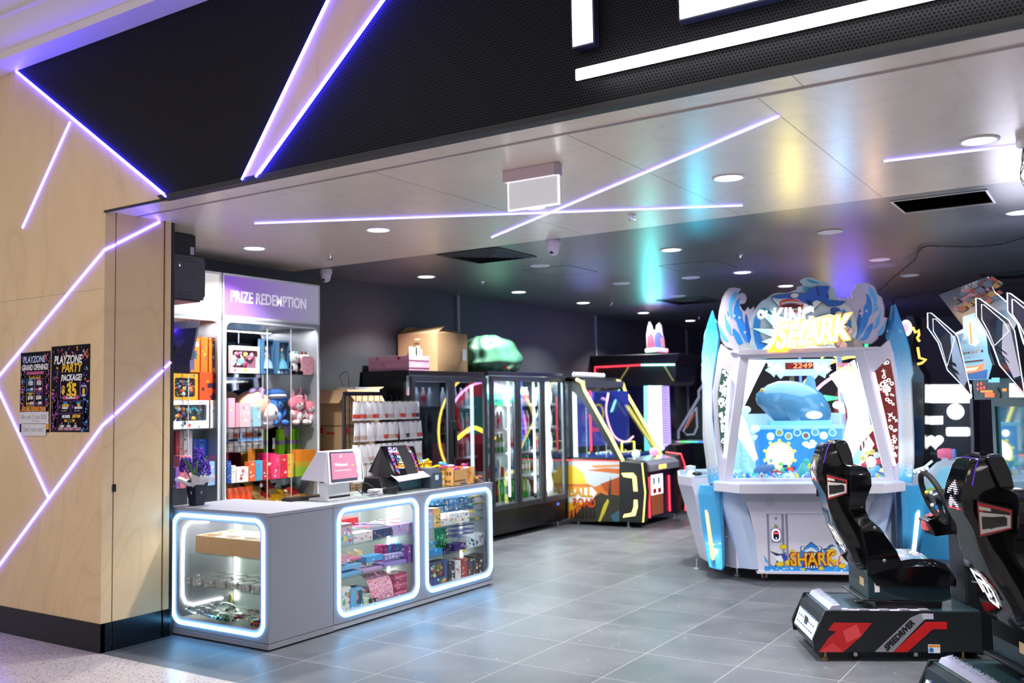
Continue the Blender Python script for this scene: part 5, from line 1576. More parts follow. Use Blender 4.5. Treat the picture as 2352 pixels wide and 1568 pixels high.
# white till: base, stand, customer screen towards the mall, operator screen behind
t = thing('till', 'white twin screen till showing a pink welcome screen', 'till', (-5.05, 5.32, CT))
M = Wm(t)
f = lambda px, py, x: at(px, py, X=x)
XS = -4.98     # customer screen plane leans; traced corners
c4 = [f(753, 1036, -5.0), f(829, 1033, -5.02), f(837, 1104, -4.96), f(758, 1113, -4.94)]
n_ = (c4[1]-c4[0]).cross(c4[3]-c4[0]).normalized(); n_ = n_ if n_.dot(CAM-c4[0]) > 0 else -n_

def bil(c, u_, v_):
  return (c[0]*(1-u_)+c[1]*u_)*(1-v_)+(c[3]*(1-u_)+c[2]*u_)*v_

def quadp(q, c, u0, u1, v0, v1, m, off=0, n=n_):
  q.quad(*[tuple(bil(c, a, b_)+n*off) for a, b_ in ((u0, v0), (u1, v0), (u1, v1), (u0, v1))], m)

q = MB(M); q.loft([[tuple(p+n_*o_) for p in c4] for o_ in (0, -.022)], WHITE); q.build('screen_case', t, bevel=.006)
q = MB(M); quadp(q, c4, .03, .97, .03, .95, C('1a2038', 'g'), .0012); q.build('screen_bezel', t)
q = MB(M); PS = C('d880a0', 'e'); quadp(q, c4, .07, .93, .07, .86, mat('till_screen', (.3, .1, .16), .1, emit=(.62, .25, .36), power=.5), .002)
uu = (c4[1]-c4[0]).normalized(); vv = (c4[0]-c4[3]).normalized()
q.text('Welcome!', tuple(bil(c4, .16, .47)+n_*.0025), uu, vv, .035, C('f0d8e0', 'e'), .0004)
for (a, b_, m_, s_) in ((.36, .17, C('f0e080', 'e'), .012), (.70, .5, C('e89038', 'e'), .016), (.84, .32, C('3a5a90', 'e'), .017), (.84, .42, C('e8b8a0', 'e'), .012), (.86, .66, C('e8d878', 'e'), .022)):
  c_ = bil(c4, a, b_)+n_*.0022; q.add([tuple(c_+uu*s_*cos(x_)+vv*s_*sin(x_)) for x_ in [2*pi*i/12 for i in range(12)]], [tuple(range(12))], m_)
quadp(q, c4, .16, .62, .60, .612, C('f0c8d4', 'e'), .0024)
q.build('screen', t)
# head wedge towards the operator
b4 = [f(718, 1040, -5.22), f(744, 1035, -5.03), f(752, 1107, -4.97), f(689, 1102, -5.30)]
q = MB(M)
ww = Vector((-.02, .26, 0))
A = [Vector(c4[0])-n_*.02, Vector(c4[3])-n_*.02]
tp = c4[0]+Vector((-.11, .0, -.003)); bt = f(690, 1101, -5.25)
side = [c4[0]-n_*.015, tp, bt, bt+Vector((.04, 0, -.004)), c4[3]-n_*.015+Vector((-.05, 0, .02)), c4[3]-n_*.015]
dy_ = Vector((0, (c4[1]-c4[0]).length*.96, 0))
q.loft([[tuple(p) for p in side], [tuple(p+dy_) for p in side]], WHITE); q.build('operator_screen', t, bevel=.004)
q = MB(M); st0 = [f(727, 1085, -5.06), f(752, 1112, -4.99)]
q.loft([[(-5.10, 5.20, CT+.012), (-5.02, 5.20, CT+.012), (-5.02, 5.44, CT+.012), (-5.10, 5.44, CT+.012)], [(-5.14, 5.20, CT+.22), (-5.03, 5.20, CT+.22), (-5.03, 5.44, CT+.22), (-5.14, 5.44, CT+.22)]], WHITE); q.build('stand', t, bevel=.004)
q = MB(M); q.rbox(-5.19, -4.99, 5.17, 5.47, CT, CT+.014, .01, WHITE); q.build('base_plate', t); q = MB(M); q.box(-5.018, -5.012, 5.21, 5.43, CT+.014, CT+.03, BLACK); q.build('base_gap', t)
p_ = at(741, 1082, X=-5.03); MB(M).box(-5.10, -5.06, 5.197, 5.1995, 1.03, 1.075, BLACK).build('card_reader', t)
# black till with a small poster on its back
t = thing('till', 'black till with a small party poster taped to its sloping screen', 'till', (-5.1, 5.9, CT), 0)
M = Wm(t)
e4 = [f(884, 1024, -5.08), f(944, 1024, -5.10), f(962, 1090, -4.99), f(912, 1092, -4.97)]
ne = (e4[1]-e4[0]).cross(e4[3]-e4[0]).normalized(); ne = ne if ne.dot(CAM-e4[0]) > 0 else -ne
q = MB(M); E4 = [e4[0]-(e4[1]-e4[0])*.12, e4[1]+(e4[1]-e4[0])*.12, e4[2]+(e4[2]-e4[3])*.14, e4[3]-(e4[2]-e4[3])*.1]
q.loft([[tuple(p+ne*o_) for p in E4] for o_ in (-.001, -.02)], GBLACK); q.build('customer_screen', t)
q = MB(M); bt2 = f(846, 1084, -5.28); sd = [E4[0]-ne*.012, bt2, bt2+Vector((.03, 0, -.004)), Vector((-5.12, E4[0].y, CT+.10)), E4[3]-ne*.012]
q.loft([[tuple(p) for p in sd], [tuple(p+Vector((0, .32, 0))) for p in sd]], MBLACK); q.build('operator_screen', t)
q = MB(M); q.loft([[(-5.22, 5.78, CT+.0), (-4.98, 5.78, CT+.0), (-4.98, 6.02, CT), (-5.22, 6.02, CT)], [(-5.2, 5.80, CT+.13), (-5.04, 5.80, CT+.13), (-5.04, 6.0, CT+.13), (-5.2, 6.0, CT+.13)]], BLACK); q.build('stand', t, bevel=.01)
Pm = MB()
poster_opening(Pm, 0, 0, .375, .53)
W3 = (e4[1]-e4[0]).length; H3 = (e4[0]-e4[3]).length
q = MB(M)
ux = (e4[2]-e4[3]).normalized(); vz = (e4[0]-e4[3]).normalized()
vs_ = [tuple(e4[3]+ux*(v[0]*W3/.375)+vz*(v[2]*H3/.53)+ne*(.002-v[1]*.5)) for v in Pm.v]
b0 = len(q.v)
for f_, k in zip(Pm.f, Pm.mi):
  pass
q.M = M; q.add(vs_, Pm.f, NAVY); q.mi = [q.mid(Pm.m[k]) for k in Pm.mi]; q.build('poster_sheet', t)
# card terminal, rolls, printer, drawer, paper
t = thing('card_terminal', 'black card payment terminal with coloured keys by the counter edge', 'card terminal', (-4.965, 5.80, CT), radians(-60))
q = MB(); q.loft([[(-.04, -.09, 0), (.04, -.09, 0), (.04, -.09, .03), (-.04, -.09, .03)], [(-.042, .09, 0), (.042, .09, 0), (.042, .09, .065), (-.042, .09, .065)]], BLACK); q.build('body', t, bevel=.008)
q = MB(); q.quad((-.03, .0, .053), (.03, .0, .053), (.03, .07, .064), (-.03, .07, .064), C('2a3a38', 'g')); q.build('display', t)
q = MB(); kc = ['e8e8e8', 'd8d8d8', 'e8e8e8', 'c03030', 'e0b020', '30a040']
for r_ in range(4):
  for c_ in range(3):
    m_ = C(kc[3+c_]) if r_ == 0 else C('70767c'); yy = -.075+r_*.018; zz = .03+(yy+.09)/.18*.035
    q.box(-.028+c_*.02, -.012+c_*.02, yy, yy+.012, zz, zz+.005, m_)
q.build('keys', t)
q = MB(); q.tube(smoothline([(-5.05, 5.78, CT+.03), (-5.12, 5.72, CT+.09), (-5.14, 5.64, CT+.06), (-5.1, 5.66, CT+.012), (-5.2, 5.8, CT+.012), (-5.26, 6.0, CT+.02)], 6), .004, RUBBER, 6); q.tube(smoothline([(-5.02, 5.84, CT+.04), (-5.1, 5.8, CT+.14), (-5.12, 5.9, CT+.1), (-5.03, 6.1, CT+.03), (-4.99, 6.3, CT+.01)], 6), .003, RUBBER, 6)
tag(q.build('till_cables', smooth=60), 'tangled black cables between the tills', 'cable')
for i in range(5):
  q = MB(); q.rbox(-.05, .05, -.035, .035, 0, .012, .006, C(['c8c0d0', 'e0dce4', 'b0a8b8', 'd8d0d8', 'eceaf0'][i])); shapes(q, -.05, .05, 0, .012, -.0355, 4, random.Random(i), [C('705a80'), C('403848')], .3, .6)
  q.add([(x_, y_, .0122) for x_, y_ in circ(0, 0, .02, 8)], [tuple(range(8))], C('80708a')); o = q.build('sticker_pack'); o.location = (-4.955+.012*i % .03, 5.635+.01*(i % 2), CT+.012*(i // 1)); o.location.z = CT+.0125*i*.8 if i else CT; o.rotation_euler = (0, 0, .4*i); tag(o, 'small grey and white sticker pack, %s from the bottom of the little heap' % ORD[i], 'pack', 'sticker packs beside the white till')
t = thing('cash_drawer', 'dark teal cash drawer under the handwritten paper', 'cash drawer', (-5.13, 6.15, CT)); M = Wm(t)
q = MB(M); q.box(-5.30, -5.005, 5.97, 6.30, CT, CT+.105, C('1f4450')); q.build('housing', t, bevel=.004); MB(M).box(-5.004, -4.998, 5.985, 6.285, CT+.02, CT+.085, C('24505c')).build('drawer_front', t, bevel=.002)
t = thing('receipt_printer', 'dark grey receipt printer with a pale label at the end of the cash drawer', 'printer', (-4.98, 6.34, CT)); M = Wm(t)
q = MB(M); q.prism([(-5.12, CT), (-4.90, CT), (-4.90, CT+.13), (-4.93, CT+.165), (-5.12, CT+.165)], 'y', 6.31, 6.45, C('3a4654')); q.build('housing', t, bevel=.006)
MB(M).box(-4.90, -4.8992, 6.35, 6.395, CT+.07, CT+.11, C('c8e8f0')).build('label', t); MB(M).box(-5.07, -4.95, 6.33, 6.43, CT+.165, CT+.168, C('6a7078')).build('paper_cover', t)
s4 = [f(898, 1091, -5.0), f(976, 1081, -5.0), f(988, 1094, -4.92), f(916, 1106, -4.90)]
q = MB(); q.loft([[tuple(p) for p in s4], [tuple(p+Vector((0, 0, .0012))) for p in s4]], C('f0f0f4'))
uz = (s4[1]-s4[0]).normalized(); vzz = (s4[0]-s4[3]).normalized()
q.text('Offer ends 21 June 2026!', tuple(s4[3]*.75+s4[0]*.25+uz*.04+Vector((.0, 0, .004))), uz, vzz, .036, INK, .0003, 'LEFT', .62, -.0006)
tag(q.build('handwritten_note'), 'white handwritten paper sheet resting on the cash drawer', 'note', 'handwritten notes')
# snack boxes
t = thing('snack_display_box', 'brown printed carton with a torn front full of pink wrapped snacks', 'snack box', (-4.96, 6.72, CT)); M = Wm(t)
q = MB(M); KB = C('c89a5c'); y0, y1, x0, x1 = 6.56, 6.86, -5.1, -4.86
q.box(x1-.004, x1, y0, y0+.2, CT, CT+.135, KB); q.prism([(y0+.2, CT), (y1, CT), (y1, CT+.15), (y0+.25, CT+.02)], 'x', x1-.004, x1, KB); q.box(x0, x1, y0, y0+.004, CT, CT+.16, KB); q.box(x0, x1, y1-.004, y1, CT, CT+.15, KB); q.box(x0, x0+.004, y0, y1, CT, CT+.16, KB); q.box(x0, x1, y0, y1, CT, CT+.005, KB)
for k in range(6):
  q.box(x1, x1+.0006, y0+.015+.026*k, y0+.034+.026*k, CT+.035, CT+.05, C('4a3020')); q.box(x0+.04+.03*k, x0+.06+.03*k, y0-.0006, y0, CT+.09, CT+.12, C('5a3c28')); q.box(x0+.03+.03*k, x0+.05+.03*k, y0-.0006, y0, CT+.03, CT+.05, C('5a3c28'))
q.box(x1, x1+.0006, y0+.09, y0+.18, CT+.01, CT+.024, C('3a4a80')); q.build('carton', t)
q = MB(M); rnd = random.Random(22)
for k in range(26):
  c_ = (rnd.uniform(x0+.03, x1-.03), rnd.uniform(y0+.03, y1-.04), CT+.11+rnd.uniform(0, .06)); q.ell(c_, (.03, .022, .012), C(rnd.choice(['d83a98', 'f070b8', 'f8e0e8', '8a3ac0', 'e83048']), 'g'), 8, 5, Matrix.Rotation(rnd.uniform(-1, 1), 3, 'Z'))
q.build('wrapped_snacks', t, 50)
t = thing('snack_display_box', 'yellow display carton of crisp packets behind the printer', 'snack box', (-5.08, 6.56, CT)); M = Wm(t)
q = MB(M); q.box(-5.24, -4.95, 6.44, 6.55, CT, CT+.13, C('e8b828')); q.box(-4.95, -4.949, 6.45, 6.54, CT+.02, CT+.05, C('f8f0e0')); q.box(-4.95, -4.949, 6.45, 6.54, CT+.07, CT+.1, C('f8f0e0')); q.build('carton', t)
q = MB(M)
for k in range(18):
  c_ = (rnd.uniform(-5.23, -4.96), rnd.uniform(6.42, 6.6), CT+.15+rnd.uniform(0, .06)); q.ell(c_, (.045, .035, .014), C(rnd.choice(['f0c818', 'e8b010', 'f8d830', 'e04828', '3a98d8']), 'g'), 8, 5, Matrix.Rotation(rnd.uniform(-1, 1), 3, 'Y'))
q.build('packets', t, 50)
t = thing('candy_tub', 'clear square tub of wrapped candies at the far end of the counter', 'tub', (-4.92, 6.955, CT)); M = Matrix()
q = MB(); q.ring(rrect(-.075, .075, -.065, .065, .012, 3), rrect(-.072, .072, -.062, .062, .011, 3), 'z', 0, .10, ACRYL); q.box(-.07, .07, -.06, .06, 0, .003, ACRYL); q.build('tub', t)
q = MB()
for k in range(70):
  q.ell((rnd.uniform(-.06, .06), rnd.uniform(-.05, .05), rnd.uniform(.01, .055)), (.012, .009, .008), C(rnd.choice(['e03048', 'f08a20', '9038b0', 'f0d030', '50a040', 'e860a0']), 'g'), 6, 4)
o = q.build('candies', t); o['kind'] = 'stuff'
# ================================================================== BEHIND THE COUNTER
def carton(name, label, x0, x1, y0, y1, z0, z1, m, flaps=0, group=None, tape=None, rz=0, extra=None, cat='cardboard box'):
  t = thing(name, label, cat, ((x0+x1)/2, (y0+y1)/2, z0), rz, group)
  hx, hy, h = (x1-x0)/2, (y1-y0)/2, z1-z0
  q = MB()
  if flaps:
    q.ring([(-hx, -hy), (hx, -hy), (hx, hy), (-hx, hy)], [(-hx+.006, -hy+.006), (hx-.006, -hy+.006), (hx-.006, hy-.006), (-hx+.006, hy-.006)], 'z', 0, h, m)
    q.box(-hx, hx, -hy, hy, 0, .006, m)
  else:
    q.box(-hx, hx, -hy, hy, 0, h, m)
    q.box(-hx+.0, hx, -.004, .004, h, h+.001, C('6a4a28'))
  q.build('body', t)
  if flaps:
    for (k, ang, L) in flaps:
      q = MB(); c_, s_ = cos(ang)*L, sin(ang)*L
      th = .005
      if k == '+x':
        e = [(hx, -hy, h), (hx, hy, h), (hx+c_, hy*.93, h+s_), (hx+c_, -hy*.93, h+s_)]
      elif k == '-y':
        e = [(-hx, -hy, h), (hx, -hy, h), (hx*.93, -hy-c_, h+s_), (-hx*.93, -hy-c_, h+s_)]
      elif k == '+y':
        e = [(-hx, hy, h), (hx, hy, h), (hx*.93, hy+c_, h+s_), (-hx*.93, hy+c_, h+s_)]
      else:
        e = [(-hx, -hy, h), (-hx, hy, h), (-hx-c_, hy*.93, h+s_), (-hx-c_, -hy*.93, h+s_)]
      q.loft([e, [(a, b_, c2+th) for a, b_, c2 in e]], CARD2); q.build('flap', t)
  if tape:
    q = MB()
    for (a0_, a1_, b0_, b1_, c0_, c1_) in tape:
      q.box(a0_-hx if a0_ is not None else -hx-.0008, a1_-hx, b0_-hy, b1_-hy, c0_, c1_, RED)
    q.build('red_tape', t)
  return t

G = 'cardboard boxes stacked beside the prize cabinet'
x0, x1, y0, y1 = -6.86, -6.50, 6.98, 7.42
carton('cardboard_box', 'lowest brown cardboard box of the stack beside the prize cabinet', x0, x1, y0, y1, .55, 1.10, CARD2, group=G)
carton('cardboard_box', 'lowest box under the taped one', x0, x1, y0, y1, .0, .55, CARD2, group=G)
o = carton('cardboard_box', 'brown cardboard box with red tape corners in the middle of the stack', x0, x1, y0, y1, 1.101, 1.40, CARD, group=G)
q = MB(); hx, hy = .18, .22
for z_ in (.0, .22):
  q.box(-hx-.001, -hx+.06, -hy-.001, -hy+.001, z_+.01, z_+.07, RED); q.box(-hx+.1, hx*.2, -hy-.0012, -hy+.001, z_+.0, z_+.018, RED); q.box(hx-.001, hx+.001, -hy, -hy+.05, z_+.01, z_+.06, RED)
q.build('red_tape', o)
carton('cardboard_box', 'open brown cardboard box with drooping flaps on top of the stack', x0-.02, x1+.02, y0, y1+.04, 1.402, 1.76, CARD, [('+x', -.9, .15), ('-y', -.95, .16), ('+y', .3, .1)], G)
q = MB(); q.tube(smoothline([(-6.66, 7.15, 1.78), (-6.70, 7.12, 1.90), (-6.64, 7.16, 1.95), (-6.60, 7.14, 1.88), (-6.63, 7.18, 1.78), (-6.52, 7.1, 1.72), (-6.48, 7.05, 1.6)], 6), .004, RUBBER, 6)
tag(q.build('loose_cable', smooth=60), 'loop of thin black cable sticking up from the open box', 'cable')
q = MB(); q.rbox(-6.80, -6.52, 7.10, 7.42, 1.77, 1.79, .1, C('c8ccd8', 'g')); tag(q.build('clear_lid'), 'pale round-cornered plastic lid lying in the open box', 'lid')

# rack of bagged sweets
t = thing('bag_rack', 'black wire rack hung with clear bags of sweets behind the tills', 'rack', (-6.2, 6.6, 0)); 
RY0, RY1, RXX = 6.66, 7.44, -6.0
M = Wm(t)
fr_ = Frame(0, 0, 0)
ra = at(797, 1000, X=RXX); rb = at(945, 1000, X=RXX)
RY0, RY1 = ra.y, rb.y
rz_ = lambda py, px=870: at(px, py, X=RXX).z
zt = rz_(908, 800)
q = MB(M)
for yy in (RY0, RY1):
  q.box(RXX-.05, RXX-.02, yy-.012, yy+.012, .04, zt, MBLACK); q.box(RXX-.22, RXX+.14, yy-.015, yy+.015, 0, .04, MBLACK)
for k in range(22):
  z_ = .2+(zt-.2)*k/21; q.box(RXX-.045, RXX-.038, RY0, RY1, z_-.002, z_+.002, BLACK)
for k in range(12):
  y_ = RY0+(RY1-RY0)*k/11; q.box(RXX-.046, RXX-.04, y_-.002, y_+.002, .1, zt, BLACK)
q.build('grid_frame', t)
q = MB(M); q.box(RXX-.04, RXX-.02, RY0-.01, RY0+.62*(RY1-RY0), zt-.0, zt+.035, mat('rack_topper', (.01, .01, .03), .15)); q.build('header_strip', t)
q = MB(M)
rows = [rz_(925), rz_(972), rz_(1020), rz_(1062)]
for z_ in rows:
  for k in range(12):
    y_ = RY0+.03+(RY1-RY0-.06)*k/11
    q.tube([(RXX-.04, y_, z_), (RXX+.12, y_, z_+.006), (RXX+.125, y_, z_+.018)], .003, BLACK, 5)
q.build('hooks', t)
BAGW = mat('frosted_bag', (.86, .85, .88), .25, spec=.8, alpha=.92)
bagp = {}
for r_, z_ in enumerate(rows):
  h_ = (rows[0]-rows[1])*.86
  for k in range(12):
    for dd in (0,):
      key = ('r', 'b', 'c', 'w')[[0, 0, 2, 0, 3, 0, 2, 3, 0, 3, 0, 1][k] if r_ == 0 else [2, 2, 3, 3, 3, 0, 2, 0, 3, 1, 3, 0][k] if r_ == 1 else [3, 3, 2, 3, 3, 3, 2, 3, 3, 3, 3, 2][k]]
      low = {'r': 'd84a34', 'b': '383848', 'c': 'c8a8a0', 'w': 'd8d4da'}[key]
      y_ = RY0+.03+(RY1-RY0-.06)*k/11
      if key not in bagp:
        q = MB(); pouch(q, .095, .2, .03, [(.1, BAGW), (.38, C(low, 'g')), (1, BAGW)], seed=ord(key)); q.v = [(a, b_, c_-.2) for a, b_, c_ in q.v]
        o = q.build('sweet_bag', smooth=60); bagp[key] = o
        tag(o, 'x', 'sweet bag', 'bagged sweets on the rack')
      else:
        o = bagp[key].copy(); COL.objects.link(o)
      rr = random.Random(r_*20+k)
      o.location = (RXX+.10, y_, z_+.012); o.rotation_euler = (rr.uniform(-.08, .05), rr.uniform(-.06, .06), FACE+rr.uniform(-.6, .35)); o.scale = (1, 1, h_/.2*1.03)
      o['label'] = 'clear sweet bag with %s, %s on the %s row of the rack' % ({'r': 'red sweets', 'b': 'dark sweets', 'c': 'pinkish sweets', 'w': 'pale sweets'}[key], ORD[k], ['top', 'second', 'third', 'lowest'][r_])

# ------------------------------------------------------------------ fridges
FRX = -6.28
FRB = mat('fridge_black', (.010, .011, .016), .28)
FRD = mat('fridge_door_frame', (.035, .042, .062), .32)

def fridge(y0, y1, ztop, nd, zd0, label, glow, mirror, leftlines):
  t = thing('glass_door_fridge', label, 'fridge', (FRX-.33, (y0+y1)/2, 0)); M = Wm(t)
  xb = WX+.005
  q = MB(M); xi = FRX-.06
  q.box(xb, xi, y0, y0+.04, .07, ztop, FRB); q.box(xb, xi, y1-.04, y1, .07, ztop, FRB); q.box(xb, xb+.03, y0, y1, .07, ztop, FRB)
  q.box(xb, xi, y0, y1, zd0-.30, zd0-.0, FRB); q.box(xb, xi, y0, y1, ztop-.06, ztop, FRB)
  q.box(xb+.03, xb+.033, y0+.04, y1-.04, zd0, ztop-.06, C('e0e8ea'))
  q.build('cabinet', t, bevel=.003)
  q = MB(M); q.box(xi, FRX, y0, y1, ztop-.052, ztop, FRB); q.build('top_panel', t, bevel=.004)
  q = MB(M); q.box(xi, FRX, y0, y1, .07, zd0-.01, FRB)
  for c_ in ((y0+(y1-y0)*.22), (y0+(y1-y0)*.74)):
    for k in range(7):
      q.box(FRX, FRX+.002, c_-.19, c_+.19, .12+k*.022, .127+k*.022, C('34343a'))
  q.build('lower_grille', t)
  q = MB(M)
  for yy in (y0+.08, y1-.08):
    for xx in (FRX-.08, FRX-.5):
      q.lathe([(.03, 0), (.03, .01), (.012, .014), (.012, .07)], (xx, yy, 0), CHROME, 12)
  q.build('feet', t)
  if nd == 3:
    MB(M).box(FRX+.0, FRX+.003, y1-.22, y1-.16, zd0-.075, zd0-.045, C('3a60d0', 'e')).build('temperature_display', t)
  w = (y1-y0)/nd
  for d_ in range(nd):
    a, b_ = y0+w*d_+.008, y0+w*(d_+1)-.008
    dr = MB(M).ring(rrect(a, b_, zd0, ztop-.06, .003, 1), rrect(a+.055, b_-.055, zd0+.06, ztop-.11, .003, 1), 'x', FRX, FRX+.04, FRD).build('door', t, bevel=.003)
    MB(M).box(FRX+.018, FRX+.022, a+.055, b_-.055, zd0+.06, ztop-.11, TINT if not mirror else glassy('mirrored_door_glass', (.5, .54, .6), .30, .01)).build('door_glass', dr)
    MB(M).ring(rrect(a+.056, b_-.056, zd0+.061, ztop-.111, .002, 1), rrect(a+.064, b_-.064, zd0+.069, ztop-.119, .002, 1), 'x', FRX+.024, FRX+.03, C('8a98a4')).build('glazing_bead', dr)
    hy_ = (b_-.025) if (nd == 2 and d_ == 0) else ((a+.025) if nd == 2 else None)
    if hy_:
      q = MB(M); q.box(FRX+.04, FRX+.075, hy_-.018, hy_+.018, 1.02, 1.42, MBLACK); q.build('handle', dr, bevel=.006)
    nsh = 5
    for k in range(1, nsh):
      z_ = zd0+.06+(ztop-.17-zd0)*k/nsh
      sm = MB(M); sm.box(xb+.04, FRX-.09, a+.03, b_-.03, z_-.012, z_-.008, C('c8d4d8')); sm.box(FRX-.10, FRX-.09, a+.03, b_-.03, z_-.018, z_+.014, C('e8eef0')); sm.build('shelf', t)
    z_ = zd0+.06
    MB(M).box(FRX-.10, FRX-.09, a+.03, b_-.03, z_-.03, z_+.014, C('e8eef0')).build('shelf', t)
  return t

F3 = (9.17, 10.93, 1.985, 3, .345)
fridge(*F3, 'black three door drinks fridge full of bottles, brightly lit inside', 1, False, 0)
F2 = (7.70, 9.10, 1.965, 2, .36)
fridge(*F2, 'black two door fridge with dark mirrored glass behind the tills', 1, True, 0)
# fridge lighting: vertical light tubes
for i, (yy, pw_, ww_, l) in enumerate(((9.70, 5, .010, 'a'), (10.29, 5, .010, 'b'), (10.62, 22, .05, 'c'))):
  m_ = mat('fridge_tube_%d' % (i if i == 2 else 0), (1, 1, 1), .5, emit=(.93, 1, 1), power=pw_)
  o = MB().rbox(FRX-.075, FRX-.06, yy-ww_, yy+ww_, .47, 1.86, .006, m_, 'x').build('light_tube')
  o.parent = [x for x in bpy.data.objects if x.name.startswith('glass_door_fridge')][0]
  o.matrix_parent_inverse = o.parent.matrix_basis.inverted()
lamp('fridge_lamp', 'AREA', (FRX-.12, 10.05, 1.87), 90, (.85, 1, 1), .1, (0, 0, 0), 1.6)
lamp('fridge_lamp', 'AREA', (FRX-.12, 8.4, 1.85), 7, (.85, .85, 1), .1, (0, 0, 0), 1.2)
y_ = at(1083, 950, X=FRX-.05).y
q = MB(); q.box(FRX-.05, FRX-.035, y_-.025, y_+.025, .5, 1.82, mat('fridge_tube_d', (1, 1, 1), .5, emit=(.9, .95, 1), power=7)); o = q.build('light_tube')
o.parent = [x for x in bpy.data.objects if x.name.startswith('glass_door_fridge')][1]; o.matrix_parent_inverse = o.parent.matrix_basis.inverted()

# drinks
def bottle(h, r, body, label_, cap, kind='bottle'):
  q = MB()
  if kind == 'can':
    q.lathe([(r*.85, 0), (r, .01), (r, h-.012), (r*.85, h), (0, h-.003)], (0, 0, 0), C(label_, 'g'), 14); q.lathe([(r*1.005, h*.3), (r*1.005, h*.7)], (0, 0, 0), C(body, 'g'), 14)
  else:
    q.lathe([(r*.8, 0), (r, .012), (r, h*.34)], (0, 0, 0), C(body, 'g'), 14); q.lathe([(r*1.01, h*.34), (r*1.01, h*.58)], (0, 0, 0), C(label_, 'g'), 14)
    q.lathe([(r, h*.58), (r*.97, h*.66), (r*.4, h*.88), (r*.36, h*.93)], (0, 0, 0), C(body, 'g'), 14); q.lathe([(r*.42, h*.93), (r*.42, h), (0, h)], (0, 0, 0), C(cap, 'g'), 12)
  return q.build('drink_bottle', smooth=40)

KINDS = {'g': (bottle(.24, .032, '3fae62', 'e8f4e8', '30a050'), 'green bottle with a white label'), 'k': (bottle(.26, .034, '241410', 'c82828', 'c82828'), 'dark cola bottle with a red label'),
     'w': (bottle(.23, .03, 'b8dce8', '3a78c8', 'e8e8f0'), 'clear water bottle with a blue label'), 'p': (bottle(.22, .03, 'e0a8b0', 'e04858', 'f0f0f0'), 'pink drink bottle with a red label'),
     't': (bottle(.2, .034, '48c8c0', '90e8e0', 'd8f8f0'), 'turquoise drink bottle'), 'r': (bottle(.13, .033, 'd82830', 'e84040', '', 'can'), 'red drink can'), 'b': (bottle(.24, .032, '2a3a70', 'e8e8f0', 'c82828'), 'navy bottle with a white label'),
     'e': (bottle(.31, .042, '35c040', '90e090', '20a030'), 'large bright green bottle'), 'c': (bottle(.22, .03, 'd8e8ec', 'f0f4f4', 'f0f0f0'), 'pale milk drink bottle')}
used = set()
LAY = [['bbkkee', 'rrwwcr', 'pggggg', 'ccccpc', 'tttttt'], ['eeeeec', 'wwwbgg', 'pppptt', 'cccppp', 'ttwwpp'], ['cccccc', 'ccccwc', 'ppcccc', 'wwcccc', 'cccccc']]
y0, y1, ztop, nd, zd0 = F3
w = (y1-y0)/3
DN = ['left', 'middle', 'right']
for d_ in range(3):
  a, b_ = y0+w*d_+.06, y0+w*(d_+1)-.07
  for k in range(5):
    z_ = zd0+.06+(ztop-.17-zd0)*k/5 if k else zd0+.065
    for j, ch in enumerate(LAY[d_][k]):
      src, nm = KINDS[ch]
      if ch in used:
        o = src.copy(); COL.objects.link(o)
      else:
        o = src; used.add(ch)
      o.location = (FRX-.145, a+.035+(b_-a-.07)*j/5, z_+.001)
      tag(o, '%s, %s on the %s shelf, %s door, bright fridge' % (nm.replace(' with a', ' with'), ORD[j], ['bottom', 'second', 'third', 'fourth', 'top'][k], DN[d_]), 'bottle', 'drinks on the %s shelf of the %s fridge door' % (['bottom', 'second', 'third', 'fourth', 'top'][k], DN[d_]))
y0, y1, ztop, nd, zd0 = F2
for d_ in range(2):
  for k in range(5):
    z_ = zd0+.06+(ztop-.17-zd0)*k/5 if k else zd0+.065
    for j in range(5):
      ch = 'pcrcp'[j] if k % 2 else 'cpcpc'[j]
      o = KINDS[ch][0].copy(); COL.objects.link(o)
      o.location = (FRX-.16, y0+.1+d_*.7+.115*j, z_+.001)
      tag(o, '%s, %s on the %s shelf, %s door, mirrored fridge' % (KINDS[ch][1].replace(' with a', ' with'), ORD[j], ['bottom', 'second', 'third', 'fourth', 'top'][k], ['left', 'right'][d_]), 'bottle', 'drinks in the mirrored fridge')
for ch in KINDS:
  if ch not in used and not KINDS[ch][0].get('label'):
    bpy.data.objects.remove(KINDS[ch][0])

# on top of the two door fridge
zt2 = 1.966
for i in range(2):
  a = at(860, 845, Z=zt2); 
  q = MB(); q.box(-.28, .28, -.17, .17, 0, .076, C('d89ab8')); q.box(-.283, .283, -.173, .173, .03, .078, C('e2a8c2')); shapes(q, -.283, .283, .03, .078, -.1735, 2, random.Random(i), [C('c03048')], .5, .8)
  for k in range(4):
    q.box(.283, .284, -.05+.022*k, -.036+.022*k, .045, .06, C('f0e4ee')); q.box(-.1+.03*k, -.08+.03*k, -.174, -.173, .045, .058, C('eccada'))
  o = q.build('pink_box', bevel=.003); o.location = (-6.59, 7.92, zt2+i*.079); tag(o, ['lower of two flat pink boxes on the mirrored fridge', 'upper of two flat pink boxes on the mirrored fridge'][i], 'box', 'flat pink boxes on the fridge')
t = thing('cardboard_box', 'large dented open cardboard box with a torn white label on the mirrored fridge', 'cardboard box', (-6.60, 8.55, zt2)); M = Wm(t)
bx = lambda px, py, x: at(px, py, X=x)
XF_, XB_ = -6.34, -6.90
fy0, fy1 = at(1024, 845, X=XF_).y, at(1074, 845, X=XF_).y+.22
fy0 = 8.28; fy1 = at(1074, 845, X=XF_).y
zt_ = at(1024, 765, X=XF_).z
q = MB(M)
n = 6
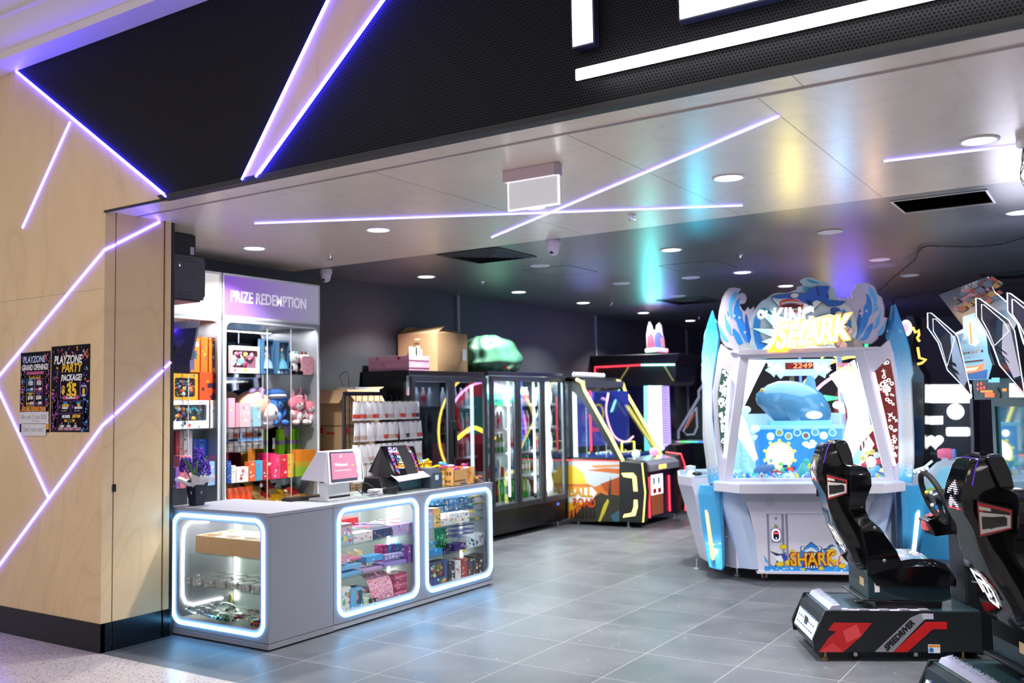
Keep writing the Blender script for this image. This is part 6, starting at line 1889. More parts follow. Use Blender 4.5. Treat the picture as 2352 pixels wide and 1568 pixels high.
def wall(p, q_, dent, seed):
  rr = random.Random(seed); vs = []; N = 7
  nrm = Vector((q_[1]-p[1], p[0]-q_[0], 0)).normalized()
  for i in range(N+1):
    for j in range(N+1):
      u_ = i/N; v_ = j/N; w_ = sin(pi*u_)*sin(pi*v_)
      c_ = Vector((p[0]+(q_[0]-p[0])*u_, p[1]+(q_[1]-p[1])*u_, zt2+(zt_-zt2)*v_))+nrm*(dent*w_+rr.uniform(-.006, .006)*w_)
      vs.append(tuple(c_))
  q.add(vs, [(i*(N+1)+j, (i+1)*(N+1)+j, (i+1)*(N+1)+j+1, i*(N+1)+j+1) for i in range(N) for j in range(N)], CARD)
wall((XB_, fy0), (XF_, fy0), -.02, 1); wall((XF_, fy0), (XF_, fy1), .02, 2); wall((XF_, fy1), (XB_, fy1), 0, 3); wall((XB_, fy1), (XB_, fy0), 0, 4); q.box(XB_, XF_, fy0, fy1, zt2, zt2+.004, CARD)
q.build('body', t, 30)
q = MB(M)
q.loft([[(XB_, fy0, zt_), (XF_, fy0, zt_), (XF_-.08, fy0+.26, zt_+.09), (XB_+.05, fy0+.24, zt_+.08)], [(XB_, fy0, zt_+.005), (XF_, fy0, zt_+.005), (XF_-.08, fy0+.26, zt_+.095), (XB_+.05, fy0+.24, zt_+.085)]], CARD2); q.build('flap', t)
q = MB(M); q.loft([[(XF_, fy0, zt_), (XF_, fy1, zt_), (XF_-.16, fy1-.03, zt_+.05), (XF_-.2, fy0+.3, zt_+.07)], [(XF_, fy0, zt_+.005), (XF_, fy1, zt_+.005), (XF_-.16, fy1-.03, zt_+.055), (XF_-.2, fy0+.3, zt_+.075)]], CARD2); q.build('flap', t)
q = MB(M); q.loft([[(XB_, fy0, zt_), (XB_, fy1, zt_), (XB_-.02+.06, fy1-.03, zt_+.1), (XB_+.06, fy0+.1, zt_+.09)], [(XB_-.004, fy0, zt_), (XB_-.004, fy1, zt_), (XB_+.034, fy1-.03, zt_+.1), (XB_+.054, fy0+.1, zt_+.09)]], CARD); q.build('flap', t)
q = MB(M)
for k, (a_, b_, c_, d_) in enumerate(((-6.72, -6.66, .06, .2), (-6.66, -6.60, .05, .185), (-6.62, -6.56, .06, .2), (-6.57, -6.53, .05, .16))):
  q.box(a_, b_, fy0-.03, fy0-.029, zt2+c_+.09, zt2+d_+.09, C('e8e4e0'))
q.box(XF_+.026, XF_+.027, fy1-.13, fy1-.06, zt2+.13, zt2+.26, C('c0d0dc')); q.box(-6.64, -6.57, fy0-.02, fy0-.019, zt_-.07, zt_-.055, C('e8dcc8')); q.build('paper_labels', t)
# green bag
q = MB(); rnd = random.Random(11)
cy0 = (at(1076, 800, X=-6.6).y+at(1180, 800, X=-6.6).y)/2; ry = (at(1182, 800, X=-6.6).y-at(1070, 800, X=-6.6).y)/2
seg, rg = 64, 36; vs = []
for i in range(rg+1):
  a = pi*i/rg
  for k in range(seg):
    b_ = 2*pi*k/seg
    low = max(0, a-1.5)
    f_ = 1+.05*sin(5*b_+3*a)*sin(a)+.05*sin(13*b_+2*sin(3*a))*(.5+low)+.03*sin(9*a+2*b_)+.05*sin(21*b_+3*sin(7*a))*max(0, low-.2)
    x_ = .27*sin(a)**.8*cos(b_)*f_; y__ = ry*1.04*sin(a)**.8*sin(b_)*f_; z_ = .20*cos(a)*f_*(1.6 if a < 1.57 else .85)
    vs.append((x_, y__+.05*(-z_), max(z_, -.148)))
q.add(vs, [(i*seg+k, i*seg+(k+1) % seg, (i+1)*seg+(k+1) % seg, (i+1)*seg+k) for i in range(rg) for k in range(seg)], mat('green_tarp', (.06, .20, .12), .42, spec=.5))
for k in range(6):
  p_ = (.24*cos(-.6+k*.25), -.2+k*.09, -.03-.02*(k % 3)); q.tube([p_, (p_[0]+.02, p_[1]+.03, p_[2]-.03)], .007, RED, 6)
o = q.build('green_bag', smooth=80); o.location = (-6.62, cy0, zt2+.152); tag(o, 'bulging green cloth sack with red ties on the fridges', 'sack')
# ================================================================== SHARK COIN PUSHER
SF = Frame(-2.39, 8.42, 24)
SO = (SF.o.x, SF.o.y, 0)
SW = mat('shark_white', (.74, .72, .82), .28, coat=.3)
SBLUE = mat('shark_blue', (.06, .42, .80), .22, coat=.5)
SLB = mat('shark_light_blue', (.55, .66, .86), .3)
t = thing('coin_pusher', 'large white and blue shark coin pusher with a wave shaped crown', 'arcade machine', SO, SF.a)

def P2(px, py, y=0.):
  return SF.px(px, py, y)

def tr(cx, cy, s, pts, y):
  """trace zoomed picture points onto the machine's plane y"""
  return [P2(cx+a/s, cy+b_/s, y) for a, b_ in pts]

def sym(x, z):
  return [(x, z), (-x, z)]

# ---- lower body
q = MB()
q.prism([(-.62, .10), (.62, .10), (.80, .34), (.80, 1.55), (-.80, 1.55), (-.80, .34)], 'z', .10, .80, SW)
zb = .085
q.prism([(-.56, .78), (.56, .78), (.50, .60), (.46, .40), (.44, zb+.01), (-.44, zb+.01), (-.46, .40), (-.50, .60)], 'y', .0, .14, SW)
q.box(-.455, .455, -.015, .14, zb-.012, zb+.012, SW)
q.prism([(-.57, .78), (.57, .78), (.555, .70), (-.555, .70)], 'y', -.004, 0, mat('shark_grey', (.56, .55, .63), .35))
body = q.build('lower_body', t, bevel=.006)
for k in (-1, 1):
  q = MB()
  prof_ = [(.66, .79, .10), (.62, .62, .06), (.565, .42, .03), (.53, .25, .02), (.51, .11, .02)]
  secs = []
  for (x_, z_, y_) in smoothline(prof_, 4):
    w_ = .10+.04*(z_-.1)
    secs.append([(k*(x_-w_*.9), y_+.0, z_), (k*(x_-w_*.2), y_-.03, z_), (k*(x_+w_*.7), y_+.03, z_), (k*(x_+w_), y_+.14, z_), (k*(x_-w_), y_+.16, z_)])
  q.loft(secs, SLB); q.build('curved_buttress', t, 50)
  q = MB(); q.prism([(k*.62, .10), (k*.80, .34), (k*.80, .36), (k*.60, .14)], 'z', .10, .78, SW); q.build('side_skirt', t)
# ledge
q = MB()
LP = [(-.80, .03), (-.60, -.22), (.60, -.22), (.82, .0), (.82, .36), (-.80, .36)]
q.prism(LP, 'z', .79, .868, SW); q.prism([(x*.985, y*.985+.003) for x, y in LP], 'z', .868, .874, mat('ledge_top', (.50, .62, .85), .15))
q.build('front_ledge', t, bevel=.006)
# side stations
for k in (-1, 1):
  q = MB()
  o1 = [(k*.80, .42), (k*.96, .40), (k*1.08, .62), (k*1.08, 1.25), (k*.80, 1.4)]
  q.loft([[(x, y, .72) for x, y in o1], [(x*1.02, y, .80) for x, y in o1], [(x*1.02, y, .885) for x, y in o1]], SW)
  q.loft([[(k*.80, .46, .10), (k*.87, .46, .10), (k*.92, .7, .10), (k*.92, 1.2, .10), (k*.80, 1.3, .10)], [(x, y, .72) for x, y in o1]], SW)
  q.prism([(x*1.005, y) for x, y in o1], 'z', .885, .892, mat('station_top', (.4, .6, .8), .1))
  st = q.build('side_station', t, bevel=.006)
  q = MB()
  q.lathe([(0, 0), (.035, 0), (.035, .03), (0, .05)], (k*.98, .6, .89), C('e8f0ff', 'e'), 14); q.ell((k*.93, .5, .91), (.05, .03, .02), BLACK, 10, 6); q.lathe([(0, 0), (.05, 0), (.05, .07), (0, .08)], (k*.98, .8, .89), C('b8c4cc'), 14)
  q.build('station_controls', st, 50)
# blue fins: lower leg and upper blade
def fin(pts_l, pts_r, y0, y1, m_fn, name, par=t):
  """pts_l / pts_r: matching left and right outline points (x,z)"""
  q = MB(); secs = []
  for (xl, zl), (xr, zr) in zip(pts_l, pts_r):
    xm, zm = (xl+xr)/2, (zl+zr)/2
    secs.append([(xl, y1, zl), (xl, y0+.03, zl), (xl*.75+xr*.25, y0, (zl*3+zr)/4), (xr*.85+xl*.15, y0-.005, zr), (xr, y0+.02, zr), (xr, y1, zr)])
  for i in range(len(secs)-1):
    q.loft([secs[i], secs[i+1]], m_fn((pts_l[i][1]+pts_l[i+1][1])/2), cap=(i in (0, len(secs)-2)))
  return q.build(name, par, 40)

def fin_mat():
  mm = mat('fin_gradient', (1, 1, 1), .22, coat=.5)
  nt, ns, lk, b = nodes(mm)
  tc = ns.new('ShaderNodeTexCoord'); sep = ns.new('ShaderNodeSeparateXYZ'); lk.new(tc.outputs['Object'], sep.inputs[0])
  no = ns.new('ShaderNodeTexNoise'); no.inputs['Scale'].default_value = 60; lk.new(tc.outputs['Object'], no.inputs['Vector'])
  ml = ns.new('ShaderNodeMath'); ml.operation = 'MULTIPLY_ADD'; ml.inputs[1].default_value = .28; lk.new(no.outputs['Fac'], ml.inputs[0]); lk.new(sep.outputs['Z'], ml.inputs[2])
  dv = ns.new('ShaderNodeMath'); dv.operation = 'DIVIDE'; dv.inputs[1].default_value = 2.8; lk.new(ml.outputs[0], dv.inputs[0])
  b1, b2, w = (.02, .30, .72), (.10, .52, .85), (.74, .80, .84)
  r = ramp(ns, [(0, b1), (.37, b2), (.42, w), (.60, w), (.78, b2), (.86, b1)])
  lk.new(dv.outputs[0], r.inputs[0]); lk.new(r.outputs[0], b.inputs['Base Color'])
  return mm

FM = fin_mat()
YF = .18
for side in (0, 1):
  if side == 0:
    L = [(1635, 714), (1626, 740), (1618.5, 768), (1613, 810), (1611, 868), (1614, 880), (1615, 1000), (1621, 1050), (1627, 1108)]
    R_ = [(1637, 714), (1646, 740), (1655, 775), (1650, 812), (1642, 850), (1637, 885), (1636.5, 960), (1643, 1020), (1654, 1108)]
  else:
    L = [(2052, 700), (2046, 735), (2039.6, 769), (2050, 815), (2060, 868), (2064, 930), (2063, 1000), (2062, 1060), (2060, 1108)]
    R_ = [(2054, 700), (2068, 735), (2080, 769), (2088, 800), (2097, 857), (2092, 872), (2098, 1000), (2098, 1060), (2094, 1108)]
  ll = [P2(a, b_, YF) for a, b_ in L]; rr_ = [P2(a, b_, YF) for a, b_ in R_]
  fin(ll, rr_, YF-.05, YF+.10, lambda z: FM, 'fin_blade')
  if side == 0:
    L = [(1607, 1113), (1603, 1130), (1606, 1165), (1614, 1220), (1626, 1290), (1629, 1300)]; R_ = [(1657, 1113), (1659, 1140), (1660, 1170), (1662, 1220), (1663.5, 1296), (1660, 1305)]
    lt = [(1619, 1172), (1623, 1171), (1627, 1180), (1641, 1275), (1641, 1284), (1637, 1286), (1633, 1282)]; lm = mat('leg_light_orange', (1, .6, .35), .4, emit=(1, .45, .18), power=1.6)
  else:
    L = [(2066, 1113), (2066, 1140), (2068, 1170), (2069, 1220), (2069, 1282), (2070, 1290)]; R_ = [(2122, 1113), (2124, 1122), (2122, 1165), (2115, 1220), (2106, 1280), (2100, 1290)]
    lt = [(2108, 1172), (2112, 1172), (2112, 1184), (2101, 1283), (2094, 1284), (2093, 1278), (2103, 1180)]; lm = mat('leg_light_white', (1, 1, 1), .4, emit=(.8, .95, 1), power=2)
  ll = [P2(a, b_, YF) for a, b_ in L]; rr_ = [P2(a, b_, YF) for a, b_ in R_]
  fin(ll, rr_, YF-.09, YF+.12, lambda z: SBLUE, 'fin_leg')
  MB().prism([P2(a, b_, YF-.095) for a, b_ in lt], 'y', YF-.103, YF-.08, lm).build('leg_light', t)
# upper front: frame, window, wing panels
q = MB()
fo = [P2(1698, 813, .06), P2(1982, 805, .06), P2(2056, 1108, .02), P2(1661, 1108, .02)]
fi = [P2(1719, 824, .06), P2(1963, 818, .06), P2(2034, 1097, .02), P2(1682, 1098, .02)]
q.ring([(a, b_) for a, b_ in fo], [(a, b_) for a, b_ in fi], 'y', .0, .05, SW); q.build('window_frame', t, bevel=.004)
q = MB(); q.prism(fi, 'y', .02, .024, GLASS); q.build('window_glass', t)
q = MB(); p_ = P2(1750, 1093, -.01); q.lathe([(0, -.006), (.022, -.006), (.022, 0)], (p_[0], -.002, p_[1]+.002), SW, 18, 'y'); q.lathe([(0, -.01), (.01, -.01), (.01, 0)], (p_[0], -.004, p_[1]), CHROME, 14, 'y'); q.build('window_lock', t)
FILM = [C('e8f0f4', 'l'), C('f8f8ff', 'l')]
for side in (0, 1):
  if side == 0:
    o_ = [P2(a, b_, .1) for a, b_ in ((1698, 812), (1661, 1108), (1652, 1108), (1643, 1020), (1637, 900), (1650, 810), (1656, 790), (1668, 800), (1680, 808))]
    h_ = [P2(a, b_, .1) for a, b_ in ((1658, 846), (1666, 850), (1674, 862), (1672, 960), (1664, 1050), (1655, 1020), (1649, 960), (1648, 900))]
  else:
    o_ = [P2(a, b_, .1) for a, b_ in ((1982, 805), (2000, 803), (2022, 796), (2040, 780), (2050, 812), (2060, 880), (2064, 940), (2062, 1108), (2056, 1108))]
    h_ = [P2(a, b_, .1) for a, b_ in ((2036, 824), (2042, 828), (2052, 880), (2060, 960), (2060, 1060), (2052, 1068), (2030, 950), (2004, 856))]
  MB().prism(o_, 'y', .06, .12, SW).build('wing_panel', t, bevel=.003)
  q = MB(); q.prism(h_, 'y', .052, .0585, mat('wing_film_%d' % side, (.05, .10, .09) if side == 0 else (.10, .015, .015), .1, emit=(.02, .10, .07) if side == 0 else (.20, .02, .015), power=.5))
  rnd = random.Random(side+5); xs = [p[0] for p in h_]; zs = [p[1] for p in h_]
  from mathutils.geometry import intersect_point_tri_2d
  def inside(x, z, poly=h_):
    c_ = False
    for i in range(len(poly)):
      (x1, z1), (x2, z2) = poly[i-1], poly[i]
      if (z1 > z) != (z2 > z) and x < (x2-x1)*(z-z1)/(z2-z1)+x1:
        c_ = not c_
    return c_
  n_ = 0
  for k in range(400):
    x_, z_ = rnd.uniform(min(xs), max(xs)), rnd.uniform(min(zs), max(zs)); r = rnd.choice((.016, .024, .011))
    if not all(inside(x_+dx*r, z_+dz*r) for dx, dz in ((1, 0), (-1, 0), (0, 1), (0, -1))):
      continue
    n_ += 1
    if n_ > 46:
      break
    m_ = C('f4f8fa', 'e'); kk = rnd.random()
    if kk < .55:
      q.ring(circ(x_, z_, r, 12), circ(x_, z_, r*.62, 12), 'y', .050, .052, m_)
    elif kk < .8:
      q.add([(a, .0505, b_) for a, b_ in star(x_, z_, r*1.3, r*.35, 4, rnd.random())], [tuple(range(8))], m_)
    else:
      for a_ in (.7, 2.3):
        q.tube([(x_-r*cos(a_), .0505, z_-r*sin(a_)), (x_+r*cos(a_), .0505, z_+r*sin(a_))], .003, m_, 5)
  q.build('wing_window', t)
  e0, e1 = (h_[2], h_[4]) if side == 0 else (h_[7], h_[5])
  MB().tube([(e0[0], .05, e0[1]), (e1[0], .05, e1[1])], .012, mat('wing_tube_%d' % side, (1, 1, 1), .4, emit=(.7, .9, 1) if side == 0 else (1, .75, .95), power=2.0), 8).build('wing_light', t)
# inside: deck, game box, whale, light slabs
q = MB(); q.box(-.72, .72, .05, 1.5, .87, .885, C('5ab8e8', 'l')); q.box(-.60, .60, 1.42, 1.5, .885, 1.45, C('c8e0f4', 'g'))
q.build('play_deck', t)
gb = [P2(1742, 986, .55), P2(1934, 984, .55), P2(1934, 1096, .55), P2(1745, 1096, .55)]
x0, x1 = gb[0][0], gb[1][0]; z1 = gb[0][1]; z0 = .886
q = MB(); q.box(x0, x1, .55, .95, z0, z1, C('3a90d8', 'l')); q.box(x0-.02, x1+.02, .53, .97, z1, z1+.03, C('9ad4f0', 'l')); q.box(x0, x1, .548, .55, z0, z1, mat('game_panel', (.03, .22, .62), .2, emit=(.02, .19, .62), power=.8))
q.box(x0+.12, x1-.08, .62, .9, z1+.03, z1+.075, C('7ac0e8', 'l')); q.build('game_box', t, bevel=.004)
q = MB(); rnd = random.Random(3)
for i, (px, py) in enumerate(((1770, 1002), (1790, 993), (1811, 1001), (1831, 993), (1851, 1000), (1872, 992), (1892, 1000), (1912, 993))):
  x_, z_ = P2(px, py, .545)
  if i in (0, 6):
    q.lathe([(0, -.012), (.030, -.008), (.033, 0)], (x_, .546, z_), C('ffffff', 'E'), 18, 'y')
  else:
    q.ring(circ(x_, z_, .034, 18), circ(x_, z_, .027, 18), 'y', .535, .547, C('a8dcf4', 'e')); q.lathe([(0, -.004), (.018, -.002), (.02, 0)], (x_, .546, z_), C(rnd.choice(['60a0b0', 'c09a40', '4a80c0', 'a04a3a']), 'l'), 14, 'y')
wx, wz = P2(1791, 1046, .54)
q.lathe([(0, -.02), (.105, -.018), (.115, 0)], (wx, .546, wz), mat('wheel_glow', (1, 1, .9), .4, emit=(1, 1, .82), power=5), 30, 'y')
q.ring(circ(wx, wz, .128, 30), circ(wx, wz, .116, 30), 'y', .53, .547, C('e8e060', 'e'))
for k in range(10):
  a = 2*pi*k/10+.3; q.lathe([(0, -.014), (.014, -.012), (.014, 0)], (wx+.142*cos(a), .546, wz+.142*sin(a)), C('e8e060', 'e'), 10, 'y')
for k in range(36):
  x_, z_ = rnd.uniform(x0+.02, x1-.02), z0+rnd.uniform(.01, .15); q.ell((x_, .53-rnd.uniform(0, .12), z_), (rnd.uniform(.012, .035), .012, rnd.uniform(.01, .03)), C(rnd.choice(['40b8a0', '2a70c8', '90d870', 'e8f4f8', '1a4aa0', '60c8e8', 'e8d850']), 'l'), 8, 5)
cx_, cz_ = P2(1857, 1020, .54)
for k in range(12):
  q.ell((cx_+rnd.uniform(-.06, .06), .535, cz_+rnd.uniform(-.025, .03)), (.022, .01, .016), C('e8f4fa', 'e'), 8, 5)
x_, z_ = P2(1816, 1078, .4); q.box(x_-.028, x_+.028, .40, .41, z_-.02, z_+.02, C('a01810', 'e')); q.text('00', (x_, .399, z_-.013), (1, 0, 0), (0, 0, 1), .036, C('ff5038', 'E'), .001, 'CENTER')
q.build('game_box_art', t, 50)
# coins and sea shapes on the deck, countless
q = MB(); rnd = random.Random(9)
for k in range(260):
  x_, y_ = rnd.uniform(-.68, .70), rnd.uniform(.07, .5)
  c_ = C(rnd.choice(['78c8f0', 'e8f4fc', '3a88d8', 'a8e4f8', 'f0d870', '50d0b8', '7a90e0', 'c8a0e8']), 'l')
  if rnd.random() < .5:
    q.lathe([(0, 0), (.018, 0), (.018, .006), (0, .006)], (x_, y_, .886+rnd.uniform(0, .02)), c_, 8)
  else:
    q.ell((x_, y_, .90), (.022, .02, rnd.uniform(.01, .05)), c_, 7, 5)
o = q.build('sea_figures_and_coins', t); o['kind'] = 'stuff'
q = MB()   # small shark model and cannon on the deck
x_, z_ = P2(1755, 1066, .3); q.ell((x_, .3, .96), (.10, .05, .045), C('5a80b0', 'l'), 16, 9, Matrix.Rotation(-.2, 3, 'Y')); q.prism([(x_-.02, .99), (x_+.03, .99), (x_+.03, 1.04)], 'y', .295, .305, C('4a70a0', 'l'))
x_, z_ = P2(1784, 1075, .25); q.ell((x_, .26, .93), (.05, .02, .025), C('c03838', 'l'), 12, 7); q.ell((x_, .25, .925), (.042, .02, .012), C('f8f0e8', 'l'), 12, 7)
q.lathe([(.02, 0), (.045, .03), (.05, .07), (.03, .10), (.015, .13)], (P2(1845, 1070, .3)[0], .3, .886), C('50b0b0', 'l'), 16)
q.build('deck_models', t, 50)
# whale
q = MB()
WB = mat('whale_skin', (.06, .22, .38), .22, coat=.4, emit=(.05, .16, .28), power=.1)
cx_, cz_ = P2(1818, 925, .8)
sec = []
for (dx, r1, r2, dz) in ((-.335, .01, .01, .05), (-.325, .05, .05, .045), (-.29, .08, .085, .045), (-.22, .12, .15, .03), (-.12, .16, .215, .0), (.0, .18, .235, -.02), (.12, .17, .225, -.03), (.22, .15, .19, -.045), (.30, .11, .14, -.07), (.345, .06, .08, -.09), (.36, .02, .03, -.1)):
  sec.append([(cx_+dx, .8+r1*cos(a), cz_+dz+r2*sin(a)) for a in [2*pi*k/18 for k in range(18)]])
q.loft(sec, WB)
q.loft([[(cx_+.10, .79, cz_+.12), (cx_+.24, .79, cz_+.10), (cx_+.24, .81, cz_+.10), (cx_+.10, .81, cz_+.12)], [(cx_+.15, .795, cz_+.24), (cx_+.22, .795, cz_+.24), (cx_+.22, .805, cz_+.24), (cx_+.15, .805, cz_+.24)], [(cx_+.17, .798, cz_+.30), (cx_+.20, .798, cz_+.30), (cx_+.20, .802, cz_+.30), (cx_+.17, .802, cz_+.30)]], WB)
q.loft([[(cx_-.12, .66, cz_+.05), (cx_-.0, .66, cz_-.08), (cx_-.0, .68, cz_-.08), (cx_-.12, .68, cz_+.05)], [(cx_-.05, .63, cz_-.14), (cx_+.06, .64, cz_-.16), (cx_+.06, .65, cz_-.16), (cx_-.05, .64, cz_-.14)], [(cx_-.01, .62, cz_-.26), (cx_+.0, .62, cz_-.27), (cx_+.0, .625, cz_-.27), (cx_-.01, .625, cz_-.26)]], WB)
ex, ez = P2(1750, 896, .72)
q.ell((ex+.005, .735, ez), (.018, .012, .02), C('e8c040', 'l'), 12, 8); q.ell((ex+.003, .725, ez), (.008, .008, .011), BLACK, 10, 6)
q.build('whale_figure', t, 60)
MB().lathe([(.02, 0), (.02, .25)], (cx_+.02, .85, cz_+.12), ACRYL, 12).build('support_rod', t)
q = MB(); GL_ = mat('pusher_light_slab', (1, 1, 1), .4, emit=(.80, .93, 1), power=2.6)
for pts in (((1719, 826), (1762, 826), (1740, 868), (1706, 940)), ((1702, 951), (1712, 965), (1741, 1052), (1733, 1060), (1694, 1000))):
  q.prism([P2(a, b_, .18) for a, b_ in pts], 'y', .18, .20, GL_)
for pts in (((1906, 862), (1963, 826), (1985, 905), (2003, 990), (1980, 1015), (1952, 1060), (1940, 1080), (1938, 1010), (1950, 950), (1936, 905)), ((1995, 1000), (2008, 1020), (1985, 1060), (1972, 1075))):
  q.prism([P2(a, b_, .24) for a, b_ in pts], 'y', .24, .26, GL_)
for (a, b_, r) in ((1870, 953, .075), (1925, 930, .05)):
  x_, z_ = P2(a, b_, .5); q.ell((x_, .5, z_), (r, r, .035), GL_, 16, 8)
q.build('inner_light', t)
q = MB()
for k in range(5):
  x_ = .50+.05*k; q.tube([(x_, .5+.1*k, .9), (x_-.06, .5+.1*k, 1.75)], .006, C('c8e8f8', 'e'), 6)
for (px, py, r) in ((1712, 944, .06), (1933, 942, .045), (1735, 985, .06), (1733, 1005, .035)):
  x_, z_ = P2(px, py, .4)
  for j in range(6):
    q.ell((x_+rnd.uniform(-.4, .4)*r, .4+rnd.uniform(-.3, .3)*r, z_+rnd.uniform(-.4, .4)*r), (r*.5, r*.5, r*.5), C('d8f0fa', 'l'), 8, 6)
for (x_, z_, h_) in ((-.50, .89, .4), (.52, .89, .25)):
  for j in range(8):
    q.ell((x_+rnd.uniform(-.03, .03), .45, z_+h_*j/8), (.045, .03, .04), C('a8dcf0', 'l'), 8, 6)
x_, z_ = P2(2000, 1060, .25)
for j in range(9):
  a = 2*pi*j/9; q.ell((x_+.07*cos(a), .25, z_+.09*sin(a)), (.028, .02, .028), C(rnd.choice(['e8f4fc', '80c8f0', 'e85060', '60d0a0', 'f0e080']), 'l'), 8, 6)
q.ell((x_, .24, z_), (.045, .02, .05), C('f8f0f8', 'e'), 12, 8)
q.build('coral_decor', t, 60)
# jackpot counter and bonus lettering behind the glass
q = MB(); c0 = P2(1803, 833, .06); c1 = P2(1868, 847, .06)
q.prism([P2(a, b_, .07) for a, b_ in ((1757, 826), (1915, 824), (1900, 848), (1895, 868), (1880, 860), (1872, 870), (1865, 862), (1800, 863), (1793, 870), (1782, 858), (1778, 866), (1770, 858), (1757, 850), (1768, 842))], 'y', .06, .075, C('a8d4f4', 'e'))
for side in (0, 1):
  for k in range(7):
    px = 1768+k*5 if side == 0 else 1874+k*5; x_, z_ = P2(px, 838+(k*13) % 17, .055)
    q.add([(a, .057, b_) for a, b_ in star(x_, z_, .03, .012, 5, k)], [tuple(range(10))], C('e8f6ff', 'e'))
q.box(c0[0], c1[0], .045, .058, c1[1], c0[1], C('5a0c08', 'e'))
q.text('2249', (c1[0]-.012, .044, c1[1]+.010), (1, 0, 0), (0, 0, 1), .062, mat('led_digits', (1, .1, .05), .4, emit=(1, .16, .08), power=5), .001, 'RIGHT', 1.35, 0, .12)
q.text('8', (c0[0]+.012, .0445, c1[1]+.010), (1, 0, 0), (0, 0, 1), .062, C('8a1810', 'e'), .001, 'LEFT', 1.35, 0, .12)
x_, z_ = P2(1921, 843, .05); q.text('SUPER', (x_, .05, z_), (1, 0, 0), (0, 0, 1), .05, C('d87080', 'e'), .002, 'LEFT', 1.0, .002); q.text('BONUS', (x_+.005, .05, z_-.034), (1, 0, 0), (0, 0, 1), .05, C('a8c850', 'e'), .002, 'LEFT', .95, .002)
q.build('jackpot_counter', t)
# header beam above the window
q = MB(); q.prism([P2(a, b_, .0) for a, b_ in ((1694, 812), (1696, 804), (1980, 796), (1984, 805), (1963, 806), (1700, 815))], 'y', -.01, .5, SW); q.box(-.62, .66, .05, 1.3, P2(1840, 806, .05)[1], P2(1840, 800, .05)[1], SW); q.build('top_beam', t)
# back glazing frame posts (so that one sees through)
q = MB()
for x_ in (-.55, .6):
  q.tube([(x_, 1.45, .88), (x_*.9, 1.3, P2(1840, 806, .05)[1])], .03, SW, 8)
q.build('rear_posts', t)

# ---- lower front art
q = MB(); ya = -.0012
def rp(pts, m_, dy=0.):
  q.add([(a, ya-dy, b_) for a, b_ in pts], tess(pts) if len(pts) > 4 else [tuple(range(len(pts)))], m_)
A = lambda pts: tr(1700, 1230, 7.84, pts, 0.)
DB_, MBl, LBl, WH = C('14244a'), C('2f86d8'), C('8ccbf4'), C('f4f6fa')
rp(A([(425, 340), (520, 480), (520, 620), (2180, 645), (2090, 560), (2060, 440), (1990, 400), (1900, 560), (1200, 580), (800, 540), (600, 550), (450, 470)]), C('55b0ee'))
rp(A([(430, 545), (2120, 560), (2190, 650), (440, 630)]), C('2f9ae8'), .0004)
rnd = random.Random(15)
for k in range(22):
  cx_ = rnd.uniform(480, 2050); cy_ = rnd.uniform(560, 630); rp(A([(cx_-26, cy_), (cx_, cy_-14), (cx_+30, cy_-4), (cx_+6, cy_+14)]), rnd.choice((WH, LBl)), .0006)
rp(A([(525, 270), (680, 320), (720, 330), (830, 290), (815, 330), (850, 370), (860, 520), (790, 480), (740, 350), (650, 360)]), DB_, .0007)
rp(A([(740, 340), (800, 320), (845, 380), (850, 500), (800, 470)]), C('2a4ab8'), .0009)
rp(A([(560, 350), (640, 370), (740, 350), (790, 470), (740, 520), (680, 450), (600, 380)]), WH, .0008)
rp(A([(620, 560), (660, 440), (700, 470), (640, 560)]), C('1a3a90'), .0009)
rp(A([(1040, 350), (1090, 260), (1080, 200), (1130, 180), (1170, 200), (1275, 105), (1390, 190), (1440, 185), (1480, 220), (1470, 280), (1530, 350), (1560, 420), (1560, 560), (1270, 625), (1130, 590), (1080, 450)]), DB_, .0010)
rp(A([(1055, 350), (1100, 265), (1095, 205), (1130, 192), (1170, 212), (1275, 122), (1385, 205), (1440, 200), (1465, 225), (1455, 285), (1515, 355), (1540, 420), (1540, 550), (1270, 612), (1140, 580), (1095, 450)]), MBl, .0012)
rp(A([(1120, 350), (1180, 250), (1275, 205), (1370, 250), (1430, 350), (1400, 340), (1280, 290), (1160, 340)]), C('cfe4f4'), .0014)
rp(A([(1130, 400), (1180, 300), (1280, 275), (1400, 310), (1440, 380), (1430, 560), (1280, 580), (1140, 560)]), C('2a0c14'), .0015)
for k in range(5):
  cx_ = 1180+k*48; rp(A([(cx_, 300-abs(k-2)*-8), (cx_+36, 300-abs(k-2)*-8), (cx_+16, 372)]), WH, .0017)
  rp(A([(cx_-10, 572), (cx_+28, 572), (cx_+10, 520)]), WH, .0017)
for (ex, s_) in ((1135, 1), (1420, -1)):
  q.add([(a, ya-.0018, b_) for a, b_ in circ(*A([(ex, 228)])[0], .016, 14)], [tuple(range(14))], WH); q.add([(a, ya-.0022, b_) for a, b_ in circ(*A([(ex+12*s_, 232)])[0], .008, 12)], [tuple(range(12))], BLACK)
rp(A([(1480, 240), (1560, 220), (1600, 170), (1660, 155), (1710, 190), (1640, 195), (1600, 260), (1570, 400), (1540, 400), (1520, 280)]), DB_, .0010); rp(A([(1500, 265), (1570, 235), (1610, 182), (1660, 168), (1690, 186), (1630, 188), (1590, 255), (1560, 380)]), MBl, .0013)
rp(A([(1760, 520), (1780, 380), (1850, 270), (1950, 250), (2000, 330), (2010, 380), (1900, 400), (1830, 430), (1800, 520)]), C('d8442c'), .0010); rp(A([(1785, 480), (1800, 380), (1860, 290), (1940, 270), (2000, 340), (1990, 380), (1880, 390)]), C('eadfc0'), .0012)
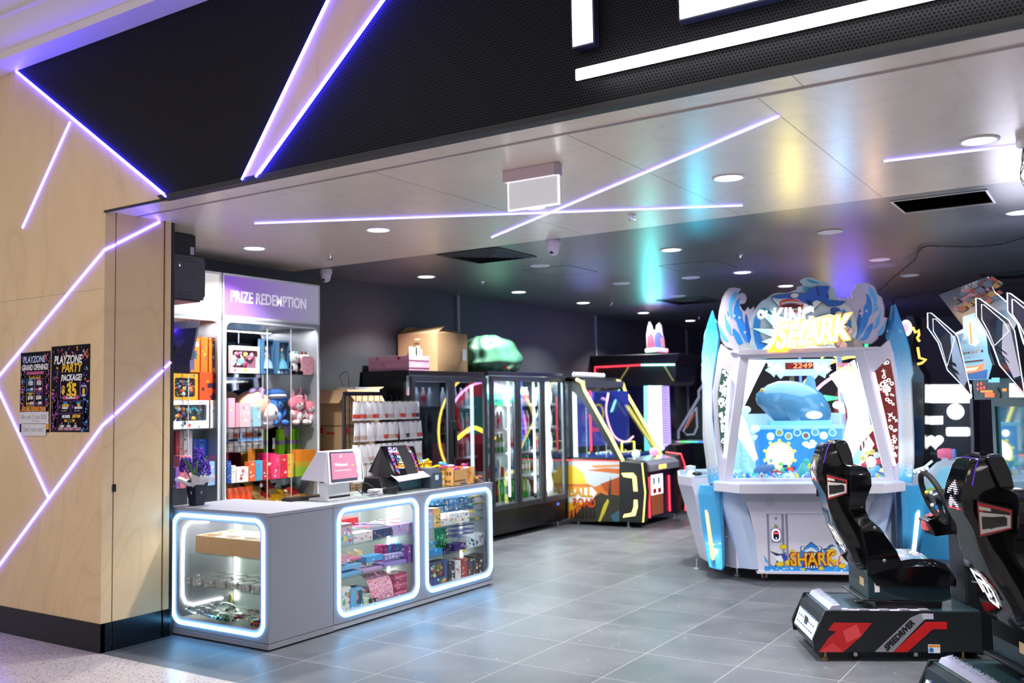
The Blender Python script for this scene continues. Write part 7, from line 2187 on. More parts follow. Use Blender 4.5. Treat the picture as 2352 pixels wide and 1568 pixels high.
for (cx_, cy_, r1, r2) in ((780, 198, 52, 34), (944, 272, 32, 20), (1638, 298, 72, 50), (1812, 188, 36, 30), (880, 482, 62, 42), (715, 510, 58, 34), (1140, 602, 26, 20), (1458, 586, 38, 28), (1835, 540, 52, 36), (1700, 455, 36, 26)):
  c_ = A([(cx_, cy_)])[0]; k_ = .00058
  q.add([(a, ya-.0016, b_) for a, b_ in circ(c_[0], c_[1], r1*k_*1.08, 16, r2*k_*1.12)], [tuple(range(16))], C('a87818')); q.add([(a, ya-.0019, b_) for a, b_ in circ(c_[0], c_[1], r1*k_*.95, 16, r2*k_*.95)], [tuple(range(16))], C('ecd02c'))
c_ = A([(905, 535)])[0]; c2 = A([(1690, 535)])[0]; wtxt = c2[0]-c_[0]
for (dx, dz, m_, b_, dy) in ((-.006, .002, C('9a1414'), .009, .0024), (0, 0, C('f0b818'), .003, .0032)):
  q.text('SHARK', (c_[0]+dx, ya-dy, c_[1]+dz), (1, 0, .02), (-.12, 0, 1), .155, m_, .0006, 'LEFT', .80, b_, .12)
# panel joints, doors, speaker, coin mech
g = C('8c8aa0')
def line(p0, p1, w=.0015):
  a, b_ = P2(*p0), P2(*p1); q.box(min(a[0], b_[0])-w, max(a[0], b_[0])+w, -.002, .0, min(a[1], b_[1])-w, max(a[1], b_[1])+w, g)
for a, b_ in (((1765, 1180), (1765, 1299)), ((1799, 1180), (1799, 1299)), ((1765, 1180), (1799, 1180)), ((1808, 1180), (1808, 1300)), ((1808, 1180), (1940, 1180)), ((1765, 1299), (1963, 1301))):
  line(a, b_)
q.build('front_artwork', t)
q = MB(); x_, z_ = P2(1769, 1152)
for r in (.0, .012, .024, .036):
  n_ = max(1, int(r*2*pi/.012))
  for k in range(n_):
    a = 2*pi*k/n_; q.lathe([(0, -.003), (.0025, -.003)], (x_+r*cos(a), -.004, z_+r*sin(a)), C('4a4a58'), 6, 'y')
q.build('speaker_holes', t)
q = MB(); x_, z_ = P2(1782, 1228)
q.rbox(x_-.044, x_+.044, -.012, 0, z_-.056, z_+.056, .012, C('9a98a8'), 'y'); q.rbox(x_-.034, x_+.034, -.022, -.012, z_-.05, z_+.05, .03, mat('coin_ring', (.9, .8, 1), .3, emit=(.9, .75, 1), power=1.6), 'y'); q.rbox(x_-.026, x_+.026, -.025, -.021, z_-.042, z_+.042, .022, C('3a3a44', 'g'), 'y')
q.box(x_-.02, x_+.02, -.027, -.024, z_+.012, z_+.026, C('e03a40', 'e')); q.box(x_-.022, x_+.022, -.027, -.024, z_-.012, z_+.0, BLACK); q.box(x_-.003, x_+.003, -.027, -.024, z_-.034, z_-.018, C('a0e8ff', 'e')); q.build('coin_slot', t)
q = MB(); x_, z_ = P2(1782, 1208); q.add([(x_-.02, -.002, z_-.012), (x_+.02, -.002, z_-.012), (x_, -.002, z_+.02)], [(0, 1, 2)], C('2a2a10')); q.add([(x_-.014, -.003, z_-.008), (x_+.014, -.003, z_-.008), (x_, -.003, z_+.013)], [(0, 1, 2)], C('c8c020'))
x_, z_ = P2(1782, 1190); q.lathe([(0, -.006), (.009, -.006), (.009, 0)], (x_, 0, z_), CHROME, 14, 'y'); x_, z_ = P2(1929, 1232); q.box(x_-.03, x_+.03, -.004, 0, z_-.02, z_+.02, C('77757e')); q.build('warning_triangle_and_lock', t)
for (px, w_) in ((1744, 0), (1625, 0)):
  q = MB(); x_, z_ = P2(px-4, 1299, .05); q.box(x_-.018, x_+.018, -.002 if px > 1700 else .09, .0, z_-.022, z_+.022, C('e8e8f0')); q.box(x_-.018, x_+.018, -.003, .0, z_+.01, z_+.022, C('b06a30')); q.box(x_-.014, x_, -.003, .0, z_-.018, z_+.004, C('6a8ad0'))
  if px > 1700:
    q.v = [(a-.0, b_+.015, c_) for a, b_, c_ in q.v]; q.build('warning_sticker', t)
for (px, py) in ((1755, 1322), (1962, 1324)):
  x_, z_ = P2(px, py, .08)
  q = MB(); q.lathe([(0, -.014), (.034, -.014), (.034, .014), (0, .014)], (x_, .08, .034), mat('caster_rubber', (.10, .02, .03), .5), 18, 'x'); q.lathe([(0, -.018), (.018, -.018), (.018, .018), (0, .018)], (x_, .08, .034), ALU, 14, 'x')
  q.box(x_-.022, x_-.017, .05, .11, .03, .08, ALU); q.box(x_+.017, x_+.022, .05, .11, .03, .08, ALU); q.box(x_-.03, x_+.03, .04, .12, .074, .08, ALU); q.build('caster', t, 40)
for (x_, y_) in ((-.6, .3), (.62, .3), (-.95, .6), (.95, .6), (-.7, 1.4), (.7, 1.4)):
  MB().lathe([(0, 0), (.032, 0), (.032, .012), (.01, .016), (.01, .1)], (x_, y_, 0), ALU, 14).build('levelling_foot', t)
q = MB()
for px, py in ((1665, 1164), (1667, 1229), (1669, 1294), (2059, 1164), (2061, 1230)):
  x_, z_ = P2(px, py, .2); q.ell((x_, .10 if abs(x_) < .7 else .2, z_), (.006, .006, .006), CHROME, 8, 6)
q.build('bolts', t)

# ---- crown
CY = .10
def plate(name, pts, y, m_, th=.012, edge=None, par=t):
  q_ = MB(); q_.prism(pts, 'y', y, y+th, m_, edge); return q_.build(name, par)

LW = [(545, 290), (640, 288), (730, 310), (690, 360), (668, 410), (740, 368), (800, 395), (822, 470), (795, 535), (740, 552), (700, 520), (705, 570), (750, 650), (790, 680), (850, 600), (870, 655), (945, 590), (945, 670), (1030, 640), (1120, 760), (1150, 1000), (1100, 1200), (1000, 1355), (720, 1355), (500, 1250), (400, 1120), (360, 900), (392, 650), (440, 450), (490, 345)]
RW = [(820, 350), (880, 300), (895, 235), (940, 218), (1100, 213), (1180, 260), (1240, 400), (1300, 440), (1345, 600), (1340, 780), (1395, 770), (1350, 900), (1270, 1000), (1230, 1120), (1130, 1200), (1000, 1200), (950, 1300), (560, 1300), (600, 1000), (660, 560), (620, 450), (700, 445), (760, 500), (770, 425), (835, 470), (822, 400)]
PALE = mat('wave_pale_acrylic', (.52, .50, .66), .2, coat=.4)
WBL = C('2a86dc', 'g'); WB2 = C('5cb2ee', 'g'); WDK = C('1a5cb4', 'g'); WTQ = C('3ab4cc', 'g')
lt_ = lambda pts, y: tr(1600, 620, 7.127, pts, y)
rt_ = lambda pts, y: tr(1840, 620, 7.127, pts, y)
EDG = mat('acrylic_edge', (.9, .9, .95), .3, emit=(.9, .9, 1), power=.35)
plate('wave_plate', lt_([(x-22, y+8) for x, y in LW], CY+.05), CY+.05, mat('wave_back', (.42, .38, .42), .3), .01, EDG)
plate('wave_plate', lt_(LW, CY), CY, PALE, .012, EDG)
plate('wave_plate', rt_([(x+24, y+10) for x, y in RW], CY+.05), CY+.05, mat('wave_back', (.42, .38, .42), .3), .01, EDG)
plate('wave_plate', rt_(RW, CY), CY, PALE, .012, EDG)
q = MB()
def art(fn, pts, m_, k=0):
  q.add([(a, CY-.001-.0006*k, b_) for a, b_ in fn(pts, CY)], tess(pts), m_)
for f_, T_ in ((lt_, lambda p: p), (rt_, None)):
  blobs = [([(650, 340), (665, 345), (640, 480), (590, 560), (575, 640), (590, 800), (545, 760), (525, 640), (530, 500), (580, 400)], WB2),
       ([(720, 465), (700, 490), (700, 620), (745, 680), (750, 800), (800, 900), (860, 1120), (900, 1230), (800, 1180), (700, 1000), (650, 850), (612, 800), (606, 650), (640, 520), (690, 465)], WBL),
       ([(455, 690), (480, 800), (540, 900), (560, 1020), (600, 1050), (560, 1060), (500, 1000), (470, 900)], WB2),
       ([(600, 950), (680, 1020), (720, 1090), (760, 1180), (820, 1250), (700, 1240), (640, 1150), (590, 1020)], WBL),
       ([(365, 880), (400, 960), (470, 1080), (520, 1170), (440, 1150), (385, 1050)], WB2),
       ([(800, 720), (830, 760), (850, 900), (900, 1050), (960, 1200), (1020, 1330), (900, 1330), (840, 1150), (800, 950), (790, 800)], WDK),
       ([(500, 660), (520, 700), (530, 760), (510, 740)], WBL)]
  for k, (pts, m_) in enumerate(blobs):
    if f_ is rt_:
      pts = [(820+(822-x)*.98+130, y*.97-60) for x, y in pts]
    art(f_, smoothpoly(pts, 2), m_, k % 3)
for f_, cx_, cy_ in ((lt_, 700, 780), (lt_, 985, 830), (lt_, 790, 1020), (lt_, 620, 750), (rt_, 970, 710), (rt_, 885, 960), (rt_, 1070, 670)):
  c_ = f_([(cx_, cy_)], CY)[0]; q.add([(a, CY-.005, b_) for a, b_ in star(c_[0], c_[1], .022, .005, 4, .3)], [tuple(range(8))], C('d8e8ff'))
q.build('wave_artwork', t)
# mid layer behind the shark
ML = [(960, 640), (1020, 555), (1080, 500), (1150, 465), (1225, 400), (1330, 370), (1480, 372), (1560, 345), (1640, 320), (1650, 270), (1760, 250), (1700, 190), (1720, 150), (1800, 122), (1900, 130), (2020, 170), (2140, 215), (2200, 270), (2270, 330), (2290, 420), (2330, 500), (2400, 540), (2520, 620), (2600, 780), (2630, 1000), (2560, 1200), (2480, 1310), (1000, 1355), (900, 1100), (880, 900), (905, 760)]
plate('crest_plate', lt_(smoothpoly(ML, 2), CY-.03), CY-.03, mat('crest_pale', (.48, .66, .74), .2, coat=.3), .012, EDG)
q = MB(); YM = CY-.032
def mart(pts, m_, k=0, fn=lt_):
  q.add([(a, YM-.0007*k, b_) for a, b_ in fn(pts, YM)], tess(pts), m_)
for pts, m_ in (([(980, 720), (1060, 700), (1040, 820), (1020, 1000), (1080, 1150), (1150, 1260), (1000, 1300), (930, 1050), (930, 850)], WBL), ([(1060, 620), (1160, 640), (1230, 740), (1080, 720)], WTQ), ([(1760, 260), (1900, 300), (1850, 330), (1750, 330)], WTQ), ([(1800, 150), (1900, 170), (2020, 220), (1880, 210)], C('3aa8c8')),
        ([(2380, 640), (2470, 700), (2530, 850), (2530, 1050), (2440, 1250), (2330, 1270), (2420, 1050), (2430, 850)], WBL), ([(2200, 620), (2330, 620), (2400, 760), (2300, 800), (2200, 700)], WDK), ([(2050, 300), (2130, 350), (2170, 450), (2120, 480), (2060, 380)], WDK)):
  mart(smoothpoly(pts, 2), m_, 1)
cl = []
for (cx_, cy_, r) in ((2330, 740, 60), (2400, 760, 50), (2430, 830, 45), (2440, 960, 60), (2510, 1000, 50), (2300, 1060, 70), (2380, 1080, 60), (2470, 1100, 60), (2300, 1180, 60), (2400, 1230, 60)):
  c_ = lt_([(cx_, cy_)], YM)[0]; q.add([(a, YM-.002, b_) for a, b_ in circ(c_[0], c_[1], r*.00058, 14)], [tuple(range(14))], C('dfe8f4')); q.add([(a, YM-.0015, b_) for a, b_ in circ(c_[0], c_[1], r*.00066, 14)], [tuple(range(14))], C('3a70b8'))
q.build('crest_artwork', t)
# shark figure plate
SH_ = [(1220, 440), (1330, 405), (1530, 385), (1600, 365), (1780, 380), (1840, 320), (1960, 262), (2180, 260), (2130, 440), (2160, 480), (2220, 490), (2450, 510), (2360, 575), (2250, 600), (2150, 590), (2060, 520), (2020, 560), (1960, 620), (1880, 700), (1780, 740), (1700, 700), (1400, 640), (1330, 590), (1260, 520)]
plate('shark_plate', lt_(SH_, CY-.06), CY-.06, C('1d2434', 'g'), .01)
q = MB(); YS = CY-.061
def sart(pts, m_, k=1):
  q.add([(a, YS-.0008*k, b_) for a, b_ in lt_(pts, YS)], tess(pts), m_)
sart([(1228, 442), (1330, 412), (1530, 392), (1600, 372), (1780, 386), (1845, 326), (1960, 268), (2172, 266), (2122, 440), (2160, 486), (2220, 498), (2438, 514), (2350, 568), (2250, 592), (2150, 580), (2060, 512), (1960, 490), (1840, 560), (1760, 540), (1650, 470), (1450, 462), (1330, 470)], C('1f5fc0', 'g'))
sart([(1235, 450), (1330, 472), (1450, 464), (1650, 474), (1760, 545), (1840, 562), (1960, 494), (2050, 520), (1950, 610), (1870, 690), (1780, 728), (1700, 690), (1400, 628), (1335, 580), (1268, 515)], C('c6dae4', 'g'), 2)
sart(smoothpoly([(1355, 560), (1380, 500), (1500, 470), (1650, 490), (1750, 560), (1730, 640), (1650, 700), (1500, 680), (1390, 640)], 3), C('c84a34', 'g'), 3)
sart(smoothpoly([(1385, 590), (1430, 530), (1550, 510), (1680, 540), (1730, 590), (1690, 660), (1550, 680), (1430, 640)], 3), C('4a0c10', 'g'), 4)
for k in range(13):
  x_ = 1400+k*25; yt = 548-26*sin(pi*k/12); sart([(x_-9, yt-12), (x_+11, yt-12), (x_+2, yt+34)], WHT, 5)
  if k < 9:
    sart([(x_+30, 652+10*sin(pi*k/9)), (x_+48, 652+10*sin(pi*k/9)), (x_+38, 618)], WHT, 5)
sart(smoothpoly([(1540, 405), (1600, 380), (1665, 395), (1650, 440), (1600, 458), (1555, 440)], 2), C('e8e0d0', 'g'), 5)
sart([(1400, 470), (1420, 455), (1412, 475)], BLACK, 5)
for k in range(4):
  sart([(1780+k*28, 470+k*8), (1788+k*28, 470+k*8), (1845+k*22, 560+k*6), (1830+k*22, 590)], C('12305a'), 5)
sart([(1960, 268), (1968, 268), (1985, 320), (2010, 420), (1990, 420)], C('12305a'), 5)
q.build('shark_artwork', t)
# splash and lettering
SP = [(880, 950), (1260, 960), (1225, 900), (1000, 660), (1235, 720), (1165, 590), (1290, 720), (1700, 830), (2200, 700), (2380, 760), (2300, 830), (2560, 780), (2330, 860), (2500, 920), (2300, 1000), (2260, 1180), (2340, 1340), (2160, 1280), (2060, 1355), (1970, 1290), (1860, 1355), (1760, 1300), (1690, 1355), (1500, 1355), (1000, 1355), (1160, 1215), (1030, 1180), (1230, 1105)]
plate('splash_plate', lt_(SP, CY-.09), CY-.09, C('14181c', 'g'), .01)
cxm, cym = 1650, 1030
plate('splash_plate', lt_([(cxm+(x-cxm)*.965, cym+(y-cym)*.95) for x, y in SP], CY-.093), CY-.093, mat('splash_lit', (.55, .80, .9), .3, emit=(.5, .82, .95), power=.6), .003)
q = MB(); p0 = lt_([(1240, 930)], CY-.12)[0]; p1 = lt_([(1790, 690)], CY-.12)[0]
q.text('KING', (p0[0], CY-.105, p0[1]), (1, 0, .0), (.05, 0, 1), .24, mat('crown_white_letters', (1, 1, 1), .4, emit=(.92, .95, 1), power=2.0), .012, 'LEFT', .62, .006, 0)
q.text("O'", (p0[0]-.13, CY-.105, p0[1]+.09), (1, 0, -.25), (.2, 0, 1), .10, mat('crown_white_letters'), .012, 'LEFT', .8, .006, 0)
q.build('white_lettering', t)
q = MB(); p0 = lt_([(1290, 1280)], CY-.12)[0]
for (b_, m_, yy) in ((.024, mat('crown_orange_edge', (1, .4, .05), .4, emit=(1, .36, .04), power=2.2), CY-.125), (.010, mat('crown_yellow_letters', (1, 1, .7), .4, emit=(1, .95, .55), power=4), CY-.14)):
  q.text('SHARK', (p0[0], yy, p0[1]), (1, 0, .12), (.16, 0, 1), .30, m_, .012, 'LEFT', .66, b_, .0)
q.prism(lt_([(1155, 1345), (1400, 1010), (1460, 1060), (1380, 1180), (1430, 1270), (1560, 1250), (1480, 1340)], CY-.12), 'y', CY-.125, CY-.115, mat('crown_orange_edge'))
q.build('orange_lettering', t)
q = MB(); p0 = rt_([(250, 1255)], CY-.1)[0]; q.text('W', (p0[0], CY-.0975, p0[1]), (1, 0, 0), (0, 0, 1), .03, RED, .001); q.text('AHLAPTECH', (p0[0]+.028, CY-.0975, p0[1]), (1, 0, 0), (0, 0, 1), .03, BLACK, .001, 'LEFT', .8); q.build('maker_lettering', t)
for (fx, fy, f_) in ((820, 1350, lt_), (860, 1290, rt_)):
  c_ = f_([(fx, fy)], CY-.02)[0]; q = MB(); q.add([], [], SW) if 0 else None
  q.prism([(c_[0]+.085*cos(a), c_[1]-.01+.10*sin(a)) for a in [pi*i/14 for i in range(15)]], 'y', CY-.03, CY-.02, C('a8b0b0', 'g')); q.build('crown_bracket', t)
# lamps inside the machine, then unseen spots added to colour the ceiling
def slamp(kind, x, y, z, power, col, size, rot=(0, 0, 0), **k):
  p = SF.o+SF.u*x+SF.v*y+Vector((0, 0, z)); return lamp('pusher_lamp', kind, tuple(p), power, col, size, rot, **k)
slamp('AREA', 0, .7, 1.98, 13, (.85, .95, 1), 1.0, (0, 0, 0), size_y=.8)
slamp('AREA', 0, .5, 1.2, 0.1, (.6, .85, 1), .4, (radians(90), 0, 0))
for (x_, y_, c_, pw) in ((.55, .9, (1, .3, .35), 11), (-.2, 1.6, (.25, .12, 1), 15), (.9, 1.4, (.55, .3, 1), 8), (-1.7, 1.0, (.03, .75, .95), 9)):
  p = SF.o+SF.u*x_+SF.v*y_
  lamp('added_ceiling_spot', 'SPOT', (p.x*1, p.y, 2.25), pw, c_, .05, (pi, 0, 0), spot=2.4, blend=1)  # unseen upward spot, added for its colour on the dark ceiling

def beam(src, dst, power, col, ang=.3, size=.03):
  s_, d_ = Vector(src), Vector(dst)
  r_ = (d_-s_).to_track_quat('-Z', 'Y').to_euler()
  return lamp('added_streak_spot', 'SPOT', tuple(s_), power, col, size, tuple(r_), spot=ang, blend=1)

for px, Y_, z_, pw, c_ in ((1612, 8.3, 2.22, 13, (.04, .7, 1)), (1655, 8.3, 2.30, 5, (.1, .75, 1)), (1500, 12.9, 2.34, 30, (.02, .9, .75)), (1830, 8.2, 2.16, 8, (1, .85, .1)), (1945, 8.2, 2.18, 8, (.2, .55, 1)), (2020, 8.3, 2.3, 4, (1, .6, .3))):
  p = at(px, 760, Y=Y_)
  beam((p.x, p.y, z_), (p.x*.6, 4.5, CZ), pw, c_, 1.7, .07)  # unseen spots added so that coloured streaks show in the glossy soffit
# ================================================================== RACING MACHINES
class RF(Frame):
  pass

R1 = Frame(-1.676, 5.921, 29)
rc = lambda x, y: (1820+x/2.579, 960+y/2.579)
rp1 = lambda pts, y=0.: [R1.px(*rc(a, b_), y) for a, b_ in pts]
WD = .58
PLATE = mat('racer_black_sheet', (.010, .013, .016), .30)
TEAL = mat('racer_teal_sheet', (.018, .045, .055), .28, .2)
SHELL = mat('seat_gloss_shell', (.003, .003, .004), .10, spec=.3, coat=.25)
DISP = mat('rear_display', (.8, .9, 1), .3, emit=(.62, .8, 1), power=1.3)
LOGO = mat('seat_logo_light', (1, 1, 1), .4, emit=(1, 1, 1), power=1.1)

def racer(label, group, T_=None):
  t = thing('racing_machine', label, 'racing game', (0, 0, 0), 0, group)
  # base
  q = MB(); side = rp1([(195, 1140), (915, 1152), (915, 1385), (130, 1385), (118, 1310)])
  side = [(.077, .306), (1.0, .294), (1.0, .058), (.002, .058), (-.006, .133)]
  for y in (0., WD-.02):
    q.prism(side, 'y', y, y+.02, PLATE)
  q.box(.09, 1.0, .02, WD-.02, .285, .300, TEAL); q.prism([(.06, .27), (.10, .30), (.02, .075), (-.0, .10)], 'y', .02, WD-.02, PLATE); q.box(.02, 1.0, .02, WD-.02, .06, .075, PLATE)
  q.build('base', t, bevel=.003)
  q = MB(); q.loft([[(.11, y, .302), (.19, y, .302), (.175, y, .332), (.125, y, .325)] for y in (.04, .54)], mat('strip_violet', (.35, .36, .50), .2)); q.text('NEW GENERATION', (.14, .53, .334), (0, -1, 0), (1, 0, .15), .055, C('9a9cb8'), .0008, 'LEFT', .95, -.0008); q.build('rear_title_strip', t)
  q = MB(); q.add([(.015, .05, .115), (.015, .53, .115), (.07, .53, .262), (.07, .05, .262)], [(0, 1, 2, 3)], DISP)
  q.v = [(a-.012, b_, c_) for a, b_, c_ in q.v]
  for k in range(8):
    for r_ in range(3):
      y_ = .10+k*.052; z_ = .14+r_*.04; x_ = .002+(z_-.115)/.147*.055; q.box(x_-.0005, x_+.003, y_, y_+.03, z_, z_+.012, C('5a78a8'))
  q.prism([(-.001+.02, .16), (.03, .21), (.032, .19), (.02, .17)], 'y', .25, .33, BLACK); q.build('rear_light_panel', t)
  # artwork on both sides
  art = [(rp1([(245, 1210), (470, 1212), (410, 1290), (300, 1385), (155, 1385), (215, 1300), (262, 1262), (210, 1255)]), C('b81c20')), (rp1([(300, 1260), (380, 1220), (410, 1290), (320, 1330)]), C('d8454a')), (rp1([(155, 1385), (240, 1330), (300, 1385)]), C('d0383c')),
       (rp1([(487, 1383), (700, 1180), (760, 1155), (800, 1155), (830, 1160), (770, 1205), (595, 1385)]), C('8a8a94')), (rp1([(595, 1385), (790, 1205), (915, 1205), (915, 1250), (830, 1250), (680, 1385)]), C('c01418'))]
  q = MB()
  for s_ in (0, 1):
    y = -.0008 if s_ == 0 else WD+.0008
    for k, (pts, m_) in enumerate(art):
      q.add([(a, y-.0003*k*(1 if s_ == 0 else -1), b_) for a, b_ in pts], tess(pts), m_)
  p0, p1 = rp1([(560, 1378), (775, 1165)]); u_ = Vector((p1[0]-p0[0], 0, p1[1]-p0[1])); v_ = Vector((-u_.z, 0, u_.x))
  q.text('SPEEDRIVER', (p0[0], -.003, p0[1]), u_, v_, .047, BLACK, .0006, 'LEFT', .95, .002, .2)
  x_, z_ = rp1([(805, 1390)])[0]; q.box(x_, x_+.07, -.003, -.001, z_, z_+.05, C('e8e8ee')); q.box(x_+.002, x_+.068, -.0035, -.001, z_+.035, z_+.048, C('e8902a')); q.lathe([(0, -.001), (.014, -.001), (.014, 0)], (x_+.018, -.003, z_+.018), C('2a70c0'), 14, 'y')
  x_, z_ = rp1([(770, 1190)])[0]; q.box(x_, x_+.065, -.003, -.001, z_, z_+.032, C('b8b8cc'))
  q.build('side_artwork', t)
  q = MB(); n_ = 9
  for i in range(n_):
    for j in range(2):
      x_ = .17+.06*i; q.add([(x_, .015+.04*j, .3015), (x_+.06, .015+.04*j, .3015), (x_+.06, .055+.04*j, .3015), (x_, .055+.04*j, .3015)], [(0, 1, 2, 3)], C('c8c4d4', 'g') if (i+j) % 2 else C('6c6a78', 'g'))
  q.build('checker_strip', t)
  for x_, y_ in ((.08, .05), (.08, .53), (.9, .05), (.9, .53)):
    q = MB(); q.lathe([(.022, 0), (.022, .012), (.008, .014), (.008, .06)], (x_, y_, 0), mat('brass', (.45, .28, .12), .35, .8), 12); q.build('levelling_foot', t)
  for x_, y_ in ((.26, .06), (.62, .06)):
    q = MB(); q.lathe([(0, -.012), (.03, -.012), (.03, .012), (0, .012)], (x_, y_, .032), RUBBER, 16, 'y'); q.lathe([(0, -.014), (.013, -.014), (.013, .014)], (x_, y_, .032), ALU, 12, 'y'); q.build('caster', t, 40)
  # seat pedestal and cushion
  q = MB(); q.prism([(.36, .36), (.36, .52), (.45, .50), (.85, .50), (.86, .355), (.80, .345)], 'y', .08, .50, TEAL); q.box(.32, .50, .06, .52, .345, .36, BLACK); q.box(.40, .80, .08, .50, .30, .345, BLACK); q.box(.28, .34, .06, .10, .33, .35, BLACK); q.build('seat_pedestal', t, bevel=.004)
  MB().box(.40, .43, .0795, .0798, .40, .46, C('e8e4e0')).build('pedestal_sticker', t); MB().box(.3592, .3597, .16, .25, .42, .47, C('e8c890')).build('pedestal_sticker', t)
  q = MB(); sec = []
  for x_, zt_, hw in ((.36, .545, .20), (.50, .575, .23), (.64, .600, .245), (.76, .597, .245), (.84, .565, .24), (.885, .51, .22), (.895, .46, .19)):
    sec.append([(x_, .29-hw, .44), (x_, .29-hw-.01, zt_-.035), (x_, .29-hw+.04, zt_), (x_, .29-.07, zt_-.02), (x_, .29, zt_-.015), (x_, .29+.07, zt_-.02), (x_, .29+hw-.04, zt_), (x_, .29+hw+.01, zt_-.035), (x_, .29+hw, .44)])
  q.loft(sec, SHELL); q.build('cushion', t, 50)
  CU = mat('vinyl_painted_sheen', (.34, .44, .52), .12, coat=.7)  # blue-white reflections on the seat painted into the vinyl colour
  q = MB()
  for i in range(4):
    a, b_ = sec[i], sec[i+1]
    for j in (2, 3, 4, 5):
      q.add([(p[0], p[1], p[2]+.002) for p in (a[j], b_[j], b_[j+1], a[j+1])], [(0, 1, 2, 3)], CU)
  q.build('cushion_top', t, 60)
  # seat shell: spine + wings
  rear = [(.42, .49), (.33, .53), (.30, .57), (.27, .65), (.203, .79), (.17, .90), (.153, .99), (.115, 1.06), (.101, 1.13), (.115, 1.19), (.143, 1.275), (.165, 1.31)]
  hws = [.12, .17, .19, .20, .165, .13, .115, .11, .115, .115, .10, .085]
  frt = [.50, .52, .53, .45, .38, .34, .33, .33, .31, .31, .30, .285]
  q = MB(); q.loft([[(r, .29-h*.8, z_), (r+.03, .29-h, z_), (f_, .29-h, z_+.003), (f_, .29+h, z_+.003), (r+.03, .29+h, z_), (r, .29+h*.8, z_)] for (r, z_), h, f_ in zip(rear, hws, frt)], SHELL); q.build('seat_spine', t, 35, bevel=.006)
  wz = [(.47, .46, .18, .48), (.34, .52, .22, .55), (.33, .57, .24, .565), (.33, .65, .25, .53), (.31, .76, .25, .46), (.30, .80, .25, .43), (.27, .85, .215, .381), (.25, .90, .21, .362), (.24, .96, .24, .357), (.235, 1.0, .285, .358), (.235, 1.06, .30, .379), (.24, 1.13, .295, .378), (.25, 1.165, .26, .368), (.24, 1.185, .14, .32), (.22, 1.25, .125, .315), (.20, 1.315, .11, .295), (.23, 1.33, .09, .285)]
  q = MB(); q.loft([[(a+.03, .29-h*.5, z_), (a+.02, .29-h, z_), (f_, .29-h-.004, z_), (f_+.012, .29-h+.03, z_), (f_-.04, .29, z_), (f_+.012, .29+h-.03, z_), (f_, .29+h+.004, z_), (a+.02, .29+h, z_), (a+.03, .29+h*.5, z_)] for a, z_, h, f_ in wz], SHELL); q.build('seat_shell', t, 40, bevel=.004)
  for s_ in (-1, 1):
    o = lambda a: .29+s_*a
    c4_ = [Vector((.165, o(.118), 1.125)), Vector((.165, o(.128), .955)), Vector((.262, o(.235), 1.01)), Vector((.262, o(.245), 1.095))]
    q = MB(); 
    def Q(u0, u1, v0, v1, m_, k):
      P_ = lambda u_, v_: c4_[0].lerp(c4_[1], v_).lerp(c4_[3].lerp(c4_[2], v_), u_)+Vector((-.012-.001*k, s_*(.012+.001*k), 0))
      q.quad(*[tuple(P_(a, b_)) for a, b_ in ((u0, v0), (u1, v0), (u1, v1), (u0, v1))], m_)
    q.loft([[tuple(p+Vector((-.012, s_*.012, 0))) for p in c4_], [tuple(p+Vector((.02, -s_*.02, 0))) for p in c4_]], SHELL)
    Q(.03, .97, .04, .96, C('a01014'), 1); Q(.06, .95, .30, .90, C('b0aca8'), 2); Q(.12, .85, .42, .78, C('101012', 'g'), 3); Q(.06, .4, .14, .24, C('b0aca8'), 2)
    q.build('side_light_panel', t)
    q = MB()
    for (x_, z_, h) in ((.28, 1.26, .118), (.33, 1.09, .272), (.34, .93, .222), (.40, .80, .262), (.45, .60, .262)):
      q.ell((x_, .29+s_*h, z_), (.012, .006, .012), C('7a706e', 'g'), 10, 6)
    q.build('shell_bolts', t, 60)
  q = MB(); xr = lambda z_: .101+abs(z_-1.13)*.3
  q.loft([[(xr(z_)-.004, .29-w_, z_) for z_, w_ in ((1.07, .075), (1.27, .062))]+[(xr(z_)-.004, .29+w_, z_) for z_, w_ in ((1.27, .062), (1.07, .075))], [(xr(z_)+.02, .29-w_, z_) for z_, w_ in ((1.07, .075), (1.27, .062))]+[(xr(z_)+.02, .29+w_, z_) for z_, w_ in ((1.27, .062), (1.07, .075))]], mat('headrest_display_glass', (.03, .03, .05), .04, coat=1))
  LD = mat('arrow_dots', (1, .9, 1), .4, emit=(.85, .72, .95), power=1.2)
  for c0 in (1.205, 1.135):
    for r_ in range(7):
      for k in range(-4, 5):
        if abs(k) <= r_ and (abs(k) > r_-4) and r_-abs(k) < 4:
          z_ = c0-.0095*r_; q.ell((xr(z_)-.0065, .29+.0105*k, z_), (.002, .0032, .0032), LD, 6, 4)
  q.box(xr(1.08)-.007, xr(1.08)-.004, .225, .355, 1.074, 1.081, C('c83030', 'l')); q.build('headrest_display', t)
  # logo on the lower back
  rx = lambda z_: (.203+(.79-z_)/.14*.067 if z_ > .65 else .27+(.65-z_)/.08*.03)-.0035
  q = MB()
  for pts, k in (([(1035, 525), (1015, 300), (1185, 335), (1230, 385)], 0), ([(1112, 615), (1095, 400), (1285, 430), (1325, 480), (1305, 600), (1270, 650), (1160, 625)], 1), ([(1115, 552), (1190, 552), (1212, 540), (1222, 370)], 2)):
    P_ = [Vector((.29+.072-(a-993)/367*.145, .79-(b_-270)/415*.175)) for a, b_ in pts]
    for i in range(len(P_)-1):
      d = (P_[i+1]-P_[i]).normalized()*.0085; n_ = Vector((-d.y, d.x)); e = [P_[i]-d*.8+n_, P_[i]-d*.8-n_, P_[i+1]+d*.8-n_, P_[i+1]+d*.8+n_]
      q.add([(rx(v.y)-.0006*k-.0002*i, v.x, v.y) for v in e], [(0, 1, 2, 3)], LOGO)
  q.build('back_logo', t)
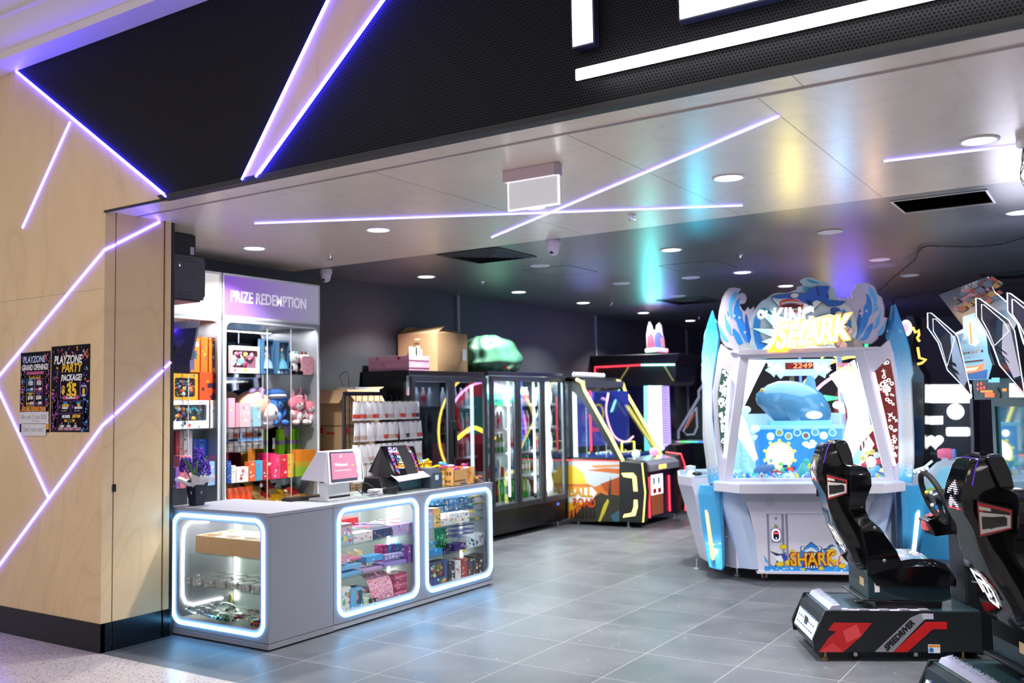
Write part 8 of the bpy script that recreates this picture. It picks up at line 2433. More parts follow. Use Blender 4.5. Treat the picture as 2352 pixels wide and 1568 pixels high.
  lt = MB(); lt.tube([(rear[i][0]+.028, .29+s*(hws[i]+.001), rear[i][1]) for s in (1,) for i in (9, 10, 11)]+[(rear[i][0]+.028, .29-(hws[i]+.001), rear[i][1]) for i in (11, 10, 9)], .0025, mat('violet_piping', (.05, .02, .3), .1, emit=(.12, .04, .7), power=.6), 6); lt.build('violet_piping', t)
  # steering column, pedestal, screen
  q = MB(); q.box(.98, 1.30, .16, .42, .0, .80, PLATE); q.prism([(1.0, .70), (1.30, .78), (1.30, .98), (1.14, .98), (1.02, .84)], 'y', .08, .50, PLATE); q.box(1.30, 1.50, -.02, .60, .0, .86, PLATE); q.build('steering_pedestal', t, bevel=.01)
  q = MB(); q.prism([(.83, .80), (.95, .85), (1.02, .85), (1.02, .72), (.87, .70)], 'y', .34, .52, GBLACK); q.prism([(.86, .822), (.93, .852), (.99, .853), (.90, .825)], 'y', .38, .48, C('c01820', 'g')); q.box(.832, .86, .40, .48, .73, .79, C('c85a5a', 'l')); q.build('control_pod', t, bevel=.006)
  q = MB(); cw = Vector((.86, .29, .955)); ax = Vector((.94, 0, .34)); up_ = Vector((-.34, 0, .94))
  ring = [cw+up_*.165*sin(a)+Vector((0, 1, 0))*.165*cos(a) for a in [2*pi*k/28 for k in range(28)]]
  q.tube(ring, .018, RUBBER, 10, True)
  for a in (0, pi, -pi/2):
    q.tube([tuple(cw+ax*.02), tuple(cw+up_*.155*sin(a)+Vector((0, 1, 0))*.155*cos(a))], .014, MBLACK, 8)
  q.tube([tuple(cw-ax*.015), tuple(cw+ax*.05)], .045, STEELB, 14); q.tube([tuple(cw+ax*.05), tuple(cw+ax*.22)], .03, MBLACK, 10)
  for k, c_ in enumerate(('e8f0ff', 'e0d040', 'f0f0ff')):
    a = 2.3-k*1.6; p = cw-ax*.02+up_*.06*sin(a)+Vector((0, 1, 0))*.06*cos(a); q.ell(tuple(p), (.012, .012, .012), C(c_, 'l'), 8, 6)
  q.build('steering_wheel', t, 50)
  # side plates of the front cabinet with red artwork
  q = MB(); q.box(1.06, 1.46, -.06, -.04, .02, .85, PLATE); q.prism([(1.10, .05), (1.42, .05), (1.42, .55), (1.30, .45), (1.30, .3)], 'y', -.0612, -.0605, C('c01418'))
  for k in range(3):
    q.prism([(1.22+.05*k, .08+.05*k), (1.28+.05*k, .08+.05*k), (1.24+.05*k, .22+.05*k), (1.19+.05*k, .2+.05*k)], 'y', -.0622, -.0615, BLACK)
  q.build('side_plate', t)
  XS_ = 1.48
  zt_, zb_ = R1.px(2245, 917, .79)[1], .76
  # screen: x plane XS_, y from -.21 to .79
  q = MB(); q.ring([(-.21, zb_), (.79, zb_), (.79, zt_), (-.21, zt_)], [(-.12, zb_+.06), (.735, zb_+.06), (.735, zt_-.05), (-.12, zt_-.05)], 'x', XS_-.03, XS_+.04, TEAL); q.box(XS_, XS_+.04, -.2, .78, zb_, zt_, MBLACK); q.build('screen_frame', t, bevel=.003)
  q = MB(); q.box(XS_-.012, XS_-.002, -.12, .735, zb_+.06, zt_-.05, mat('glossy_screen', (.02, .10, .16), .02, spec=1.0, coat=1., emit=(.03, .16, .22), power=.55)); q.build('screen', t)
  # panel above the screen
  pxl = lambda pts, x_: [R1.pxx(a, b_, x_) for a, b_ in pts]
  q = MB(); q.prism(pxl([(2234, 873), (2352, 866), (2400, 866), (2400, 915), (2238, 918)], 1.44), 'x', 1.44, 1.46, TEAL)
  for (a, b_, c_, d_, m_) in ((2244, 880, 2248, 886, 'f05040'), (2251, 878, 2256, 884, 'f05040'), (2244, 890, 2248, 896, 'f05040'), (2251, 888, 2256, 894, 'f05040'), (2258, 887, 2263, 893, 'f05040'), (2252, 896, 2280, 901, 'f08030'), (2262, 902, 2284, 912, 'f0602a'), (2302, 892, 2312, 898, 'f08030'), (2318, 880, 2352, 912, 'fff8c0'), (2270, 867, 2296, 878, '6aa0b0')):
    pp = pxl([(a, b_), (c_, b_), (c_, d_), (a, d_)], 1.436); q.add([(1.436, y_, z_) for y_, z_ in pp], [(0, 1, 2, 3)], C(m_, 'e'))
  pp = pxl([(2284, 889), (2290, 890), (2298, 905), (2296, 915), (2288, 908)], 1.435); q.add([(1.435, y_, z_) for y_, z_ in pp], tess(pp), BLACK)
  q.build('dashboard_panel', t)
  q = MB(); mp = pxl([(2182, 770), (2212, 755), (2211, 727), (2252, 714), (2263, 745), (2270, 812), (2279, 838), (2270, 871), (2198, 873), (2190, 820)], 1.38)
  mm = mat('marquee_print', (.2, .45, .6), .2, emit=(.18, .45, .62), power=.75); q.prism(mp, 'x', 1.38, 1.40, mm, TEAL)
  for pts, c_, k in (([(2222, 735), (2232, 733), (2238, 770), (2250, 785), (2240, 795), (2226, 790)], 'fff0e0', 1), ([(2226, 740), (2230, 740), (2234, 790), (2229, 790)], 'ff8040', 2), ([(2196, 845), (2250, 838), (2262, 832), (2258, 850), (2230, 857), (2200, 858)], 'f07040', 1), ([(2205, 848), (2248, 842), (2240, 850), (2210, 853)], 'ffd0a0', 2), ([(2200, 862), (2268, 848), (2266, 870), (2202, 871)], '1a4a80', 1), ([(2188, 776), (2210, 765), (2208, 790)], '1a6a90', 1), ([(2194, 812), (2258, 803), (2258, 808), (2194, 816)], '302018', 2), ([(2196, 832), (2258, 825), (2258, 829), (2196, 836)], '302018', 2)):
    pp = pxl(pts, 1.378); q.add([(1.3795-.001*k, y_, z_) for y_, z_ in pp], tess(pp), C(c_, 'e'))
  a0 = pxl([(2193, 828)], 1.376)[0]; a1 = pxl([(2262, 820)], 1.376)[0]
  q.text('SPEED DRIVER', (1.376, a0[0], a0[1]), (0, -1, 0.02), (0, 0, 1), .10, WHT, .001, 'LEFT', (a0[0]-a1[0])/.70, .003, .15)
  a0 = pxl([(2192, 793)], 1.376)[0]; q.text('NEW', (1.376, a0[0]-.04, a0[1]+.04), (0, -1, 0), (0, 0, 1), .05, WHT, .001, 'LEFT', 1, .002, .2); q.text('GENERATION', (1.376, a0[0], a0[1]), (0, -1, 0), (0, 0, 1), .04, WHT, .001, 'LEFT', .85, .002, .2)
  q.build('marquee', t)
  q = MB(); bp = pxl([(2156, 677), (2268, 635), (2283, 670), (2313, 695), (2345, 715), (2320, 770), (2212, 749)], 1.46); q.prism(bp, 'x', 1.46, 1.468, mat('poster_board', (.10, .14, .2), .25), EDG)
  rnd = random.Random(77)
  for k in range(60):
    px = 2172+rnd.random()*125; lo = 682-(px-2156)*.33; py = lo+rnd.random()*50; s_ = rnd.uniform(5, 14)
    if py > 745 or px < 2170+(py-660)*.5:
      continue
    pp = pxl([(px-s_, py), (px, py-s_*.7), (px+s_, py), (px, py+s_*.5)], 1.456); q.add([(1.457-.0001*k, y_, z_) for y_, z_ in pp], [(0, 1, 2, 3)], C(rnd.choice(['2a6a8a', '9a2a2a', 'c85060', '3a4a60', 'e08a9a', 'c03a28', '50809a', '803040', 'e0a040'])))
  a0, a1 = pxl([(2209, 672), (2266, 650)], 1.45); q.text('ULTIMATE SPEED', (1.449, a0[0], a0[1]), (0, a1[0]-a0[0], a1[1]-a0[1]), (0, a1[1]-a0[1], a0[0]-a1[0]), .062, WHT, .001, 'LEFT', .62, 0, .1)
  q.build('top_board', t)
  WLED = mat('wing_outline_led', (1, 1, 1), .4, emit=(.85, .9, 1), power=.6)
  for (pts, y_, nm) in (([(2130, 718), (2139, 719), (2192, 764), (2200, 775), (2232, 911), (2204, 879), (2176, 850), (2154, 786), (2131, 753)], .82, 'w'), ([(2241, 684), (2250, 686), (2316, 735), (2330, 760), (2353, 905), (2296, 839), (2282, 800), (2264, 762), (2242, 727)], .02, 'w'), ([(2313, 672), (2320, 674), (2390, 725), (2420, 900), (2368, 820), (2352, 790), (2338, 745), (2314, 715)], -.5, 'w')):
    wp = [R1.px(a, b_, y_) for a, b_ in pts]
    cxx = sum(p[0] for p in wp)/len(wp); czz = sum(p[1] for p in wp)/len(wp)
    q = MB(); q.prism(wp, 'y', y_, y_+.012, mat('wing_dark_acrylic', (.012, .012, .03), .08, coat=.6))
    q.tube([(a, y_-.003, b_) for a, b_ in wp], .0036, WLED, 6, True)
    for (f0, f1) in ((.66, .66),):
      q.tube([(cxx+(a-cxx)*.70, y_-.003, czz+(b_-czz)*.82) for a, b_ in wp[:4]+wp[6:]], .003, WLED, 6, True)
    i0, i1, i2, i3 = [Vector((a, 0, b_)) for a, b_ in (wp[2], wp[4], wp[6], wp[7])]
    m0 = i0.lerp(i3, .25); m1 = i0.lerp(i3, .75); b0 = i1.lerp(i2, .75); b1 = i1.lerp(i2, .25)
    q.add([(p.x, y_-.002, p.z) for p in (i0.lerp(i1, .05), m0, m0.lerp(b0, .8), i1.lerp(i2, .35), i0.lerp(i1, .75))], [(0, 1, 2, 3, 4)], C('b4b4c8'))
    for k in range(2):
      f_ = .5+.16*k; pa = i3.lerp(i2, f_); pb = i0.lerp(i1, f_+.06); d_ = (i2-i3)*.13
      q.add([(p.x, y_-.004, p.z) for p in (pa.lerp(pb, .15), pa.lerp(pb, .6), pa.lerp(pb, .6)+d_, pa.lerp(pb, .15)+d_)], [(0, 1, 2, 3)], C('12121c'))
    q.build('wing_panel', t, bevel=0)
  return t

r1 = racer('black racing game seat in front of the shark machine, seen from its side', 'racing games with black bucket seats')
r1.location = (R1.o.x, R1.o.y, 0); r1.rotation_euler = (0, 0, R1.a)
r2 = dup(r1, (-.64, 4.575, 0), radians(32.5), 'black racing game seat nearest the camera, its glowing back logo facing us')
p = R1.o+R1.u*1.2+R1.v*.3
lamp('racer_glow', 'AREA', (p.x, p.y, 2.3), 8, (.55, .85, 1), .5, (0, 0, 0))

# ================================================================== PINBALL STYLE MACHINE
PY0, PY1, PFX = 10.98, 12.22, -5.20
t = thing('pinball_machine', 'black pinball road machine with yellow light lines and sunset artwork', 'arcade machine', (-5.8, 11.6, 0)); M = Wm(t)
yl = lambda pts, Y_=PY0: [(lambda p: (p.x, p.z))(at(1280+a/3.017, 720+b_/3.017, Y=Y_)) for a, b_ in pts]
YEL_L = mat('yellow_led', (1, 1, .3), .4, emit=(1, .85, .12), power=2.4); RED_L = mat('red_led', (1, .1, .1), .4, emit=(1, .03, .05), power=3.0)
q = MB(M); q.box(-6.33, -5.50, PY0, PY1, .07, .84, MBLACK); q.prism([(-5.52, .07), (-5.20, .07), (-5.185, .2), (-5.16, .45), (-5.19, .82), (-5.50, .84)], 'y', PY0-.004, PY0+.16, MBLACK); q.prism([(-5.52, .07), (-5.20, .07), (-5.185, .2), (-5.12, .45), (-5.17, .86), (-5.50, .86)], 'y', PY1-.12, PY1, MBLACK)
q.box(-5.52, -5.24, PY0+.16, PY1-.12, .09, .70, mat('violet_black', (.02, .005, .05), .3)); q.build('lower_cabinet', t, bevel=.006)
q = MB(M); hd = [(-6.33, .84), (-5.44, .84), (-6.11, 1.90), (-6.25, 1.93), (-6.33, 1.93)]
hole = [(-6.30, .88), (-5.56, .88), (-6.03, 1.63), (-6.25, 1.82), (-6.30, 1.82)]
for y_ in (PY0, PY1-.02):
  q.ring(hd, hole, 'y', y_, y_+.02, MBLACK)
q.box(-6.33, -6.11, PY0, PY1, 1.88, 1.94, MBLACK); q.build('head_frame', t)
MB(M).prism(hole, 'y', PY0+.006, PY0+.010, TINT).build('side_glass', t)
q = MB(M); q.loft([[(-5.46, y_, .86), (-6.07, y_, 1.80), (-6.08, y_, 1.795), (-5.47, y_, .855)] for y_ in (PY0+.04, PY1-.04)], TINT); q.build('sloping_glass', t)
q = MB(M)
for y_ in (PY0+.01, PY1-.03):
  q.tube([(-6.11, y_, 1.905), (-6.02, y_, 1.86), (-5.99, y_, 1.76), (-5.60, y_, 1.12), (-5.45, y_, .84)], .020, YEL_L, 6)
for k, pts in enumerate(([(445, 1105), (525, 1103), (548, 1130), (556, 1230), (530, 1230), (522, 1140), (460, 1130)], [(555, 1290), (557, 1340), (540, 1400), (455, 1412), (465, 1390), (515, 1380), (530, 1340), (532, 1290)])):
  q.prism(yl(pts, PY0-.006), 'y', PY0-.009, PY0-.003, YEL_L)
q.tube([(-5.185, PY0+.01, .82), (-5.15, PY0+.01, .45), (-5.19, PY0+.01, .08)], .008, YEL_L, 6); q.build('yellow_light_lines', t)
q = MB(M); q.box(-6.33, -5.5, PY0-.004, PY0, .832, .846, RED_L); q.box(-6.33, -5.44, PY0-.003, PY0+.01, .846, .86, BLACK)
for y_, z0_, z1_ in ((PY0+.30, .10, .62), (PY1-.30, .12, .60)):
  q.box(-5.238, -5.225, y_-.012, y_+.012, z0_, z1_, RED_L)
q.tube([(-5.40, PY1+.002, .89), (-5.17, PY1-.01, .87), (-5.12, PY1-.01, .72), (-5.13, PY1-.01, .1)], .009, RED_L, 6); q.build('red_light_lines', t)
q = MB(M); q.prism([(-5.50, .87), (-5.22, .84), (-5.15, .78), (-5.15, .70), (-5.50, .70)], 'y', PY0+.17, PY1-.13, C('8a90a0', 'g')); 
for y_ in (PY0+.5, PY0+.62):
  q.box(-5.152, -5.145, y_-.05, y_+.05, .72, .77, C('f0b040', 'E'))
q.build('control_deck', t, bevel=.004)
for y_, c_ in ((PY0+.08, (.55, .75, 1)), (PY0+.62, (1, .35, .6))):
  q = MB(M); q.ell((-5.30, y_, .93), (.055, .055, .055), mat('ball_light_%d' % (y_*10), c_, .3, emit=c_, power=.85), 16, 10); q.lathe([(.03, 0), (.02, .03)], (-5.30, y_, .86), CHROME, 12); q.build('ball_light', t, 60)
q = MB(M)
for k in range(10):
  q.ell((-6.15, PY0+.03+.09*k*1.02, 1.965), (.03, .036, .036), C('e8e8f0', 'l'), 12, 8)
q.build('top_bulbs', t, 60)
q = MB(M); q.box(-6.13, -6.0, PY0+.05, PY1-.04, 1.80, 1.89, C('a8acb4', 'g')); q.build('silver_top_bar', t)
q = MB(M); y_ = PY0-.0008
def pa(pts, m_, k=0):
  P_ = yl(pts); q.add([(a, y_-.0006*k, b_) for a, b_ in P_], tess(P_), m_)
pa([(75, 1022), (430, 1022), (430, 1440), (75, 1420)], C('c8ccd0')); pa([(75, 1160), (180, 1165), (260, 1200), (430, 1130), (430, 1440), (75, 1420)], C('d0702c'), 1)
pa([(75, 1050), (130, 1060), (180, 1110), (205, 1180), (75, 1180)], C('f0c020'), 2); pa([(75, 1200), (200, 1200), (260, 1240), (180, 1320), (75, 1370)], C('f0b428'), 2)
pa([(200, 1085), (330, 1070), (430, 1075), (430, 1110), (300, 1095)], C('c86830'), 2); pa([(230, 1050), (430, 1046), (430, 1060), (260, 1070)], C('d88850'), 2); pa([(300, 1180), (430, 1130), (430, 1260), (330, 1230)], C('a84a20'), 2)
pa([(90, 1440), (180, 1330), (300, 1240), (350, 1260), (370, 1120), (375, 1250), (430, 1260), (430, 1440)], C('38342c'), 3)
for k in range(7):
  x_ = 90+k*26; pa([(x_, 1420), (x_+10, 1350-(k*17) % 30), (x_+20, 1420)], C('241c18'), 4)
pa([(285, 1440), (320, 1330), (350, 1280), (360, 1300), (330, 1380), (300, 1440)], C('c8b830'), 4); pa([(370, 1400), (430, 1360), (430, 1440), (390, 1440)], C('3a6070'), 4)
pa([(75, 1225), (240, 1200), (275, 1240), (240, 1300), (90, 1310), (75, 1300)], C('f0f0ec'), 5)
a0 = yl([(80, 1262)])[0]; a1 = yl([(245, 1262)])[0]
q.text('BALL', (a0[0], y_-.006, a0[1]), (1, 0, 0), (0, 0, 1), .17, C('d89818'), .001, 'LEFT', .95, .006); q.text('ROAD', (a0[0]+.06, y_-.006, a0[1]-.13), (1, 0, 0), (0, 0, 1), .15, C('c84a18'), .001, 'LEFT', .8, .006)
q.quad((-5.235, PY0+.36, .12), (-5.235, PY0+.74, .12), (-5.235, PY0+.74, .64), (-5.235, PY0+.36, .64), C('b86840')); q.quad((-5.232, PY0+.36, .38), (-5.232, PY0+.74, .38), (-5.232, PY0+.74, .64), (-5.232, PY0+.36, .64), C('d8e4e8', 'e'))
for k in (0, 1):
  q.box(-5.23, -5.22, PY0+.42+.15*k, PY0+.50+.15*k, .40, .46, RED); q.box(-5.23, -5.225, PY0+.43+.15*k, PY0+.47+.15*k, .52, .60, C('3a5a90'))
q.build('cabinet_artwork', t)
q = MB(M); q.box(-6.28, -5.56, PY0+.15, PY1-.15, .86, .9, C('203a90', 'l')); q.quad((-6.28, PY0+.3, 1.0), (-5.9, PY1-.1, 1.0), (-5.9, PY1-.1, 1.75), (-6.28, PY0+.3, 1.75), mat('play_screen', (.02, .03, .15), .2, emit=(.03, .05, .4), power=.8))
q.tube([(-6.0, PY0+.18, .95), (-6.0, PY0+.18, 1.75)], .014, RED_L, 6)
q.tube(smoothline([(-5.95, PY0+.62, 1.72), (-5.97, PY0+.58, 1.45), (-5.9, PY0+.64, 1.15), (-5.8, PY0+.8, 1.05), (-5.75, PY0+.95, 1.12)], 4), .013, mat('pink_tube', (1, .6, .9), .4, emit=(1, .5, .8), power=2.4), 6)
q.ring(rrect(PY0+.5, PY0+.9, .92, 1.06, .02, 2), rrect(PY0+.52, PY0+.88, .93, 1.05, .01, 2), 'x', -5.72, -5.70, YEL_L)
q.text('BIG', (-6.1, PY0+.25, 1.62), (0, 0, -1), (-.3, 1, 0), .16, C('9090a8', 'l'), .002)
for k in range(30):
  q.ell((-5.6-rnd.random()*.5, PY0+.1+rnd.random()*1.0, .92), (.02, .02, .02), C(rnd.choice(['f0f0f0', 'd04050', '50a0e0', 'f0e080']), 'l'), 6, 4)
q.ring(circ(-6.0, 1.45, .09, 18, .13), circ(-6.0, 1.45, .065, 18, .10), 'y', PY0+.4, PY0+.41, C('c8b050', 'l')); q.text('888', (-6.12, PY0+.4, 1.2), (1, 0, 0), (0, 0, 1), .09, C('c02030', 'e'), .002)
q.build('playfield', t, 50)
for x_, y__ in ((-6.15, PY0+.06), (-5.42, PY0+.06), (-5.27, PY1-.08)):
  MB(M).lathe([(.028, 0), (.028, .01), (.01, .014), (.01, .08)], (x_, y__, 0), ALU, 12).build('levelling_foot', t)
q = MB(M); q.lathe([(0, -.014), (.04, -.014), (.04, .014), (0, .014)], (-6.05, PY0+.1, .042), RUBBER, 16, 'y'); q.build('caster', t)

# canopy machine behind it
BYY = 12.95
bl = lambda pts, Y_=BYY: [(lambda p: (p.x, p.z))(at(1280+a/3.017, 720+b_/3.017, Y=Y_)) for a, b_ in pts]
t = thing('canopy_machine', 'black arcade machine with a wide lit canopy behind the pinball machine', 'arcade machine', (-6.1, 13.3, 0)); M = Wm(t)
q = MB(M); q.prism([(a, b_) for a, b_ in bl([(225, 293), (845, 275), (815, 355), (255, 372)])], 'y', BYY, BYY+.9, MBLACK); q.prism(bl([(255, 372), (815, 355), (812, 470), (780, 498), (460, 505), (420, 460), (255, 440)]), 'y', BYY+.03, BYY+.8, mat('canopy_mesh', (.03, .035, .04), .35)); q.build('canopy', t, bevel=.01)
q = MB(M); a, b_, c_, d_ = [(x_, BYY-.01, z_) for x_, z_ in bl([(263, 412), (263, 372), (585, 356), (815, 353)])]; q.tube([a, b_, c_], .014, RED_L, 6); q.tube([c_, d_], .014, C('90e8f0', 'E'), 6)
for p0_, p1_ in (((490, 370), (432, 460)), ((738, 362), (800, 465)), ((778, 300), (786, 345))):
  a, b_ = [(x_, BYY+.02, z_) for x_, z_ in bl([p0_, p1_])]; q.tube([a, b_], .012, C('a0a060', 'l'), 6)
q.build('canopy_lights', t)
q = MB(M)
for pts, m_ in (([(595, 500), (640, 500), (655, 950), (600, 950)], mat('cyan_column', (.2, .9, .9), .4, emit=(.25, .95, 1), power=1.5)), ([(625, 500), (710, 500), (722, 940), (690, 960), (625, 820)], mat('white_column', (1, 1, 1), .4, emit=(.9, 1, 1), power=3)), ([(714, 502), (756, 502), (770, 900), (725, 930)], mat('violet_column', (.5, .4, 1), .4, emit=(.45, .35, 1), power=1.3))):
  q.prism(bl(pts), 'y', BYY+.02, BYY+.1, m_)
for k in range(24):
  (x0_, z0_), (x1_, z1_) = bl([(716+k*.5, 510+k*16.5), (757+k*.5, 510+k*16.5)]); q.box(x0_, x1_, BYY+.012, BYY+.02, z0_-.008, z0_, C('3a3070'))
q.build('light_columns', t)
q = MB(M); q.box(-6.6, -5.6, BYY+.1, BYY+.8, 0, .95, MBLACK); q.box(-6.8, -5.9, BYY+.5, BYY+.8, .95, 2.0, mat('dark_violet_panel', (.02, .01, .08), .3)); q.build('lower_cabinet', t)
t = thing('figure_sign', 'pink lit cutout sign of two fighters in red and blue on the canopy', 'sign', (-5.9, BYY+.3, 2.31)); M = Wm(t)
q = MB(M); q.prism(bl([(618, 150), (628, 90), (640, 58), (655, 85), (662, 110), (680, 120), (685, 85), (705, 58), (722, 80), (728, 130), (742, 190), (745, 235), (620, 245)], BYY+.3), 'y', BYY+.3, BYY+.31, C('b8b0c0', 'l'))
def fg(pts, c_, k):
  P_ = bl(pts, BYY+.3); q.add([(a, BYY+.2995-.001*k, b_) for a, b_ in P_], tess(P_), C(c_, 'l'))
fg([(622, 160), (645, 130), (668, 150), (675, 235), (622, 240)], '903048', 1); fg([(645, 100), (658, 100), (660, 125), (648, 128)], 'd08878', 2); fg([(672, 150), (690, 125), (715, 130), (732, 160), (738, 235), (675, 235)], '3848a0', 1); fg([(684, 98), (700, 98), (700, 124), (686, 124)], 'd09878', 2); fg([(715, 165), (740, 175), (742, 230), (722, 230)], 'c06060', 2)
q.build('cutout', t)
q = MB(M); a, b_, c_ = [(x_, BYY+.28, z_) for x_, z_ in bl([(618, 258), (690, 252), (768, 258)], BYY+.3)]; q.tube([a, b_], .028, mat('sign_cyan', (1, 1, 1), .4, emit=(.5, 1, .95), power=2), 8); q.tube([b_, c_], .028, mat('sign_pink', (1, 1, 1), .4, emit=(1, .2, .45), power=2), 8); q.build('base_light', t)

# racing cabinet far back on the left wall side
t = thing('racing_cabinet', 'far racing cabinet with a grey triangular side panel and rainbow table edge', 'racing game', (-5.6, 14.0, 0)); M = Wm(t)
al = lambda pts: [(lambda p: (p.x, p.z))(at(a, b_, Y=14)) for a, b_ in pts]
q = MB(M); q.prism(al([(1557, 1008), (1557, 986), (1612, 898), (1640, 860), (1640, 1010)]), 'y', 14, 14.05, MBLACK); q.tube([(a, 13.99, b_) for a, b_ in al([(1559, 1008), (1559, 990), (1606, 912), (1605, 898), (1625, 870)])], .02, C('a0a0b8', 'l'), 6); q.tube([(a, 13.99, b_) for a, b_ in al([(1570, 990), (1590, 950), (1600, 935), (1602, 980), (1595, 997), (1578, 998)])], .016, C('a0a0b8', 'l'), 6, True); q.tube([(a, 13.985, b_) for a, b_ in al([(1577, 982), (1594, 950)])], .018, C('b85a40', 'l'), 6); q.build('side_panel', t)
q = MB(M); (xa, za), (xb_, zb_) = al([(1550, 1013), (1640, 1013)])
for k in range(6):
  x_ = xa+(xb_-xa)*k/6; q.box(x_, x_+(xb_-xa)/6, 13.9, 13.93, za-.015, za+.01, C(['d050d0', '60d070', '60d8a0', '50c0d0', '5080e0', '8060e0'][k], 'e'))
q.box(xa, xb_, 13.93, 14.6, za-.04, za, MBLACK); q.box(xa+.1, xb_, 14.05, 14.6, 0, za-.04, MBLACK); q.lathe([(.11, za-.45), (.11, za-.04)], (xa+.12, 13.98, 0), mat('cyan_cylinder', (.2, .7, .6), .3, emit=(.1, .6, .5), power=.8), 18); q.build('table', t)

# ================================================================== MACHINES BEHIND, RIGHT OF THE SHARK
GY = 11.6
gl = lambda pts, Y_=GY: [(lambda p: (p.x, p.z))(at(a, b_, Y=Y_)) for a, b_ in pts]
t = thing('shape_wall_machine', 'black machine with glowing white shapes, a bar, circle and heart', 'arcade machine', (-1.6, GY+.3, 0)); M = Wm(t)
q = MB(M); q.prism(gl([(2112, 1150), (2112, 880), (2233, 880), (2236, 1150)]), 'y', GY, GY+.6, mat('shape_wall_black', (.02, .02, .03), .3)); q.box(gl([(2112, 1150)])[0][0], gl([(2236, 1150)])[0][0], GY, GY+.6, 0, .5, MBLACK); q.build('body', t)
q = MB(M); WS = mat('white_shape_light', (1, 1, 1), .4, emit=(1, 1, 1), power=2.2); WR = mat('white_red_light', (1, 1, 1), .4, emit=(1, .9, .9), power=2)
q.prism(gl([(2119, 883), (2231, 883), (2231, 925), (2119, 925)]), 'y', GY-.02, GY-.003, WS); q.prism(gl([(2119, 956), (2166, 955), (2166, 974), (2119, 975)]), 'y', GY-.02, GY-.003, WR)
x_, z_ = gl([(2195, 945)])[0]; q.prism(circ(x_, z_, .088, 26), 'y', GY-.02, GY-.003, WS); (xa, za), (xb_, zb_) = gl([(2174, 1001), (2227, 981)]); q.prism(rrect(xa, xb_, za, zb_, .02, 3), 'y', GY-.02, GY-.003, WS)
x_, z_ = gl([(2148, 1013)])[0]; q.prism([(x_+.0056*16*sin(a)**3, z_+.0056*(13*cos(a)-5*cos(2*a)-2*cos(3*a)-cos(4*a))) for a in [2*pi*k/30 for k in range(30)]], 'y', GY-.02, GY-.003, WS); q.build('light_shapes', t)
q = MB(M); q.tube([(a, GY-.05, b_) for a, b_ in gl([(2236, 1130), (2235, 1000), (2232, 915)])], .018, C('8a8a98', 'g'), 8)
for off in (0, 6, 12):
  q.tube([(a, GY-.15, b_) for a, b_ in gl([(2107+off, 860), (2110+off, 940), (2108+off, 1000), (2118+off, 1035), (2112+off, 1050)])], .008, C('9898b0', 'g'), 6)
q.build('frame_rails', t)
t = thing('neon_star_machine', 'tall black machine column with an orange neon star edge and a round pink disc', 'arcade machine', (-2.0, 11.2, 0)); M = Wm(t)
ny = 11.2; nl = lambda pts: gl(pts, ny)
q = MB(M); q.prism(nl([(2080, 1150), (2078, 850), (2070, 760), (2082, 722), (2100, 724), (2104, 745), (2095, 790), (2108, 835), (2124, 860), (2124, 1040), (2118, 1150)]), 'y', ny, ny+.4, GBLACK); q.box(nl([(2080, 1150)])[0][0], nl([(2118, 1150)])[0][0], ny, ny+.4, 0, .6, MBLACK); q.build('body', t, bevel=.01)
q = MB(M); x_, z_ = nl([(2082, 753)])[0]; q.prism(circ(x_, z_, .06, 20, .09), 'y', ny-.02, ny-.003, C('f8eef0', 'e')); q.prism(circ(x_-.005, z_, .035, 18, .055), 'y', ny-.026, ny-.02, C('f0a0a8', 'e')); q.build('round_disc', t)
q = MB(M); NE = mat('orange_neon', (1, .5, .1), .4, emit=(1, .42, .05), power=5)
for pts in (((2098, 752), (2104, 764), (2111, 758), (2112, 770), (2108, 776), (2113, 784)), ((2109, 798), (2113, 822), (2128, 826), (2118, 834), (2109, 836))):
  q.tube([(a, ny-.03, b_) for a, b_ in nl(pts)], .012, NE, 6)
q.build('neon_star', t, 60)
t = thing('cannon_machine', 'white and turquoise game cabinet with a small barrel cannon and star lights', 'arcade machine', (-1.6, 10.2, 0)); M = Wm(t)
hy = 10.2; hl = lambda pts: gl(pts, hy)
q = MB(M); q.prism(hl([(2088, 1160), (2096, 1098), (2130, 1082), (2150, 1062), (2165, 1056), (2200, 1058), (2230, 1068), (2240, 1160)]), 'y', hy, hy+.5, mat('cannon_shell', (.6, .68, .74), .2, coat=.4)); q.prism(hl([(2105, 1130), (2140, 1110), (2160, 1075), (2200, 1070), (2230, 1085), (2235, 1130)]), 'y', hy-.006, hy, C('78b8d0', 'l')); q.prism(hl([(2100, 1140), (2130, 1118), (2170, 1122), (2220, 1112), (2235, 1140)]), 'y', hy-.009, hy-.006, C('8aa860', 'l')); q.box(hl([(2092, 1160)])[0][0], hl([(2238, 1160)])[0][0], hy, hy+.5, 0, .62, SBLUE); q.build('body', t)
q = MB(M)
q.tube([(a, hy-.03, b_) for a, b_ in hl([(2095, 1082), (2125, 1072), (2142, 1058)])], .01, C('a8f0ff', 'E'), 6)
for px, py in ((2101, 1086), (2111, 1083), (2121, 1080), (2130, 1075)):
  x_, z_ = hl([(px, py)])[0]; q.add([(a, hy-.02, b_) for a, b_ in star(x_, z_, .02, .009)], [tuple(range(10))], C('e8f8ff', 'E'))
q.build('star_lights', t)
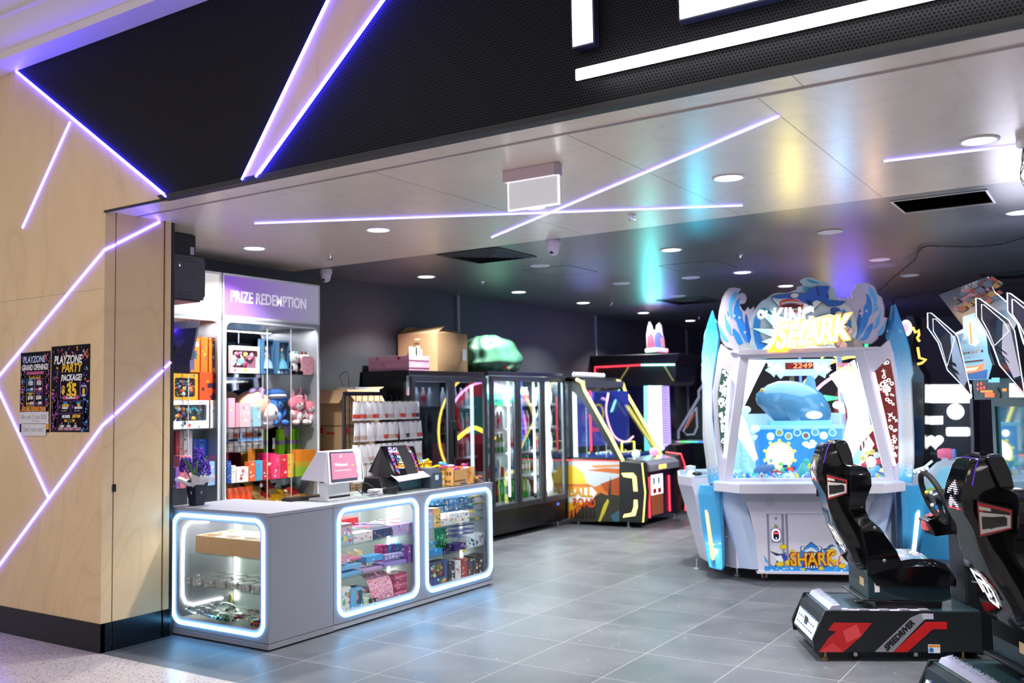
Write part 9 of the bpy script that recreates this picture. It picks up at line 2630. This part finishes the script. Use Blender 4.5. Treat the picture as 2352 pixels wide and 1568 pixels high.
q = MB(M); x_, z_ = hl([(2168, 1043)])[0]; q.lathe([(.04, -.07), (.055, -.03), (.055, .04), (.045, .07)], (x_, hy+.1, z_), C('c86080', 'l'), 18, 'x'); q.lathe([(0, .071), (.05, .071), (.05, .09), (0, .09)], (x_, hy+.1, z_), C('5080d0', 'l'), 18, 'x'); q.box(x_-.03, x_+.03, hy+.05, hy+.15, z_-.1, z_-.04, C('b0c0d0')); q.tube([(x_-.07, hy+.1, z_), (x_-.14, hy+.1, z_+.005)], .012, MBLACK, 8); q.build('barrel_cannon', t, 50)
# unseen coloured point lamps added to brighten the ceiling and back of the room
for (x_, y__, z_, c_, pw) in ((-5.6, 12.6, 2.6, (.25, .12, 1), 8), (-3.4, 14.5, 2.4, (.12, .1, 1), 26), (-5.7, 10.6, 2.5, (.14, .2, .9), 3), (.4, 9.5, 2.2, (.78, .75, 1), 55), (-.6, 8.2, 2.4, (.8, .8, 1), 22), (1.8, 7.2, 2.2, (.95, .85, 1), 34)):
  lamp('added_ceiling_glow', 'POINT', (x_, y__, z_), pw, c_, .25)

# neon arch game farther back: seen through the pusher's window and mirrored in the fridge doors
NGY = 13.6
t = thing('neon_arch_game', 'red round game with pink and yellow neon arches seen through the pusher window', 'arcade machine', (-2.9, NGY, 0)); M = Wm(t)
q = MB(M); q.box(-4.1, -1.9, NGY+.1, NGY+.9, 0, .9, mat('neon_game_red', (.25, .02, .03), .3)); q.lathe([(0, 0), (.62, 0), (.62, .12), (0, .12)], (-2.9, NGY+.3, 1.45), C('a82030', 'l'), 36, 'y'); q.lathe([(0, 0), (.34, 0), (.34, .1), (0, .1)], (-2.75, NGY+.22, 1.4), C('206a70', 'l'), 30, 'y'); q.box(-3.7, -2.2, NGY+.3, NGY+.4, .9, 1.1, C('b86a80', 'l')); q.build('body', t)
q = MB(M)
for r, m_ in ((.80, mat('neon_pink', (1, .5, 1), .4, emit=(1, .35, .95), power=4)), (.98, mat('neon_amber', (1, .8, .2), .4, emit=(1, .7, .1), power=3.5))):
  q.tube([(-3.1+r*1.05*cos(a), NGY+.05, 1.1+r*1.1*sin(a)) for a in [pi*k/24 for k in range(-4, 29)]], .02, m_, 6)
for x_ in (-3.9,):
  q.tube([(x_, NGY, .9), (x_, NGY, 2.2)], .015, C('3858e0', 'E'), 6)
q.prism(star(-3.5, 2.3, .17, .08), 'y', NGY, NGY+.03, mat('neon_yellow', (1, 1, .2), .4, emit=(1, .85, .05), power=5))
q.tube(smoothline([(-3.4, NGY-.1, 1.0), (-3.1, NGY-.1, 1.15), (-2.9, NGY-.1, 1.18), (-2.6, NGY-.1, 1.0)], 4), .035, mat('neon_yellow'), 6)
q.tube([(-3.6, NGY-.1, 1.6), (-3.35, NGY-.1, 1.6)], .05, C('30d868', 'E'), 8, r2=.01)
for k in range(9):
  q.ell((-4.1+k*.14, NGY, 2.32+.04*(k % 2)), (.025, .025, .025), C(['e02020', 'e02020', '20c060'][k % 3], 'E'), 8, 6)
q.build('neon_tubes', t, 50)
